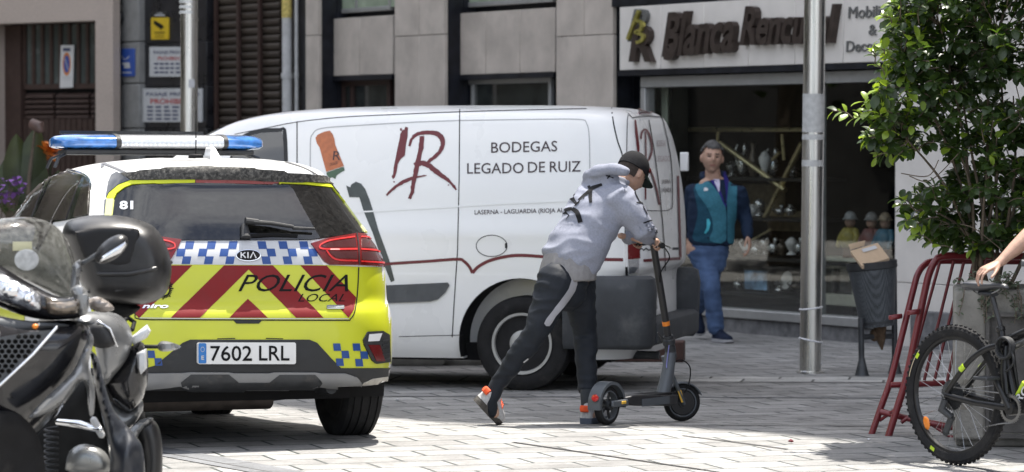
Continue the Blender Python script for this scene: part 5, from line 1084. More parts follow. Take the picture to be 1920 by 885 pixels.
# ---- walking man in front of the shop
m2 = root('person', (P(1330, 600, 29.8).x, 29.8, gz(29.8)), 0, 'grey haired man in navy and teal jacket walking past the shop window', 'person')
Q = lambda x, y, d=0: P(x, y, 29.8 + d)
F2 = V((.25, -.97, 0)).normalized(); hd2 = Q(1335, 296, -.05)
b = B(); head(b, hd2, V((.05, -.97, .05)), V((.06, 0, 1)), 1.16); b.tube([Q(1338, 345), Q(1336, 320, -.02)], [.075, .066], 14, rnd=True)
b.tube([Q(1322, 470), Q(1328, 430), Q(1340, 380), Q(1340, 348)], [(.18, .12), (.17, .12), (.20, .13), (.15, .09)], 16, ref=F2, rnd=True)
LG = [(Q(1318, 470, .02), Q(1334, 540, -.16), Q(1342, 614, -.12)), (Q(1338, 470, .05), Q(1328, 540, .10), Q(1306, 578, .46))]
for h_, k_, a_ in LG: b.tube([h_, k_, a_], [.09, .06, .045], 12, rnd=True)
AR = [(Q(1300, 360, .02), Q(1288, 405, .12), Q(1283, 440, .2)), (Q(1383, 360), Q(1396, 405, .05), Q(1403, 440, -.08))]
for s_, e_, w_ in AR: b.tube([s_, e_, w_], [.055, .045, .034], 12, rnd=True)
hand(b, AR[1][2], V((.12, -.2, -1)), V((.9, -.2, 0)), V((-.2, -1, 0)), (15, 25, 20), 1.15, (5, 15)); hand(b, AR[0][2], V((0, .1, -1)), V((-1, -.1, 0)), V((0, -1, 0)), (15, 25, 20), 1.15, (5, 15))
o = skinmesh(b, 'body', SKIN, m2, .0065, 2); face_marks(o, m2, hd2, V((.05, -.97, .05)), V((.06, 0, 1)), 1.16)
NAVYJ = mat('navy knit fleece', (.012, .022, .045), .8, var=.2, scale=60, bump=.2, bscale=200); TEAL = mat('teal knit fleece', (.04, .15, .205), .8, var=.2, scale=70, bump=.2, bscale=200); JEAN = mat('blue denim', (.065, .105, .20), .85, var=.28, scale=9, bump=.3, bscale=200); NSHOE = mat('navy suede shoe', (.012, .018, .038), .7, var=.2)
b = B(); b.tube([Q(1332, 460), Q(1332, 440), Q(1334, 410), Q(1340, 375), Q(1340, 352), Q(1339, 338)], [(.205, .145), (.21, .15), (.215, .15), (.235, .15), (.20, .12), (.10, .09)], 24, ref=F2)
for s_, e_, w_ in AR: b.tube([s_.lerp(Q(1340, 362), .3), s_, s_.lerp(e_, .5), e_, w_], [.08, .088, .075, .065, .05], 14, rnd=True)
b.tube([Q(1320, 335, .0), Q(1318, 328, .06), Q(1337, 325, .10), Q(1356, 328, .06), Q(1356, 338, .0)], .035, 10, rnd=True)
jk = skinmesh(b, 'jacket', NAVYJ, m2, .011, 4, .5, .008, (8, 8, 5), .020, (7, 7, 14), 2); js = surf_of(jk, m2); c9 = crop(1280, 250, 4.43)
jl = lambda p, n, m, o=.006: sheet([E_(c9(smooth2(p + [p[0]], 3)))], 5, js.eye(o), n, m, jk, .004)
jl([(92, 470), (120, 410), (170, 398), (235, 410), (330, 560), (357, 700), (357, 892), (95, 892), (110, 760), (125, 640)], 'blue_panel', mat('deep teal knit', (.016, .06, .095), .85, var=.35, scale=120, bump=.3, bscale=200), .0035)
jl([(105, 440), (140, 405), (215, 405), (300, 500), (355, 620), (356, 890), (225, 890), (250, 800), (240, 700), (190, 590), (130, 510)], 'teal_panel', TEAL); jl([(366, 625), (372, 430), (425, 385), (452, 440), (440, 700), (432, 890), (366, 890)], 'teal_panel', TEAL)
jl([(170, 300), (215, 300), (290, 420), (352, 590), (355, 470), (335, 340), (380, 330), (362, 560), (352, 610), (300, 500), (235, 400)], 'inner_collar', mat('purple blue knit', (.03, .025, .16), .8), .009); jl([(240, 345), (270, 335), (304, 390), (302, 490), (282, 450)], 'shirt_front', mat('pale shirt', (.55, .52, .66), .8), .010)
sheet([E_(c9([(175, 462), (195, 452), (215, 466), (205, 480), (180, 482)]))], 4, js.eye(.010), 'chest_logo', FILMW, jk); sheet([E_(c9([(200, 712), (218, 708), (230, 745), (218, 800), (190, 832), (178, 825), (200, 780)]))], 4, js.eye(.010), 'pocket_edge', mat('light teal trim', (.07, .42, .52), .7), jk)
sheet([E_(stroke(c9([(362, 600), (362, 890)]), 1.4))], 5, js.eye(.010), 'zip', NAVYJ, jk)
b = B(); b.tube([Q(1328, 452), Q(1328, 475), Q(1330, 492)], [(.185, .135), (.19, .14), (.16, .12)], 20, ref=F2, rnd=True)
for h_, k_, a_ in LG: b.tube([h_, h_.lerp(k_, .5), k_, k_.lerp(a_, .5), a_], [.108, .098, .078, .076, .072], 16, rnd=True)
skinmesh(b, 'jeans', JEAN, m2, .010, 4, .5, .006, (9, 9, 6), .014, (7, 7, 18), 4)
for a_, t_, u_ in ((LG[0][2], V((.10, -.24, 0)), V((0, 0, 1))), (LG[1][2], V((.03, -.13, -.15)), V((.1, -.7, .7)))):
    b = B(); h0 = V((a_.x, a_.y + .05, gz(29.8) + .03)) if a_ is LG[0][2] else a_ + V((0, .06, -.06)); hd = shoe(b, h0, h0 + t_ * 1.1, u_, .05, .09); b.bm.transform(Matrix.Translation(-m2.location)); so = b.out('shoe', NSHOE, m2, smooth=60); s2 = B(); sole(s2, hd, .053, .026); s2.bm.transform(Matrix.Translation(-m2.location)); s2.out('sole', mat('pale shoe sole', (.40, .40, .42), .8), so)
hair_cap(m2, hd2, V((.05, -.97, .05)), V((.06, 0, 1)), 1.16, HAIRG)
# ---------------------------------------------------------------- poles, litter bin, barrier
def pole(px0, px1, ybase, D, r, label, h):
    p0 = P(px0, ybase, D); p0.z = gz(D); p1 = P(px1, 0, D); o = root('lamp_post', p0, 0, label, 'lamp post', 'stainless steel lamp posts')
    d = (p1 - p0); d = d / d.z; s = B(); s.tube([V((0, 0, -.02)), d * h], r, 28); s.out('post', STEEL, o, smooth=60); return o, d
TAPE = mat('pale worn tape', (.46, .46, .45), .45, var=.15, scale=25); ZIP = mat('white cable tie', (.62, .62, .64), .4, var=.05)
po, d = pole(1519, 1528, 700, 25.5, .081, 'steel lamp post with taped band between walking man and litter bin', 6)
zat = lambda y: 1.635 - (y - 265) / (6400 / 25.5) - po.location.z
for y0, y1, m in ((248, 176, TAPE), (262, 252, TAPE), (312, 300, TAPE)): s = B(); s.tube([d * zat(y0), d * zat(y1)], .0825, 28); s.out('tape_band', m, po, smooth=60)
for y, t in ((578, .01), (638, -.016)):
    s = B(); c = d * zat(y); s.tube([c + V((.084 * math.cos(a), .084 * math.sin(a), t * math.cos(a))) for a in [2 * pi * k / 24 for k in range(24)]], .008, 6, close=True); s.out('cable_tie', ZIP, po)
s = B(); s.lathe([(.10, 0), (.10, .012), (.084, .02)], seg=28); s.out('base_plate', STEEL, po)
po, d = pole(354.5, 354.5, 610, 30.5, .077, 'steel lamp post with louvred lamp before the black marble wall', 3.3)
zat = lambda y: 1.635 - (y - 265) / (6400 / 30.5) - po.location.z
z0 = zat(37); s = B(); s.tube([d * (z0 - .01), d * (z0 + .012)], .082, 28); s.out('ring', STEEL, po)
for k in range(9): s = B(); s.lathe([(.081, 0), (.081, .022), (.07, .03), (.07, -.005)], (0, 0, z0 + .05 + k * .048), seg=28); s.out('louver', mat('pale lamp louver', (.62, .63, .62), .35, .2, var=.05), po)
s = B(); c = V((.035, -.074, zat(157))); s.box(c, (.055, .004, .075), Matrix.Rotation(R(24), 3, 'Z')); s.out('sticker', FILMW, po); 
# litter bin, leaning
bx = P(1645, 705, 25.3); bx.z = gz(25.3); bn = root('litter_bin', bx, 0, 'dark grey perforated litter bin leaning on its stand by the shop wall', 'litter bin')
BP = lambda x, y, dd=0: P(x, y, 25.3 + dd) - bx
BINM = mat('dark grey bin sheet', (.085, .093, .102), .5, .2, var=.2, dirt=((.20, .21, .22), 9, .60, .6))
def perforate(m, k=105):
    n = m.node_tree.nodes; l = m.node_tree.links.new; p = n['Principled BSDF']; tc = n.new('ShaderNodeTexCoord'); v = n.new('ShaderNodeTexVoronoi'); v.inputs['Scale'].default_value = k; v.inputs['Randomness'].default_value = .0; l(tc.outputs['Object'], v.inputs[0])
    r = n.new('ShaderNodeMapRange'); r.inputs[1].default_value = .32; r.inputs[2].default_value = .40; l(v.outputs['Distance'], r.inputs[0]); src = p.inputs['Base Color'].links[0].from_socket
    mx = n.new('ShaderNodeMix'); mx.data_type = 'RGBA'; l(r.outputs[0], mx.inputs[0]); mx.inputs[6].default_value = (.008, .008, .009, 1); l(src, mx.inputs[7]); l(mx.outputs[2], p.inputs['Base Color'])
perforate(BINM)
c0, c1b = BP(1634, 492), BP(1645, 612); ax = (c0 - c1b).normalized(); Lh = (c0 - c1b).length
s = B(); s.lathe([(0, 0), (.122, 0), (.124, .01), (.182, Lh - .03), (.182, Lh), (.174, Lh), (.118, .02), (0, .02)], c1b, ax, 40); s.out('bin_body', BINM, bn, smooth=40)
s = B(); s.lathe([(.184, Lh - .05), (.190, Lh - .045), (.190, Lh + .006), (.172, Lh + .006), (.172, Lh - .05)], c1b, ax, 40, closed=True); s.out('rim', PLAST, bn, smooth=40)
s = B(); s.lathe([(.1235, .02), (.1265, .02), (.132, .09), (.129, .09)], c1b, ax, 40, closed=True); s.out('bottom_band', IRON, bn)
pat = Surf(None, None) if False else None
for x, dd, yt in ((1616, -.1, 596), (1678, .12, 500)):
    s = B(); b0 = BP(x, 705, dd); b0.z = 0; t_ = BP(x - 2, yt, dd); s.tube([b0, t_], .022, 10); lg = s.out('leg', IRON, bn); s = B(); s.lathe([(.055, 0), (.05, .012), (.024, .12), (.022, .13)], b0, (0, 0, 1), 16); s.out('foot', IRON, lg)
s = B(); s.tube([BP(1614, 632, -.1), BP(1678, 630, .12)], [(.012, .02)] * 2, 8); s.out('cross_bar', IRON, bn)
s = B(); 
for k in range(1): s.ball(BP(1640, 628), (.04, .03, .05)); s.tube([BP(1650, 612), BP(1652, 640), BP(1654, 656)], [.05, .03, .006], 8)
s.out('torn_bag', mat('brown rag', (.09, .06, .04), .9, var=.4, scale=30), bn)
cbx = P(1632, 490, 25.28); cb_ = root('cardboard_box', cbx, 0, 'flattened tan cardboard box lying on top of the litter bin', 'box'); CP = lambda x, y, dd=0: P(x, y, 25.28 + dd) - cbx
CARD = mat('tan cardboard', (.50, .375, .26), .8, var=.06, scale=20, stretch=(1, 1, 1))
s = B(); top = [CP(1594, 470, -.05), CP(1646, 455, .22), CP(1668, 484, .12), CP(1616, 498, -.18)]; n_ = V((.12, .2, -1)).normalized() * .028; s.hexa([p + n_ for p in top], top); s.out('box_body', CARD, cb_, bevel=.003)
s = B(); s.hexa([p + n_ * .2 + V((0, 0, .012)) for p in (top[0], top[0].lerp(top[1], .5), top[0].lerp(top[1], .5) + V((.01, .03, .03)), top[0] + V((-.01, .03, .03)))], [p + V((0, .004, .016)) for p in (top[0], top[0].lerp(top[1], .5), top[0].lerp(top[1], .5) + V((.01, .03, .03)), top[0] + V((-.01, .03, .03)))]); s.out('flap', CARD, cb_)
f = lambda u, v: top[0].lerp(top[1], u).lerp(top[3].lerp(top[2], u), v) - n_.normalized() * .003
s = B(); s.face([f(.35, .12), f(.85, .12), f(.85, .32), f(.35, .32)]); s.out('shipping_label', FILMW, cb_, fix=False)
# red barrier
REDB = mat('dark red painted steel', (.155, .012, .018), .35, .1, var=.12, coat=.3, dirt=((.07, .035, .03), 14, .60, .7))
bo = P(1700, 819, 18.95); bo.z = gz(18.95); ba = root('street_barrier', bo, 0, 'dark red tubular steel barrier behind the bicycle rear wheel', 'barrier'); BB = lambda x, y, dd=0: P(x, y, 18.95 + dd) - bo
def rtube(pts, r, nm, m=REDB, par=None, o=None, seg=12): s = B(); s.tube(pts, r, seg); return s.out(nm, m, par or ba, smooth=60)
tA = smooth2([tuple(BB(*q)) for q in ((1632, 821, .12), (1651, 766, .12), (1671, 709, .12), (1693, 622, .13), (1713, 541, .14), (1721, 514, .15), (1733, 497, .16), (1750, 490, .17), (1800, 489, .2), (1880, 490, .25), (1990, 490, .3))], 4)
tB = smooth2([tuple(BB(*q)) for q in ((1665, 821, -.02), (1682, 766, -.02), (1698, 714, -.02), (1717, 628, -.02), (1734, 546, -.02), (1742, 514, -.02), (1753, 491, -.02), (1771, 480, -.02), (1850, 480, 0), (1990, 481, 0))], 4)
rtube(tA, .0185, 'frame_tube'); rtube(tB, .0205, 'frame_tube')
for a, c in (((1762, 492), (1702, 709)), ((1788, 490), (1733, 713)), ((1807, 492), (1752, 714)), ((1826, 490), (1776, 714)), ((1850, 488), (1806, 714)), ((1875, 488), (1832, 714))): rtube([BB(*a, .08), BB(*c, .08)], .009, 'upright', seg=8)
rtube([BB(1670, 722, .06), BB(1900, 714, .10)], .017, 'lower_rail'); rtube([BB(1652, 772, .1), BB(1700, 784, .02), BB(1780, 800, -.1), BB(1850, 812, -.1)], .018, 'foot_rail'); rtube([BB(1650, 788, .12), BB(1690, 760, .0)], .010, 'brace', seg=8); rtube([BB(1690, 792, 0), BB(1716, 775, .02), BB(1788, 822, -.12)], .012, 'brace', seg=8)
for x, y, dd in ((1683, 594, .13), (1717, 585, -.02)): s = B(); c = BB(x - 4, y, dd - .02); s.tube([c + V((.036 * math.cos(a), .026 * math.sin(a), .004 * math.cos(a))) for a in [2 * pi * k / 20 for k in range(20)]], [(.004, .013)] * 20, 8, ref=(0, 0, 1), close=True); s.out('cuff', REDB, ba)
for x in (1960, 1990): rtube([BB(x + 8, 821, .1), BB(x, 481, 0)], .019, 'frame_tube')

# ---------------------------------------------------------------- planter and shrub
CONC = mat('weathered concrete', (.225, .215, .195), .9, var=.22, scale=7, bump=.5, bscale=50, dirt=((.10, .10, .09), 5, .52, .6))
po_ = P(1787, 838, 18.25); po_.z = gz(18.3); pl_ = root('concrete_planter', po_, R(-7), 'grey concrete planter under the leafy shrub behind the bicycle', 'planter')
s = B(); Lx, Ly, Lz = .98, .62, .85
s.loft([[(x0 + a, y0 + c, z) for a, c in ((i, i), (Lx - i, i), (Lx - i, Ly - i), (i, Ly - i))] for i, z, x0, y0 in ((.02, .0, 0, 0), (.0, .05, 0, 0), (0, Lz - .02, 0, 0), (.015, Lz, 0, 0), (.07, Lz, 0, 0), (.08, Lz - .08, 0, 0))]); s.out('planter_shell', CONC, pl_, bevel=.012)
s = B(); 
for x0, x1, z0, z1 in ((.17, .19, .05, .72), (.79, .81, .05, .72), (.19, .79, .70, .72), (.19, .79, .05, .07)): blk(s, x0, x1, -.035, .002, z0, z1)
s.box((.49, -.004, .39), (.60, .004, .62)); s.out('planter_panel', mat('dark panel concrete', (.11, .105, .10), .9, var=.3, scale=8, bump=.4), pl_)  # recessed panel given a darker concrete colour than the shell
s = B(); s.box((.085, -.02, .44), (.17, .05, .80)); s.out('corner_pier', CONC, pl_, bevel=.015)
s = B(); s.box((.49, .31, Lz - .09), (.82, .46, .04)); s.out('soil', mat('soil', (.04, .03, .022), .95, var=.4, scale=30, bump=.6), pl_)
def leaf_mat(name, col, tr, gloss=.35):
    m = mat(name, col, gloss, var=.35, scale=9, spec=.55); t = m.node_tree; n = t.nodes; l = t.links.new; o = n['Material Output']; p = n['Principled BSDF']
    tl = n.new('ShaderNodeBsdfTranslucent'); tl.inputs[0].default_value = (*tr, 1); mi = n.new('ShaderNodeMixShader'); mi.inputs[0].default_value = .32; l(p.outputs[0], mi.inputs[1]); l(tl.outputs[0], mi.inputs[2]); l(mi.outputs[0], o.inputs[0]); return m
LEAF = leaf_mat('dark glossy leaf', (.028, .05, .016), (.10, .19, .015)); LITYOUNG = leaf_mat('sunlit young leaf', (.19, .28, .03), (.42, .58, .04)); BARK = mat('grey brown bark', (.13, .105, .08), .85, var=.3, scale=30, bump=.4); PALEL = leaf_mat('pale grey green leaf', (.12, .15, .10), (.1, .14, .06), .6)  # young leaf colour brightened to stand in for sun on the left sprays
def leaf(b, base, d, up, L_, w):
    d = d.normalized(); s_ = d.cross(up)
    if s_.length < .1: s_ = d.cross(V((1, .3, .2)))
    s_.normalize(); n = s_.cross(d).normalized(); pts = []
    mid = [base, base + d * L_ * .35 + n * L_ * .03, base + d * L_ * .75 + n * .01 * L_, base + d * L_ - n * L_ * .10]
    vs_m = [b.bm.verts.new(p) for p in mid]
    for sg in (1, -1):
        a = b.bm.verts.new(base + d * L_ * .30 + s_ * sg * w * .40 + n * L_ * .09); c = b.bm.verts.new(base + d * L_ * .66 + s_ * sg * w * .50 + n * L_ * .09); e = b.bm.verts.new(base + d * L_ * .9 + s_ * sg * w * .28 + n * L_ * .0)
        for f in ((vs_m[0], a, vs_m[1]), (vs_m[1], a, c, vs_m[2]), (vs_m[2], c, e, vs_m[3])):
            b.bm.faces.new(f if sg > 0 else f[::-1])
def inside(poly, x, y):
    c = False
    for (x1, y1), (x2, y2) in zip(poly, poly[1:] + poly[:1]):
        if (y1 > y) != (y2 > y) and x < (x2 - x1) * (y - y1) / (y2 - y1) + x1: c = not c
    return c
rnd = random.Random(11)
sb = root('leafy_shrub', po_ + V((.45, .25, .78)), 0, 'large dark green shrub with glossy leaves growing from the concrete planter', 'shrub'); so_ = V(sb.location)
FOL, YNG, BRN_ = B(), B(), B(); SP = lambda x, y, D=18.6: P(x, y, D) - so_
bpoly = [(1668, -30), (1700, -120), (2080, -120), (2080, 440), (1960, 470), (1850, 480), (1790, 470), (1735, 446), (1700, 420), (1690, 385), (1700, 350), (1745, 335), (1765, 322), (1720, 300), (1660, 292), (1622, 268), (1640, 235), (1618, 205), (1660, 150), (1650, 95), (1672, 40)]
gaps = [((1738, 296), (36, 24)), ((1700, 322), (28, 16)), ((1905, 172), (20, 26)), ((1822, 300), (14, 12)), ((1680, 175), (10, 12)), ((1900, 290), (14, 12)), ((1885, 40), (14, 10)), ((1806, 228), (13, 9)), ((1862, 330), (16, 12)), ((1764, 214), (9, 9)), ((1790, 395), (14, 9)), ((1735, 385), (10, 12))]
# stems
hubs = []
for x, y, dd in ((1700, 120, -.1), (1690, 250, -.1), (1760, 40, 0), (1800, 160, .1), (1830, -60, .1), (1870, 60, -.1), (1900, 180, .0), (1790, 260, 0), (1850, 330, -.2), (1760, 400, -.1), (1900, 420, 0), (1960, 100, .1), (1990, 260, 0), (1860, 220, .3)):
    st_ = SP(1850 + rnd.uniform(-25, 40), 545, 18.6); e_ = SP(x, y, 18.6 + dd); mid = st_.lerp(e_, .5) + V((rnd.uniform(-.05, .1), rnd.uniform(-.1, .1), .10)); pts = [V(p) for p in smooth2([tuple(st_), tuple(mid), tuple(e_)], 6)]
    n = len(pts); BRN_.tube(pts, [.012 * (1 - .75 * i / n) for i in range(n)], 6); hubs += pts[4:]
def spray(base, tip, nl, young=0., lw=1.):
    mid = base.lerp(tip, .5) + V((rnd.uniform(-.02, .02), rnd.uniform(-.02, .02), .015)); pts = [V(p) for p in smooth2([tuple(base), tuple(mid), tuple(tip)], 3)]
    BRN_.tube(pts, [.0035] * (len(pts) - 1) + [.0018], 5); ax = (tip - base).normalized()
    for k in range(nl):
        f = .25 + .75 * (k + .5) / nl; p = base.lerp(mid, f * 2) if f < .5 else mid.lerp(tip, f * 2 - 1); a = k * 2.4 + rnd.uniform(-.4, .4); o_ = ax.orthogonal().normalized(); o_ = Matrix.Rotation(a, 3, ax) @ o_
        d_ = (o_ * rnd.uniform(.6, 1.1) + ax * rnd.uniform(.3, .9) + V((0, 0, -.15))).normalized(); L_ = rnd.uniform(.056, .09) * lw
        leaf(YNG if rnd.random() < young * (1.6 if k > nl - 5 else .5) else FOL, p, d_, V((rnd.uniform(-.5, .5), rnd.uniform(-.6, .2), 1)), L_, L_ * rnd.uniform(.50, .62))
count = 0
while count < 960:
    x, y = rnd.uniform(1600, 2080), rnd.uniform(-120, 470)
    if not inside(bpoly, x, y): continue
    if any(((x - cx) / (a + 7)) ** 2 + ((y - cy) / (b_ + 7)) ** 2 < 1 for (cx, cy), (a, b_) in gaps): continue
    p = SP(x, y, 18.6 + max(-.45, min(.55, rnd.gauss(0, .24)))); h_ = min(hubs, key=lambda q: (q - p).length); bs = p - (p - h_).normalized() * min((p - h_).length, rnd.uniform(.10, .18)) + V((0, 0, -.02)); spray(bs, p, rnd.randint(7, 11), .26 if x < 1725 else .05); count += 1
for pts, yg in (([(1690, 130), (1660, 105), (1652, 92)], .7), ([(1700, 235), (1640, 225), (1600, 222), (1560, 208)], .45), ([(1690, 250), (1650, 262), (1625, 262)], .3), ([(1700, 190), (1665, 160), (1655, 150)], .7), ([(1712, 90), (1690, 40), (1680, 12)], .6), ([(1700, 270), (1668, 288), (1640, 296)], .3),
                ([(1690, 215), (1645, 205), (1618, 190)], .6), ([(1760, 400), (1715, 395), (1690, 372)], .25), ([(1700, 60), (1672, 45), (1655, 30)], .6), ([(1790, 470), (1752, 462), (1722, 440)], .2), ([(1700, 165), (1672, 172), (1646, 172)], .6), ([(1660, 150), (1640, 120), (1632, 95)], .5)):
    q = [SP(x, y, 18.45) for x, y in pts]
    for a, c in zip(q, q[1:]): spray(a, c, 6, yg, .95)
for k in range(5):                                  # bare arching twigs across the gaps
    a, c, e = [(1705, 330, 1745, 338, 1800, 285), (1860, 235, 1900, 215, 1925, 190), (1880, 260, 1915, 225, 1905, 160), (1760, 300, 1740, 330, 1690, 325), (1880, 470, 1830, 430, 1800, 420)][k][0:2], None, None
    w_ = [(1705, 330, 1745, 338, 1800, 285), (1860, 235, 1900, 215, 1925, 190), (1880, 260, 1915, 225, 1905, 160), (1760, 300, 1740, 330, 1690, 325), (1880, 470, 1830, 430, 1800, 420)][k]
    BRN_.tube([V(p) for p in smooth2([tuple(SP(w_[0], w_[1], 18.3)), tuple(SP(w_[2], w_[3], 18.3)), tuple(SP(w_[4], w_[5], 18.4))], 6)], .003, 5)
BRN_.out('branches', BARK, sb, smooth=180); FOL.out('crown', LEAF, sb, smooth=60, fix=False); YNG.out('sunlit_young_leaves', LITYOUNG, sb, smooth=60, fix=False)
# grey green trailing plant over the planter edge
tp = root('trailing_plant', po_ + V((.3, .05, .85)), 0, 'pale grey green trailing plant hanging over the planter edge beneath the saddle', 'plant'); to_ = V(tp.location); fb, sbm = B(), B()
for k in range(34):
    x0 = rnd.uniform(1800, 1915); a = P(x0, rnd.uniform(528, 545), 18.25) - to_; e = P(x0 + rnd.uniform(-25, 15), rnd.uniform(520, 610) if k % 3 else rnd.uniform(505, 530), 18.16) - to_; sbm.tube([a, a.lerp(e, .5) + V((0, -.04, .02)), e], .0022, 5)
    for j in range(9):
        p = a.lerp(e, j / 8); leaf(fb, p, V((rnd.uniform(-1, 1), rnd.uniform(-1, .2), rnd.uniform(-.6, .8))), V((0, -.5, 1)), rnd.uniform(.022, .036), rnd.uniform(.012, .018))
sbm.out('stems', BARK, tp); fb.out('leaves', PALEL, tp, smooth=60, fix=False)

# ---------------------------------------------------------------- bicycle
bc = P(1792, 873, 17.2); bc.z = gz(17.2); BH = math.atan2(-.80, .60); bk = root('mountain_bike', bc, BH - pi / 2, 'black mountain bike with green accents held by its saddle at right edge', 'bicycle')
FR = mat('satin black frame', (.010, .010, .011), .32, .0, var=.15, spec=.35, coat=.1); LIME = mat('lime green decal', (.45, .62, .03), .4, var=0); STL = mat('worn steel', (.22, .22, .22), .35, .9, var=.2); SPK = mat('steel spoke', (.35, .35, .35), .3, 1, var=0)
def bwheel(y, rear):
    c = V((0, y, .356)); s = B(); s.lathe([(.296, -.017), (.305, -.022), (.332, -.024), (.346, -.016), (.351, 0), (.346, .016), (.332, .024), (.305, .022), (.296, .017)], c, (1, 0, 0), 72, closed=True)
    for k in range(66):
        a = 2 * pi * k / 66
        for x, r_, w_ in ((-.019, .343, .012), (.0, .352, .014), (.019, .343, .012)):
            aa = a + (.5 if x == 0 else 0) * 2 * pi / 66; e = V((0, math.cos(aa), math.sin(aa))); s.box(c + e * r_ + V((x, 0, 0)), (w_ * .8, .013, .008), Matrix((V((1, 0, 0)), V((0, -e.z, e.y)), e)).transposed())
    w_ = s.out('wheel', RUB, bk, smooth=30)
    s = B(); s.lathe([(.302, -.013), (.302, .013), (.284, .012), (.276, 0), (.284, -.012)], c, (1, 0, 0), 64, closed=True); s.out('rim', FR, w_)
    for k in range(28):
        a = 2 * pi * k / 28; b_ = a + (1 if k % 4 < 2 else -1) * 1.15; x = .03 if k % 2 else -.03; e = V((0, math.cos(a), math.sin(a))); h_ = V((0, math.cos(b_), math.sin(b_))); s = B(); s.tube([c + h_ * .026 + V((x, 0, 0)), c + e * .279], .0013, 4); s.out('spoke', SPK, w_)
    s = B(); s.lathe([(.008, -.07), (.008, -.045), (.03, -.036), (.03, -.028), (.018, -.02), (.018, .02), (.03, .028), (.03, .036), (.008, .045), (.008, .07)], c, (1, 0, 0), 20); s.out('hub', FR, w_)
    for a0 in (2.45, 4.2):
        s = B(); an = [a0 + .05 * i for i in range(3)]; s.loft([[c + V((.030, r_ * math.cos(t), r_ * math.sin(t))) for t in an] for r_ in (.303, .322)], caps=False, closed=False); s.out('rim_decal', LIME, w_, fix=False)
    s = B(); an = [1.75 + .035 * i for i in range(16)]; 
    sheet([text_edges('ONZA', 0, 0, 1, .016)] if False else [E_(rect(0, 0, 1, .0045))], .06, lambda u, v: (c + V((.0295, (.318 + v) * math.cos(2.9 - u * .5), (.318 + v) * math.sin(2.9 - u * .5))), V((1, 0, 0))), 'tyre_print', mat('pale tan print', (.5, .42, .3), .6), w_)
    return w_
rw_ = bwheel(0, True); bwheel(1.16, False)
c = V((0, 0, .356))
s = B(); q = V((.012, -.20, -.155)); s.ball(c + q, (.008, .022, .036), Matrix.Rotation(R(20), 3, 'X')); s.out('spoke_reflector', ORG, rw_)
for i, r_ in enumerate((.076, .068, .060, .053, .046, .040, .034)):
    s = B(); x = .026 + .0045 * i; pr = [(r_ - .012, x - .001), (r_, x - .001), (r_, x + .001), (r_ - .012, x + .001)]; s.lathe(pr, c, (1, 0, 0), 36, closed=True)
    for k in range(int(r_ * 420)):
        a = 2 * pi * k / int(r_ * 420); s.box(c + V((x, (r_ + .002) * math.cos(a), (r_ + .002) * math.sin(a))), (.0018, .004, .004), Matrix.Rotation(a, 3, 'X'))
    s.out('sprocket', IRON, bk)
s = B(); s.lathe([(.14 * .55, -.062), (.14 * .57, -.06), (.045, -.06), (.045, -.062)], c, (1, 0, 0), 36, closed=True); s.out('brake_disc', STL, bk)
def bt(pts, r, nm, m=FR, par=bk, seg=12): s = B(); s.tube(pts, r, seg); return s.out(nm, m, par, smooth=60)
BBk = V((0, .43, .315))
for q in (-1, 1):
    bt([(q * .066, -.005, .356), (q * .066, .02, .352), (q * .058, .2, .33), (q * .045, .40, .318)], [(.012, .018), (.011, .016), (.010, .016), (.012, .018)], 'chain_stay'); bt(smooth2([(q * .066, 0, .37), (q * .064, .05, .43), (q * .06, .16, .54), (q * .05, .27, .605), (q * .03, .37, .63)], 4), [(.010, .015)] * 17, 'seat_stay')
    bt([(q * .068, .10, .49), (q * .066, .125, .512)], [(.0108, .0158)] * 2, 'stay_decal', LIME); bt([(q * .04, .40, .33), (q * .035, .37, .50), (q * .02, .365, .62)], [(.012, .02)] * 3, 'rocker')
s = B(); s.lathe([(.03, -.06), (.034, -.05), (.034, .05), (.03, .06)], BBk, (1, 0, 0), 20); s.out('bottom_bracket', FR, bk)
bt([BBk, V((0, .36, .52)), V((0, .315, .70))], [(.022, .026), (.020, .022), (.018, .019)], 'seat_tube'); bt([V((0, .325, .68)), V((0, .245, .885))], .0145, 'seat_post', BSTEM)
s = B(); s.lathe([(.022, 0), (.024, .004), (.024, .022), (.02, .026)], (0, .318, .69), (0, -.36, .93), 16); s.out('seat_clamp', FR, bk)
bt([BBk + V((0, .02, .02)), V((0, .66, .50)), V((0, 1.0, .83))], [(.030, .042), (.032, .044), (.026, .034)], 'down_tube'); bt([V((0, .335, .64)), V((0, .65, .755)), V((0, .985, .90))], [(.020, .022), (.020, .024), (.02, .026)], 'top_tube'); bt([V((0, .98, .96)), V((0, 1.02, .82))], .026, 'head_tube')
bt([V((0, .365, .60)), V((0, .62, .70))], .018, 'shock', STL); 
for q in (-1, 1): bt([V((q * .06, 1.03, .80)), V((q * .065, 1.10, .58)), V((q * .065, 1.16, .356))], [.018, .02, .016], 'fork_leg')
bt([V((-.07, 1.03, .80)), V((.07, 1.03, .80))], .022, 'fork_crown'); bt([V((0, .98, .96)), V((0, .99, 1.0)), V((0, 1.01, 1.02))], .016, 'stem')
hbm = Matrix.Translation((0, .98, 1.02)) @ Matrix.Rotation(R(-28), 4, 'Z')
s = B(hbm); s.tube([(-.37, -.05, .03), (-.1, 0, .01), (0, .02, 0), (.1, 0, .01), (.37, -.05, .03)], .012, 10); s.out('handlebar', BSTEM, bk)
for q in (-1, 1): s = B(hbm); s.tube([(q * .25, -.03, .022), (q * .375, -.051, .03)], .017, 12); s.out('grip', GREYP, bk)
ln = [V((0, .62 * a + .43 * (1 - a), .47 * a + .315 * (1 - a))) for a in (0, 1)]
dv = V((0, .34, .33)).normalized(); nv = V((0, -dv.z, dv.y)); o_ = V((.0375, .47, .30)) + dv * .04 + nv * .024
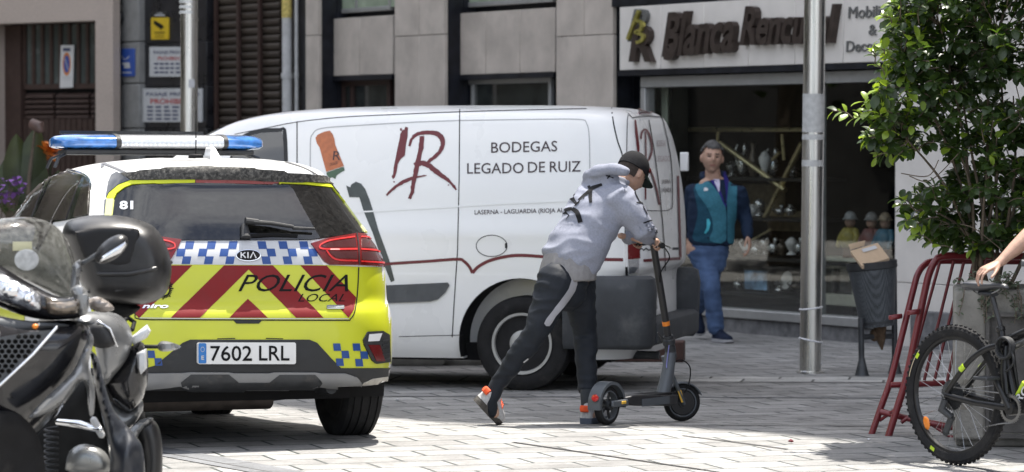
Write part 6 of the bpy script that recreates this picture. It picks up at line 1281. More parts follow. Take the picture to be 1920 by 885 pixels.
sheet([text_edges('ROCKRIDER', 0, 0, .40, .042, 0, .02)], 0, plane(o_, dv, nv, (1, 0, 0)), 'lettering', FILMW, bk); bt([BBk + dv * .06 + nv * .036 + V((.01, 0, 0)), BBk + dv * .14 + nv * .05 + V((.012, 0, 0))], [(.018, .012)] * 2, 'frame_decal', LIME)
# cranks, pedals, chain, derailleur
s = B(); s.lathe([(.055, .044), (.068, .044), (.068, .048), (.055, .048)], BBk, (1, 0, 0), 40, closed=True)
for k in range(32): a = 2 * pi * k / 32; s.box(BBk + V((.046, .070 * math.cos(a), .070 * math.sin(a))), (.003, .006, .006), Matrix.Rotation(a, 3, 'X'))
s.out('chainring', STL, bk)
for q in (1, -1):
    e = V((q * .075, -.085 * q, .15 * q)); bt([BBk + V((q * .055, 0, 0)), BBk + e], [(.012, .016), (.009, .012)], 'crank'); s = B(); cpd = BBk + e + V((q * .055, 0, 0)); s.box(cpd, (.095, .10, .018)); pd = s.out('pedal', IRON, bk, bevel=.005)
    s = B(); s.box(cpd + V((0, -.052, 0)), (.06, .004, .012)); s.out('pedal_reflector', ORG, pd)
ct, cz = BBk + V((.046, 0, 0)), c + V((.046, 0, 0)); ja, jb = c + V((.05, .02, -.11)), c + V((.05, -.02, -.185))
for nm, pts in (('chain', [ct + V((0, 0, .071)), cz + V((0, 0, .042))]), ('chain', smooth2([tuple(ct + V((0, .05, -.05))), tuple(ct + V((0, 0, -.071))), tuple(ct + V((0, -.1, -.085))), tuple(jb + V((0, .03, -.012))), tuple(jb + V((0, -.02, -.01)))], 6)), ('chain', smooth2([tuple(cz + V((0, -.05, .0))), tuple(ja + V((0, .02, .02))), tuple(ja + V((0, -.01, -.02))), tuple(jb + V((0, -.025, .0)))], 5))):
    pts = [V(p) for p in pts]; s = B(); n = max(2, int(sum((b_ - a).length for a, b_ in zip(pts, pts[1:])) / .0064)); 
    for i in range(n):
        t = i / n * (len(pts) - 1); k = int(t); p = pts[k].lerp(pts[k + 1], t - k); dd = (pts[k + 1] - pts[k]).normalized(); s.tube([p - dd * .0042, p + dd * .0042], [(.003 if i % 2 else .0022, .0036)] * 2, 6, ref=(0, dd.z, -dd.y))
    s.out(nm, STL, bk)
bt([c + V((.075, .0, -.02)), c + V((.08, -.02, -.07)), ja], [.018, .022, .016], 'derailleur', IRON); bt([ja, jb], [(.012, .02)] * 2, 'derailleur_cage', IRON)
for j in (ja, jb): s = B(); s.lathe([(0, -.004), (.022, -.004), (.022, .004), (0, .004)], j, (1, 0, 0), 18); s.out('jockey_wheel', PLAST, bk)
# saddle and coiled lock
s = B(); rows = []
for y, w_, z, h_ in ((.085, .035, .905, .012), (.09, .055, .915, .022), (.12, .072, .925, .030), (.17, .066, .922, .032), (.23, .036, .918, .030), (.29, .022, .918, .026), (.345, .018, .916, .022), (.362, .010, .908, .012)): rows.append([(w_ * math.cos(a), y, z + (h_ * .55 if math.sin(a) > 0 else h_ * 1.5 * min(1, w_ / .05)) * math.sin(a) * (1 if math.sin(a) > 0 else .8)) for a in [2 * pi * k / 20 for k in range(20)]])
s.loft(rows); s.out('saddle', mat('grey black saddle cover', (.05, .052, .058), .38, var=.15, coat=.2), bk, smooth=70)
for q in (-1, 1): bt(smooth2([(q * .025, .12, .905), (q * .022, .17, .875), (q * .022, .26, .875), (q * .012, .32, .90)], 3), .0035, 'saddle_rail', STL, seg=6)
bt([V((0, .18, .878)), V((0, .27, .874))], [(.03, .012)] * 2, 'saddle_clamp', IRON)
s = B(); pts = []
for k in range(110): a = 2 * pi * k / 20; pts.append((.06 + .006 * (k / 20) - .02, .40 + .052 * math.cos(a) + .002 * math.sin(k), .615 + .052 * math.sin(a)))
s.tube(pts, .006, 7); lk = s.out('coil_lock', PLAST, bk, smooth=180); bt(smooth2([(.06, .45, .60), (.065, .47, .55), (.06, .43, .51), (.05, .40, .50)], 5), .006, 'lock_tail', PLAST, seg=7)
# ---- the person holding the saddle
m3 = root('person', P(2095, 860, 17.5), 0, 'person at right edge resting a bare hand on the bicycle saddle', 'person'); m3.location.z = gz(17.5); K = lambda x, y, D=17.3: P(x, y, D)
sh, el, wr = K(2020, 325, 17.35), K(1946, 428, 17.1), K(1872, 494, 16.98)
b = B(); head(b, K(2085, 215, 17.45), V((-.95, -.3, -.15)), V((0, 0, 1)), 1.); b.tube([K(2085, 300, 17.45), K(2085, 250, 17.45)], [.065, .058], 14, rnd=True)
b.tube([K(2085, 545, 17.5), K(2085, 460, 17.48), K(2085, 370, 17.45), K(2085, 315, 17.45)], [(.17, .12), (.15, .11), (.19, .125), (.14, .09)], 16, ref=(-1, -.2, 0), rnd=True)
for q in (-.1, .12): b.tube([K(2085 + q * 100, 545, 17.5 + q), K(2085 + q * 150, 690, 17.5 + q), K(2085 + q * 150, 842, 17.5 + q)], [.09, .06, .042], 12, rnd=True)
b.tube([K(2070, 330, 17.4), sh, sh.lerp(el, .5), el, el.lerp(wr, .25), el.lerp(wr, .6), wr.lerp(el, .1), wr], [.06, .062, .052, .043, .046, .037, (.029, .024), (.029, .022)], 16, rnd=True, ref=(0, 0, 1)); b.tube([K(2100, 330, 17.55), K(2120, 440, 17.7), K(2100, 520, 17.65)], [.06, .045, .03], 12, rnd=True)
kn = K(1838, 509, 16.93); hand(b, wr, kn - wr, V((-.25, -.25, 1)), V((-.25, -1, -.35)), (14, 34, 26), 1.0, (8, 12), 5, 34, .0083); hand(b, K(2098, 530, 17.65), V((0, 0, -1)), V((1, 0, 0)), V((0, -1, 0)))
skinmesh(b, 'body', SKIN, m3, .0045, 2, .4)
b = B(); b.tube([K(2085, 520, 17.5), K(2085, 440, 17.48), K(2085, 360, 17.45), K(2085, 318, 17.45)], [(.20, .15), (.19, .14), (.215, .145), (.12, .09)], 20, ref=(-1, -.2, 0)); b.tube([K(2070, 335, 17.4), sh, sh.lerp(el, .45)], [.08, .08, .07], 14); b.tube([K(2100, 335, 17.55), K(2112, 400, 17.65)], [.08, .07], 14); skinmesh(b, 't_shirt', mat('dark t shirt', (.02, .02, .024), .9), m3, .012, 3, .5, .008, (8, 8, 8))
b = B(); b.tube([K(2085, 500, 17.5), K(2085, 550, 17.5)], [(.18, .135), (.18, .14)], 18, ref=(-1, -.2, 0), rnd=True)
for q in (-.1, .12): b.tube([K(2085 + q * 100, 540, 17.5 + q), K(2085 + q * 150, 690, 17.5 + q), K(2085 + q * 150, 835, 17.5 + q)], [.11, .085, .07], 14, rnd=True)
skinmesh(b, 'trousers', TRK, m3, .012, 3, .5, .008, (8, 8, 8))
for q in (-.1, .12):
    b = B(); a_ = K(2085 + q * 150, 850, 17.5 + q); hd = shoe(b, V((a_.x + .08, a_.y, gz(17.5) + .03)), V((a_.x - .19, a_.y - .05, gz(17.5) + .03)), V((0, 0, 1))); b.bm.transform(Matrix.Translation(-m3.location)); so = b.out('shoe', NSHOE, m3, smooth=60); s2 = B(); sole(s2, hd); s2.bm.transform(Matrix.Translation(-m3.location)); s2.out('sole', SOLE, so)
hair_cap(m3, K(2085, 215, 17.45), V((-.95, -.3, -.15)), V((0, 0, 1)), 1., HAIRD)
# ---------------------------------------------------------------- motor scooter in the left foreground
mo = P(150, 986, 14.6); mo.z = gz(14.6); ms = root('motor_scooter', mo, 0, 'large dark motor scooter with windscreen and black top box at left edge', 'motor scooter')
def pillow(poly, D, h, rad, name, m, par=ms, base=mo, back=.03, gx=0., gy=0., step=7, bumpy=0., x0=0., y0=0., holes=()):
    """solid with a rounded front: outline at its own distance D (tilted by gx, gy per pixel), bulging h, thickness back"""
    g = E_(poly, *holes); pv, tr = fill([g], step); A = g; bm = bmesh.new()
    ab = A[:, 2:] - A[:, :2]; l2 = (ab ** 2).sum(1) + 1e-9; fr, bk_ = {}, {}
    for i in sorted(set(tr.ravel())):
        p = pv[i]; t = np.clip(((p - A[:, :2]) * ab).sum(1) / l2, 0, 1); d = np.sqrt((((A[:, :2] + ab * t[:, None]) - p) ** 2).sum(1)).min()
        k = min(1, d / rad); o_ = h * math.sqrt(max(0, 1 - (1 - k) ** 2)); dd = D + gx * (p[0] - x0) + gy * (p[1] - y0)
        if bumpy: o_ += bumpy * k * noise.noise((p[0] * .03, p[1] * .012, 3))
        fr[i] = bm.verts.new(P(p[0], p[1], dd - o_) - base); bk_[i] = bm.verts.new(P(p[0], p[1], dd + back) - base)
    for t in tr:
        try: bm.faces.new([fr[i] for i in t]); bm.faces.new([bk_[i] for i in t[::-1]])
        except ValueError: pass
    cnt = {}
    for t in tr:
        for a, b_ in ((t[0], t[1]), (t[1], t[2]), (t[2], t[0])): cnt[tuple(sorted((a, b_)))] = cnt.get(tuple(sorted((a, b_))), 0) + 1
    for (a, b_), c_ in cnt.items():
        if c_ == 1: bm.faces.new((fr[a], fr[b_], bk_[b_], bk_[a]))
    s = B(); s.bm.free(); s.bm = bm; return s.out(name, m, par, smooth=50)
sm2 = lambda p, k=4: smooth2(p + [p[0]], k)[:-1]
GBLK = mat('glossy black fairing', (.010, .010, .012), .14, var=.25, coat=.5, dirt=((.05, .047, .044), 5, .55, .4)); SMOKE = glass('smoked windscreen', (.42, .42, .39), .05, 1.5, .05, .40); SATB = mat('satin black box', (.014, .014, .015), .36, var=.15, dirt=((.04, .04, .04), 6, .56, .4)); SILM = mat('silver grey body', (.22, .225, .23), .3, .5, var=.08, coat=.3, dirt=((.15, .145, .14), 6, .56, .4)); ENG = mat('dark engine parts', (.012, .012, .012), .7, var=.4)
LENS = mat('faceted lamp reflector', (.62, .64, .68), .12, .9, var=.5, scale=22, bump=1, bscale=35, coat=1); PALEP = mat('pale reflector piece', (.66, .67, .68), .3, var=.05, coat=.5)
pillow([(-60, 770), (40, 800), (120, 735), (172, 700), (185, 760), (205, 830), (262, 860), (262, 960), (-60, 990)], 14.9, .08, 40, 'engine_block', ENG, back=.3)
pillow(sm2([(-60, 425), (0, 410), (55, 407), (98, 420), (126, 450), (143, 500), (151, 545), (146, 564), (118, 560), (60, 532), (10, 508), (-60, 478)]), 14.1, .16, 90, 'windscreen', SMOKE, back=.02, gx=.001)
pillow(ell(50, 487, 23, 20), 13.935, .003, 10, 'round_sticker', mat('faded white sticker', (.42, .43, .43), .5, var=.25, scale=40), back=.004, gx=.0012, x0=50); pillow(rect(24, 453, 60, 470), 13.955, .003, 8, 'paper_sticker', mat('faded yellow sticker', (.52, .50, .33), .5, var=.1), back=.004, gx=.001, x0=40)
pillow(sm2([(-60, 480), (-10, 492), (30, 516), (60, 533), (110, 556), (152, 550), (164, 566), (158, 592), (110, 600), (60, 596), (10, 580), (-60, 545)]), 13.95, .07, 30, 'headlamp_shell', GBLK, back=.1)
hl = pillow(sm2([(-60, 502), (-10, 508), (30, 526), (70, 548), (78, 566), (72, 584), (30, 576), (-20, 556), (-60, 538)]), 13.87, .05, 26, 'headlight', LENS, back=.02)
for x, y, r in ((20, 546, 15), (52, 560, 9), (-18, 530, 11)): pillow(ell(x, y, r, r * .9), 13.82, .012, r, 'lamp_bulb', CHROME, par=hl, back=.01)
pillow(sm2([(84, 556), (120, 566), (148, 560), (150, 576), (140, 588), (92, 588)]), 13.88, .03, 14, 'turn_signal', mat('smoky turn signal', (.16, .13, .10), .12, .5, var=.6, scale=30, coat=1), back=.02)
pillow(sm2([(134, 540), (150, 534), (166, 552), (164, 586), (150, 592), (142, 570)]), 13.9, .03, 10, 'side_cowl', SILM, back=.05)
pillow(sm2([(-60, 575), (0, 592), (60, 602), (130, 600), (160, 606), (172, 630), (166, 680), (146, 724), (100, 786), (50, 836), (0, 880), (-60, 930)], 3), 14.0, .20, 70, 'front_fairing', GBLK, back=.12, gx=.0012, gy=.0006, x0=60, y0=700)
pillow(sm2([(-60, 592), (0, 596), (60, 604), (110, 606), (128, 612), (60, 620), (0, 632), (-60, 650)], 3), 13.84, .02, 12, 'upper_trim', GREYP, back=.04, gx=.0012, x0=60)
pillow(ell(66, 612, 6, 5), 13.72, .012, 5, 'marker_lamp', ORG, back=.02)
hx = []; gp_ = [(-60, 652), (0, 632), (60, 622), (100, 618), (60, 664), (0, 718), (-60, 758)]
for j in range(16):
    for i in range(18):
        cx_, cy2 = -58 + i * 12.4 + (6.2 if j % 2 else 0), 622 + j * 9.2
        hxp = [(cx_ + 5.4 * math.cos(R(60 * k + 30)), cy2 + 4.9 * math.sin(R(60 * k + 30))) for k in range(6)]
        if all(inside(gp_, *q) for q in hxp): hx.append(hxp)
pillow(gp_, 13.76, .01, 20, 'grille_back', ENG, back=.02, gx=.0012, x0=60); pillow(gp_, 13.72, .012, 6, 'front_grille', GREYP, back=.015, gx=.0012, x0=60, holes=hx, step=0)
def mtube(pts, r, nm, m, seg=10, par=ms): s = B(); s.tube([P(*p) - mo for p in pts], r, seg, rnd=True); return s.out(nm, m, par, smooth=60)
mtube([(106, 614, 13.74), (62, 664, 13.69), (0, 722, 13.64), (-60, 768, 13.6)], .006, 'chrome_strip', CHROME); mtube([(-4, 625, 13.66), (-30, 690, 13.62)], .012, 'chrome_strip', CHROME)
pillow(sm2([(170, 622), (176, 640), (166, 680), (172, 702), (178, 730), (176, 776), (167, 776), (162, 728), (150, 716), (122, 752), (84, 776), (52, 784), (90, 742), (134, 700), (154, 660)], 3), 13.80, .06, 12, 'side_trim', SILM, back=.05, gx=.0015, x0=100)
# mirror and its bracket
mtube([(140, 500, 14.05), (165, 488, 13.98), (188, 474, 13.95)], [.011, .009, .012], 'mirror_stalk', GREYP); mi = pillow(sm2(ell(209, 467, 37, 19, 14, R(-38))), 13.95, .05, 18, 'mirror', SATB, back=.04); pillow([(186, 492), (192, 480), (236, 452), (238, 458), (226, 474)], 13.90, .01, 8, 'mirror_face', CHROME, par=mi, back=.004)
pillow(sm2([(140, 492), (152, 488), (150, 520), (142, 548), (132, 546), (134, 512)]), 14.0, .03, 8, 'bracket', SILM, back=.03)
# top box: lid and base
tb = pillow(sm2([(116, 440), (124, 418), (150, 407), (190, 403), (240, 407), (284, 422), (306, 448), (320, 486), (320, 522), (306, 556), (264, 571), (204, 568), (166, 556), (138, 500)], 4), 15.1, .22, 40, 'top_box', SATB, back=.25)
pillow(sm2([(140, 434), (190, 425), (250, 428), (262, 438), (254, 474), (240, 500), (170, 494), (150, 466)], 3), 14.89, .012, 8, 'lid_panel', mat('matt black panel', (.010, .010, .011), .55), par=tb, back=.06)
mtube([(140, 504, 14.99), (190, 514, 14.875), (240, 514, 14.875), (290, 504, 14.88), (320, 492, 15.1)], .010, 'lid_seam', SATB, par=tb); mtube([(160, 548, 15.0), (220, 545, 14.90), (280, 536, 14.89), (318, 520, 15.08)], .006, 'box_ridge', SATB, par=tb)
pillow(sm2([(180, 566), (250, 570), (262, 580), (225, 600), (190, 592)], 3), 15.1, .04, 10, 'rack_plate', ENG, back=.2)
# body behind: side panels, seat, tail
pillow(sm2([(118, 592), (170, 584), (218, 588), (243, 612), (248, 645), (236, 676), (214, 704), (196, 722), (184, 690), (178, 650), (160, 622)], 3), 14.55, .12, 40, 'side_panel', SILM, back=.2, gx=.002, x0=180)
pillow(sm2([(160, 612), (190, 606), (208, 622), (214, 648), (176, 650)], 3), 14.42, .02, 12, 'seat_recess', mat('black seat vinyl', (.014, .014, .015), .45), back=.04); mtube([(184, 603, 14.42), (206, 616, 14.41), (219, 648, 14.43)], .007, 'seat_trim', CHROME)
pillow(sm2([(196, 716), (222, 676), (246, 650), (264, 640), (277, 662), (276, 720), (262, 758), (240, 772), (212, 748)], 3), 14.8, .12, 34, 'tail_panel', GBLK, back=.2)
pillow(sm2([(192, 770), (206, 752), (240, 772), (262, 744), (268, 770), (236, 812), (210, 822)], 3), 14.85, .06, 20, 'lower_tail', SILM, back=.1)
pillow([(243, 634), (276, 608), (283, 620), (276, 633), (250, 647)], 14.72, .02, 6, 'tail_reflector', PALEP, back=.03); pillow([(256, 662), (275, 653), (276, 690), (264, 702), (258, 690)], 14.66, .02, 6, 'tail_reflector', PALEP, back=.03)
mtube([(228, 604, 14.75), (240, 596, 14.8), (252, 604, 14.8), (248, 618, 14.75)], .010, 'grab_rail', ENG)
mtube([(264, 650, 14.8), (300, 650, 14.78)], .009, 'signal_stalk', SATB); pillow(sm2([(294, 648), (302, 640), (318, 641), (340, 650), (320, 658), (300, 658)], 3), 14.78, .03, 8, 'turn_signal', SILM, back=.03); pillow(sm2([(164, 562), (184, 556), (206, 568), (214, 580), (196, 586), (170, 580)], 3), 14.1, .03, 9, 'turn_signal', mat('clear amber signal', (.22, .19, .17), .15, coat=1, var=.3), back=.03)
# lower parts
mtube([(110, 792, 14.5), (150, 796, 14.4), (188, 806, 14.35)], [.016, .018, .014], 'foot_peg', CHROME); mtube([(176, 788, 14.36), (190, 815, 14.36)], .016, 'peg_cap', PALEP)
pillow(sm2([(122, 880), (130, 846), (160, 832), (196, 846), (208, 872), (200, 888), (150, 892)], 3), 14.3, .06, 24, 'engine_cover', mat('pale alloy cover', (.28, .285, .28), .3, .6, var=.1), back=.1)
s = B(); s.tube([P(96, 800 + k * .9, 14.4) - mo + V((.028 * math.cos(k * .55), .028 * math.sin(k * .55), 0)) for k in range(150)], .005, 6); s.out('spring', IRON, ms, smooth=180)
pillow(sm2([(168, 655), (184, 672), (196, 720), (214, 770), (250, 812), (268, 842), (272, 910), (262, 960), (190, 960), (206, 880), (200, 820), (184, 750)], 3), 14.22, .08, 26, 'leg_cover', mat('dark blue black apron cloth', (.018, .021, .028), .35, var=.2, coat=.15), back=.03, bumpy=.10, step=5)
pillow(sm2([(252, 796), (284, 786), (300, 808), (305, 860), (298, 920), (262, 930), (268, 860)], 3), 14.75, .07, 22, 'silencer', SATB, back=.12); pillow(sm2([(236, 812), (262, 788), (288, 784), (262, 812), (244, 850)], 3), 14.70, .03, 10, 'silencer_shield', SILM, back=.03)
hdm = V((-.47, -.88, 0)); hz = math.atan2(hdm.y, hdm.x) - pi / 2
for px, D_, r_ in ((-10, 13.75, .275), (196, 15.3, .275)):
    p = P(px, 800, D_); c_ = V((p.x, p.y, gz(D_) + r_)) - mo; wheel_parts(ms, c_, r_, .13, .175, 1, 'alloy', hz)
# ---------------------------------------------------------------- inside the shop window
def inr(px, py, ins): return FM @ hit(px, py, ins)
BRASS = mat('brass bar', (.55, .46, .26), .3, .9, var=.1); SHELFM = mat('black shelf board', (.015, .014, .014), .4, var=.2)
so = inr(1400, 566, .9); so.z = F0.z + zsill; sf = root('display_shelf', so, FZ, 'brass framed display shelves with zigzag bars inside the shop window', 'shelf')
S_ = lambda px, py, ins: hit(px, py, ins) - FI @ so
def sbar(a, b_, r, nm='brass_bar', m=BRASS, i=.62): s = B(); s.tube([S_(*a, i), S_(*b_, i)], r, 8); return s.out(nm, m, sf)
for a, c, r in (((1262, 243), (1508, 243), .022), ((1347, 246), (1340, 332), .016), ((1351, 268), (1472, 356), .028), ((1504, 268), (1432, 412), .026), ((1466, 252), (1470, 300), .016), ((1448, 300), (1462, 286), .016), ((1410, 450), (1446, 430), .012), ((1262, 243), (1262, 566), .014), ((1508, 243), (1508, 575), .014)): sbar(a, c, r)
for y in (334, 408, 482, 549):
    s = B(); a, c = S_(1258, y, .6), S_(1512, y + 3, .6); z = (a.z + c.z) / 2; s.box(((a.x + c.x) / 2, a.y + .22, z), (c.x - a.x, .48, .03)); s.out('shelf_board', SHELFM, sf)
TAN = mat('dull gold backing board', (.26, .21, .13), .7, var=.3)
for x0, y0, x1, y1 in ((1395, 346, 1470, 392), (1440, 396, 1505, 432), (1262, 330, 1284, 372)):
    s = B(); a, c = S_(x0, y1, 1.05), S_(x1, y0, 1.05); s.box(((a.x + c.x) / 2, a.y, (a.z + c.z) / 2), (c.x - a.x, .03, c.z - a.z)); s.out('backing_board', TAN, sf)
rnd = random.Random(5); SLV = mat('silver ornament', (.55, .54, .52), .25, .9, var=.3, scale=40); GLO = mat('dark bronze ornament', (.10, .08, .06), .35, .6, var=.4); WHO = mat('pale china', (.60, .58, .55), .3, var=.1)
k = 0
for y, xs in ((334, (1372, 1392, 1412, 1434, 1450, 1486)), (408, (1384, 1398, 1410, 1424, 1462, 1482)), (482, (1388, 1402, 1418, 1434, 1450, 1466, 1484, 1498)), (549, (1385, 1462, 1492))):
    for x in xs:
        c = inr(x, y - 3, .66 + .1 * rnd.random()); c.z = (FM @ hit(x, y, .6)).z + .017; m = (SLV, SLV, GLO, WHO, SLV)[k % 5]; big = y == 334 and 1390 < x < 1460; h_ = rnd.uniform(.09, .17) * (1.9 if big else 1)
        shp = ('squat', 'slim', 'round')[k % 3]; mn = {SLV: 'silver', GLO: 'bronze', WHO: 'pale china'}[m]
        row = {334: 'top', 408: 'second', 482: 'third', 549: 'lowest'}[y]; nth = ('first', 'second', 'third', 'fourth', 'fifth', 'sixth', 'seventh', 'eighth')[xs.index(x)]
        o = root('ornament', c, 0, f'{shp} {mn} ornament, {nth} from the left on the {row} shop shelf', 'ornament', 'small ornaments on the shop window shelves'); s = B()
        if k % 3 == 0: s.lathe([(.0, 0), (.05, 0), (.045, .01), (.02, .03), (.05, h_ * .5), (.06, h_ * .7), (.03, h_ * .9), (.0, h_)], seg=14)
        elif k % 3 == 1: s.ball((0, 0, h_ * .35), (.05, .035, h_ * .35)); s.ball((.02, 0, h_ * .8), (.025, .025, h_ * .2)); s.tube([(-.04, 0, h_ * .3), (-.08, 0, h_ * .7), (-.05, 0, h_ * .95)], [.012, .009, .004], 6)
        else: s.lathe([(0, 0), (.03, 0), (.03, .015), (.055, h_ * .3), (.055, h_ * .55), (.018, h_ * .8), (.026, h_), (0, h_)], seg=14)
        s.out('ornament_body', m, o, smooth=60); k += 1
c = inr(1420, 545, .75); pc = root('picture', c, FZ, 'small blue and white picture standing on the lowest shop shelf', 'picture'); s = B(); s.box((0, 0, .1), (.42, .03, .22)); s.out('frame', SHELFM, pc, bevel=.004); s = B(); s.box((0, -.018, .1), (.36, .006, .18)); s.out('canvas', mat('blue white canvas', (.22, .36, .52), .6, var=.8, scale=9), pc)
c = inr(1477, 545, .72); pt = root('plate', c, FZ, 'round pale plate standing right of the small blue picture', 'plate'); s = B(); s.lathe([(0, 0), (.06, .0), (.085, .012), (.085, .018), (.055, .008), (0, .008)], (0, 0, .095), (0, -1, .2), 28); s.out('dish', WHO, pt); s = B(); s.box((0, .03, .012), (.08, .05, .02)); s.out('stand', SHELFM, pt)
c = inr(1590, 572, .6); cbn = root('cabinet', c, FZ, 'small cream white cabinet with glazed door in right shop window', 'cabinet'); CRM = mat('cream white wood', (.56, .54, .44), .6, var=.1); h_ = (FM @ hit(1590, 486, .6)).z - c.z
s = B()
for a in ((-.30, 0, h_ / 2, .09, h_), (.30, 0, h_ / 2, .09, h_)): s.box(a[:3], (a[3], .3, a[4]))
s.box((0, 0, h_ - .04), (.514, .3, .08)); s.box((0, 0, .05), (.514, .3, .10)); s.box((0, 0, h_ + .0), (.75, .36, .03)); s.out('case', CRM, cbn, bevel=.006); s = B(); s.box((0, -.06, h_ / 2 + .01), (.512, .02, h_ - .19)); s.out('door_glass', DGL, cbn)
s = B(); a, c2_ = hit(1545, 486, .5), hit(1676, 486, .5); s.box(((a.x + c2_.x) / 2, .62, a.z - .05), (c2_.x - a.x, .4, .03)); dsp = None
tbo = FM @ V(((a.x + c2_.x) / 2, .62, zsill)); tbl = root('display_table', tbo, FZ, 'dark display table holding three painted figurines in shop window', 'table'); zt2 = a.z - zsill - .035 + 0
s.bm.free(); s = B(); s.box((0, 0, zt2), (c2_.x - a.x, .42, .03)); s.out('table_top', SHELFM, tbl)
for q in (-1, 1):
    for r_ in (-1, 1): s = B(); s.box((q * (c2_.x - a.x - .1) / 2, r_ * .17, (zt2 - .016) / 2), (.04, .04, zt2 - .016)); s.out('leg', SHELFM, tbl)
for px, body, hat, trou, lab in ((1594, (.34, .28, .05), (.26, .26, .255), (.10, .035, .02), 'painted figurine in yellow shirt and grey hat, leftmost of three'), (1634, (.17, .06, .055), (.20, .19, .18), (.12, .10, .09), 'painted figurine in reddish checked coat, middle of three'), (1660, (.035, .14, .21), (.26, .20, .13), (.12, .03, .03), 'painted figurine in blue coat and tan hat, rightmost of three')):
    c = FM @ V((hit(px, 486, .6).x, .60, zsill + zt2 + .016)); fo = root('figurine', c, FZ, lab, 'figurine', 'painted figurines in the shop window'); cm = lambda nm, col: mat(f'{nm} {px}', col, .45, var=.25, scale=30)
    s = B(); s.lathe([(0, 0), (.10, 0), (.10, .03), (.07, .04), (.065, .12), (.07, .14), (0, .14)], seg=16); s.out('trousers', cm('figurine trousers', trou), fo); s = B(); s.lathe([(.07, .13), (.10, .16), (.095, .24), (.06, .30), (.03, .31), (0, .31)], seg=16)
    for q in (-1, 1): s.tube([(q * .08, -.0, .28), (q * .125, -.02, .22), (q * .115, -.05, .15)], [.03, .026, .022], 8, rnd=True)
    s.out('shirt', cm('figurine shirt', body), fo, smooth=60); s = B(); s.ball((0, 0, .36), (.05, .05, .055)); s.out('face', SKIN, fo); s = B(); s.lathe([(.075, .385), (.06, .395), (.05, .43), (.025, .455), (0, .46)], seg=16); s.out('hat', cm('figurine hat', hat), fo)

# ---------------------------------------------------------------- planting at the left, behind the car
plx = P(20, 420, 31); bedo = V((plx.x - .3, 31.3, gz(31))); bed = root('flower_planter', bedo, R(-20), 'grey street planter with canna and purple flowers behind the police car', 'planter')
s = B(); s.loft([[(x * k, y * k, z) for x, y in ((-1.3, -.45), (1.3, -.45), (1.3, .45), (-1.3, .45))] for z, k in ((0, .95), (.75, 1), (.8, 1), (.8, .9), (.7, .9))]); s.out('planter_shell', CONC, bed, bevel=.01)
CANL = leaf_mat('bronze green canna leaf', (.045, .06, .025), (.10, .11, .02), .35); CANB = mat('dark bronze leaf back', (.10, .06, .05), .45, var=.3)
def bigleaf(px0, py0, px1, py1, w, D, m, bend=.25, curl=.5, par=None):
    a, e = P(px0, py0, D), P(px1, py1, D); rows = []; n = 12; ax = (e - a); sd = V((1, .25, 0)); sd = (sd - ax.normalized() * sd.dot(ax.normalized())).normalized(); nn = ax.normalized().cross(sd)
    for i in range(n + 1):
        f = i / n; ww = w * (math.sin(pi * min(1, f * .93 + .07)) ** .7) * (1 - .25 * f); c = a + ax * f + nn * bend * f * f * ax.length * .4
        rows.append([c - par + sd * ww * q + nn * curl * ww * abs(q) ** 1.5 for q in (-1, -.6, -.25, 0, .25, .6, 1)])
    s = B(); s.loft(rows, caps=False, closed=False); return s
cp_ = P(48, 420, 31.2); cp_.z = gz(31) + .72; cn = root('canna_plant', cp_, 0, 'tall canna plant with broad bronze green leaves left of the police car', 'plant')
for q in ((45, 390, 72, 236, .17, CANL, .1, .3), (40, 380, 30, 250, .16, CANL, -.1, .5), (52, 400, 62, 270, .2, CANL, .2, .2), (30, 410, 8, 300, .15, CANL, .3, .4)):
    bigleaf(*q[:5], 31.2, q[5], q[6], q[7], cp_).out('leaf', q[5], cn, smooth=180, fix=False)
s = B(); s.tube([P(60, 232, 31.1) - cp_, P(74, 238, 31.05) - cp_, P(78, 248, 31.05) - cp_], [.05, .055, .03], 10); s.out('rolled_leaf', CANB, cn, smooth=60)
s = B(); s.tube([P(48, 424, 31.2) - cp_, P(55, 330, 31.2) - cp_, P(66, 236, 31.2) - cp_], [.022, .018, .008], 8); s.out('stem', BARK, cn)
ORF = mat('orange canna petals', (.68, .20, .03), .5, var=.2); of = P(95, 420, 31.4); of.z = gz(31) + .72; cn2 = root('canna_flower', of, 0, 'orange canna flower spike beside the broad bronze leaves', 'flower'); rnd = random.Random(3); b = B()
for k in range(46):
    c = P(rnd.gauss(95, 7), rnd.gauss(287, 6.5), 31.3 + rnd.uniform(-.08, .08)) - of; leaf(b, c, V((rnd.uniform(-1, 1), rnd.uniform(-1, 1), rnd.uniform(-.3, 1))), V((0, 0, 1)), rnd.uniform(.06, .11), rnd.uniform(.05, .08))
b.out('petals', ORF, cn2, fix=False, smooth=60); s = B(); s.tube([P(92, 424, 31.4) - of, P(95, 285, 31.35) - of], [.015, .008], 8); s.out('stem', CANL, cn2); bigleaf(90, 400, 112, 318, .09, 31.4, CANL, .2, .4, of).out('leaf', CANL, cn2, smooth=180, fix=False)
pf = P(5, 425, 30.9); pf.z = gz(31) + .75; pu = root('flower_clump', pf, 0, 'purple flower clump low at the left edge behind the police car', 'flowers'); b, c_, s2 = B(), B(), B()
for k in range(170):
    x, y = rnd.uniform(-60, 42), rnd.uniform(336, 400); p = P(x, y, 30.9 + rnd.uniform(-.3, .3)) - pf; leaf(b if y < 385 and rnd.random() < .65 else c_, p, V((rnd.uniform(-1, 1), rnd.uniform(-1, .5), rnd.uniform(-.2, 1))), V((0, 0, 1)), rnd.uniform(.05, .09), rnd.uniform(.04, .06))
for k in range(30): x = rnd.uniform(-60, 42); s2.tube([P(x * .6, 425, 30.9) - pf, P(x, rnd.uniform(345, 385), 30.9) - pf], .005, 5)
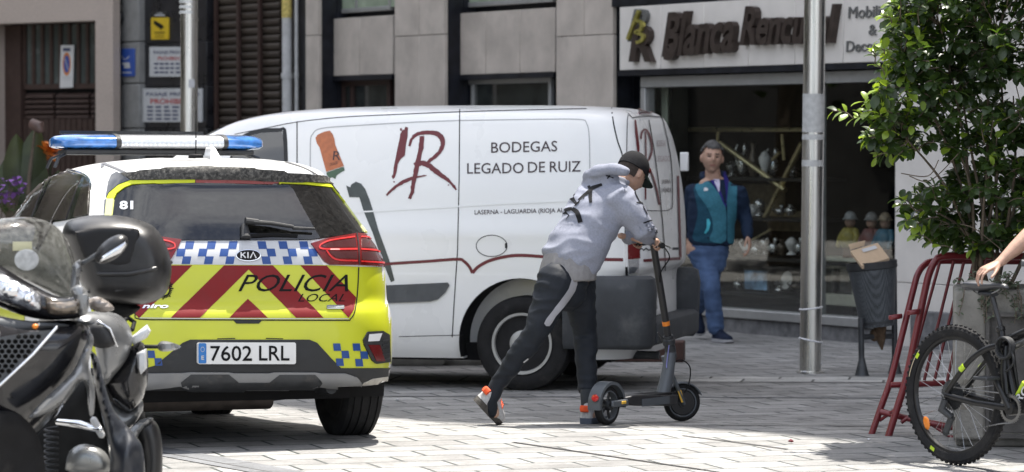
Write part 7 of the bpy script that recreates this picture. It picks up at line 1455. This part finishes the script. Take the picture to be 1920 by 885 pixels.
b.out('blossoms', mat('purple petals', (.26, .12, .40), .6, var=.3), pu, fix=False, smooth=60); c_.out('foliage', leaf_mat('mid green leaf', (.05, .09, .03), (.1, .16, .03), .5), pu, fix=False, smooth=60); s2.out('stems', BARK, pu)
# ---------------------------------------------------------------- planters and flower bed beyond the van
pz = P(785, 690, 26.6); pz.z = gz(26.6); cq = root('concrete_planter', pz, 0, 'plain grey concrete planter seen beneath the van', 'planter'); s = B(); s.loft([[(x * k, y * k, z) for x, y in ((-.22, -.25), (.22, -.25), (.22, .25), (-.22, .25))] for z, k in ((0, .9), (.06, 1), (.42, 1.02), (.44, 1.06), (.5, 1.06), (.5, .95), (.42, .9))]); s.out('planter_shell', mat('pale weathered concrete', (.36, .355, .34), .85, var=.15, bump=.3), cq, bevel=.01)
pz = P(868, 690, 26.7); pz.z = gz(26.7); cq = root('concrete_planter', pz, 0, 'fluted round concrete planter seen beneath the van beside its wheel', 'planter'); s = B(); rows = []
for z, r_, f in ((0, .27, 0), (.04, .29, 0), (.06, .25, .012), (.38, .27, .012), (.40, .30, 0), (.46, .30, 0), (.46, .26, 0), (.40, .25, 0)): rows.append([((r_ + f * math.cos(24 * t)) * math.cos(t), (r_ + f * math.cos(24 * t)) * math.sin(t), z) for t in [2 * pi * i / 144 for i in range(144)]])
s.loft(rows); s.out('planter_shell', mat('pale weathered concrete', (.36, .355, .34)), cq, smooth=40)
fb0 = P(1205, 700, 27.); fb0.z = gz(27.); fbd = root('flower_bed', fb0, R(-6), 'low brown edged flower bed with pink flowers behind the van rear', 'flower bed'); FBR = mat('rusty brown steel', (.075, .045, .04), .6, var=.3); s = B(); s.box((.02, 0, .08), (.62, .3, .16)); s.out('edging', FBR, fbd, bevel=.01)
b, c_ = B(), B()
for k in range(150):
    p = V((rnd.gauss(-.12, .08), rnd.uniform(-.1, .1), .16 + abs(rnd.gauss(0, .10)))); leaf(c_, p, V((rnd.uniform(-1, 1), rnd.uniform(-1, 1), rnd.uniform(-.2, 1))), V((0, 0, 1)), .06, .035)
for k in range(26): p = V((rnd.gauss(-.04, .06), rnd.uniform(-.13, -.02), .22 + abs(rnd.gauss(0, .07)))); leaf(b, p, V((rnd.uniform(-1, 1), rnd.uniform(-1, 1), rnd.uniform(-.2, 1))), V((0, 0, 1)), .04, .035)
c_.out('foliage', leaf_mat('mid green leaf two', (.05, .09, .03), (.1, .16, .03), .5), fbd, fix=False, smooth=60); b.out('blossoms', mat('pink petals', (.55, .12, .16), .6, var=.3), fbd, fix=False, smooth=60)
ff = P(1236, 700, 26.95); ff.z = gz(27); fn = root('low_fence', ff, R(-6), 'low rusty bed fence with wavy rails right of the pink flowers', 'fence'); s = B(); s.box((.05, 0, .15), (.03, .03, .30)); s.out('post', FBR, fn, bevel=.004)
for z in (.14, .24): s = B(); s.tube([(x * .02 - .32, 0, z + .02 * math.sin(x * .9)) for x in range(18)], .008, 6); s.out('rail', FBR, fn)
# small litter on the paving
for nm, px, py, D_, m, lab, r_ in (('paper_scrap', 1538, 683, 26.4, FILMW, 'white scrap of litter beside the taped lamp post base', .022), ('paper_scrap', 1507, 699, 25.4, FILMW, 'white scrap of litter left of the taped lamp post base', .02), ('paper_scrap', 746, 745, 22.6, FILMW, 'white scrap of litter right of the police car wheel', .014), ('paper_scrap', 1628, 832, 18.6, FILMW, 'white scrap of litter by the red barrier feet', .010), ('petal', 1483, 838, 18.45, REDB, 'dark red petal on the sunlit paving edge', .018)):
    p = P(px, py, D_); p.z = gz(D_) + .004; s = B(); s.ball((0, 0, r_ * .4), (r_, r_ * .8, r_ * .5), sub=1)
    for v in s.bm.verts: v.co += V((rnd.uniform(-.3, .3), rnd.uniform(-.3, .3), rnd.uniform(0, .3))) * r_
    o = s.out(nm, m, smooth=0); o.location = p; tag(o, lab, 'litter')
# ---------------------------------------------------------------- trees of the square, left of the frame, mirrored in the shop window
TL = leaf_mat('plane tree leaf', (.035, .055, .018), (.07, .11, .015), .5)
def tree(x, y, h, cr_, sd, lab):
    o = root('plane_tree', (x, y, gz(y)), sd, lab, 'tree', 'plane trees of the square'); r = random.Random(sd); s = B(); s.tube([(0, 0, 0), (.1, 0, 1.5), (0, .1, 3), (.1, 0, h * .75)], [.26, .2, .17, .06], 12)
    br = []
    for k in range(9):
        a = k * 2.4; z0 = 2.4 + .28 * k; e = V((cr_ * .75 * math.cos(a), cr_ * .75 * math.sin(a), z0 + r.uniform(1, 2.2))); s.tube([(0, 0, z0), e * .5 + V((0, 0, z0 * .5 + .3)), e], [.08, .05, .015], 7); br.append(e)
    s.out('trunk', BARK, o, smooth=60); b = B()
    for k in range(230):
        u_ = V((r.gauss(0, 1), r.gauss(0, 1), r.gauss(0, 1))).normalized() * (r.random() ** .4); c = V((u_.x * cr_, u_.y * cr_, 2.6 + (h - 2.6) * (.5 + .5 * u_.z)))
        for j in range(13): leaf(b, c + V((r.gauss(0, .28), r.gauss(0, .28), r.gauss(0, .22))), V((r.uniform(-1, 1), r.uniform(-1, 1), r.uniform(-.6, .4))), V((0, 0, 1)), r.uniform(.2, .32), r.uniform(.16, .26))
    b.out('crown', TL, o, fix=False, smooth=60)
for a in ((-10.5, 33.5, 8, 3.2, 21, 'plane tree standing nearest to the shop across the square'), (-13.5, 37.5, 9, 3.6, 22, 'taller plane tree behind the nearest plane tree'), (-12, 29, 8.5, 3.3, 23, 'plane tree furthest to the front of the row'), (-17, 33, 9.5, 3.8, 24, 'plane tree furthest back from the shop front')): tree(*a)

# ---------------------------------------------------------------- unseen block added left of the frame to darken reflections in the glass
ab = root('dark_reflection_block', (-25, 40, gz(40)), 0, 'unseen dark grey block added beyond the plane trees to darken glass reflections', 'building')
s = B(); s.box((-5, -8, 7.5), (10, 60, 15.4)); s.out('wall', mat('dark grey backdrop wall', (.035, .034, .032), .85, var=.25, scale=3), ab)
for j in range(4):
    for i in range(12): s = B(); s.box((.03, -35 + i * 5, 2.2 + j * 3.4), (.1, 1.5, 1.7)); s.out('window', DPANE, ab)
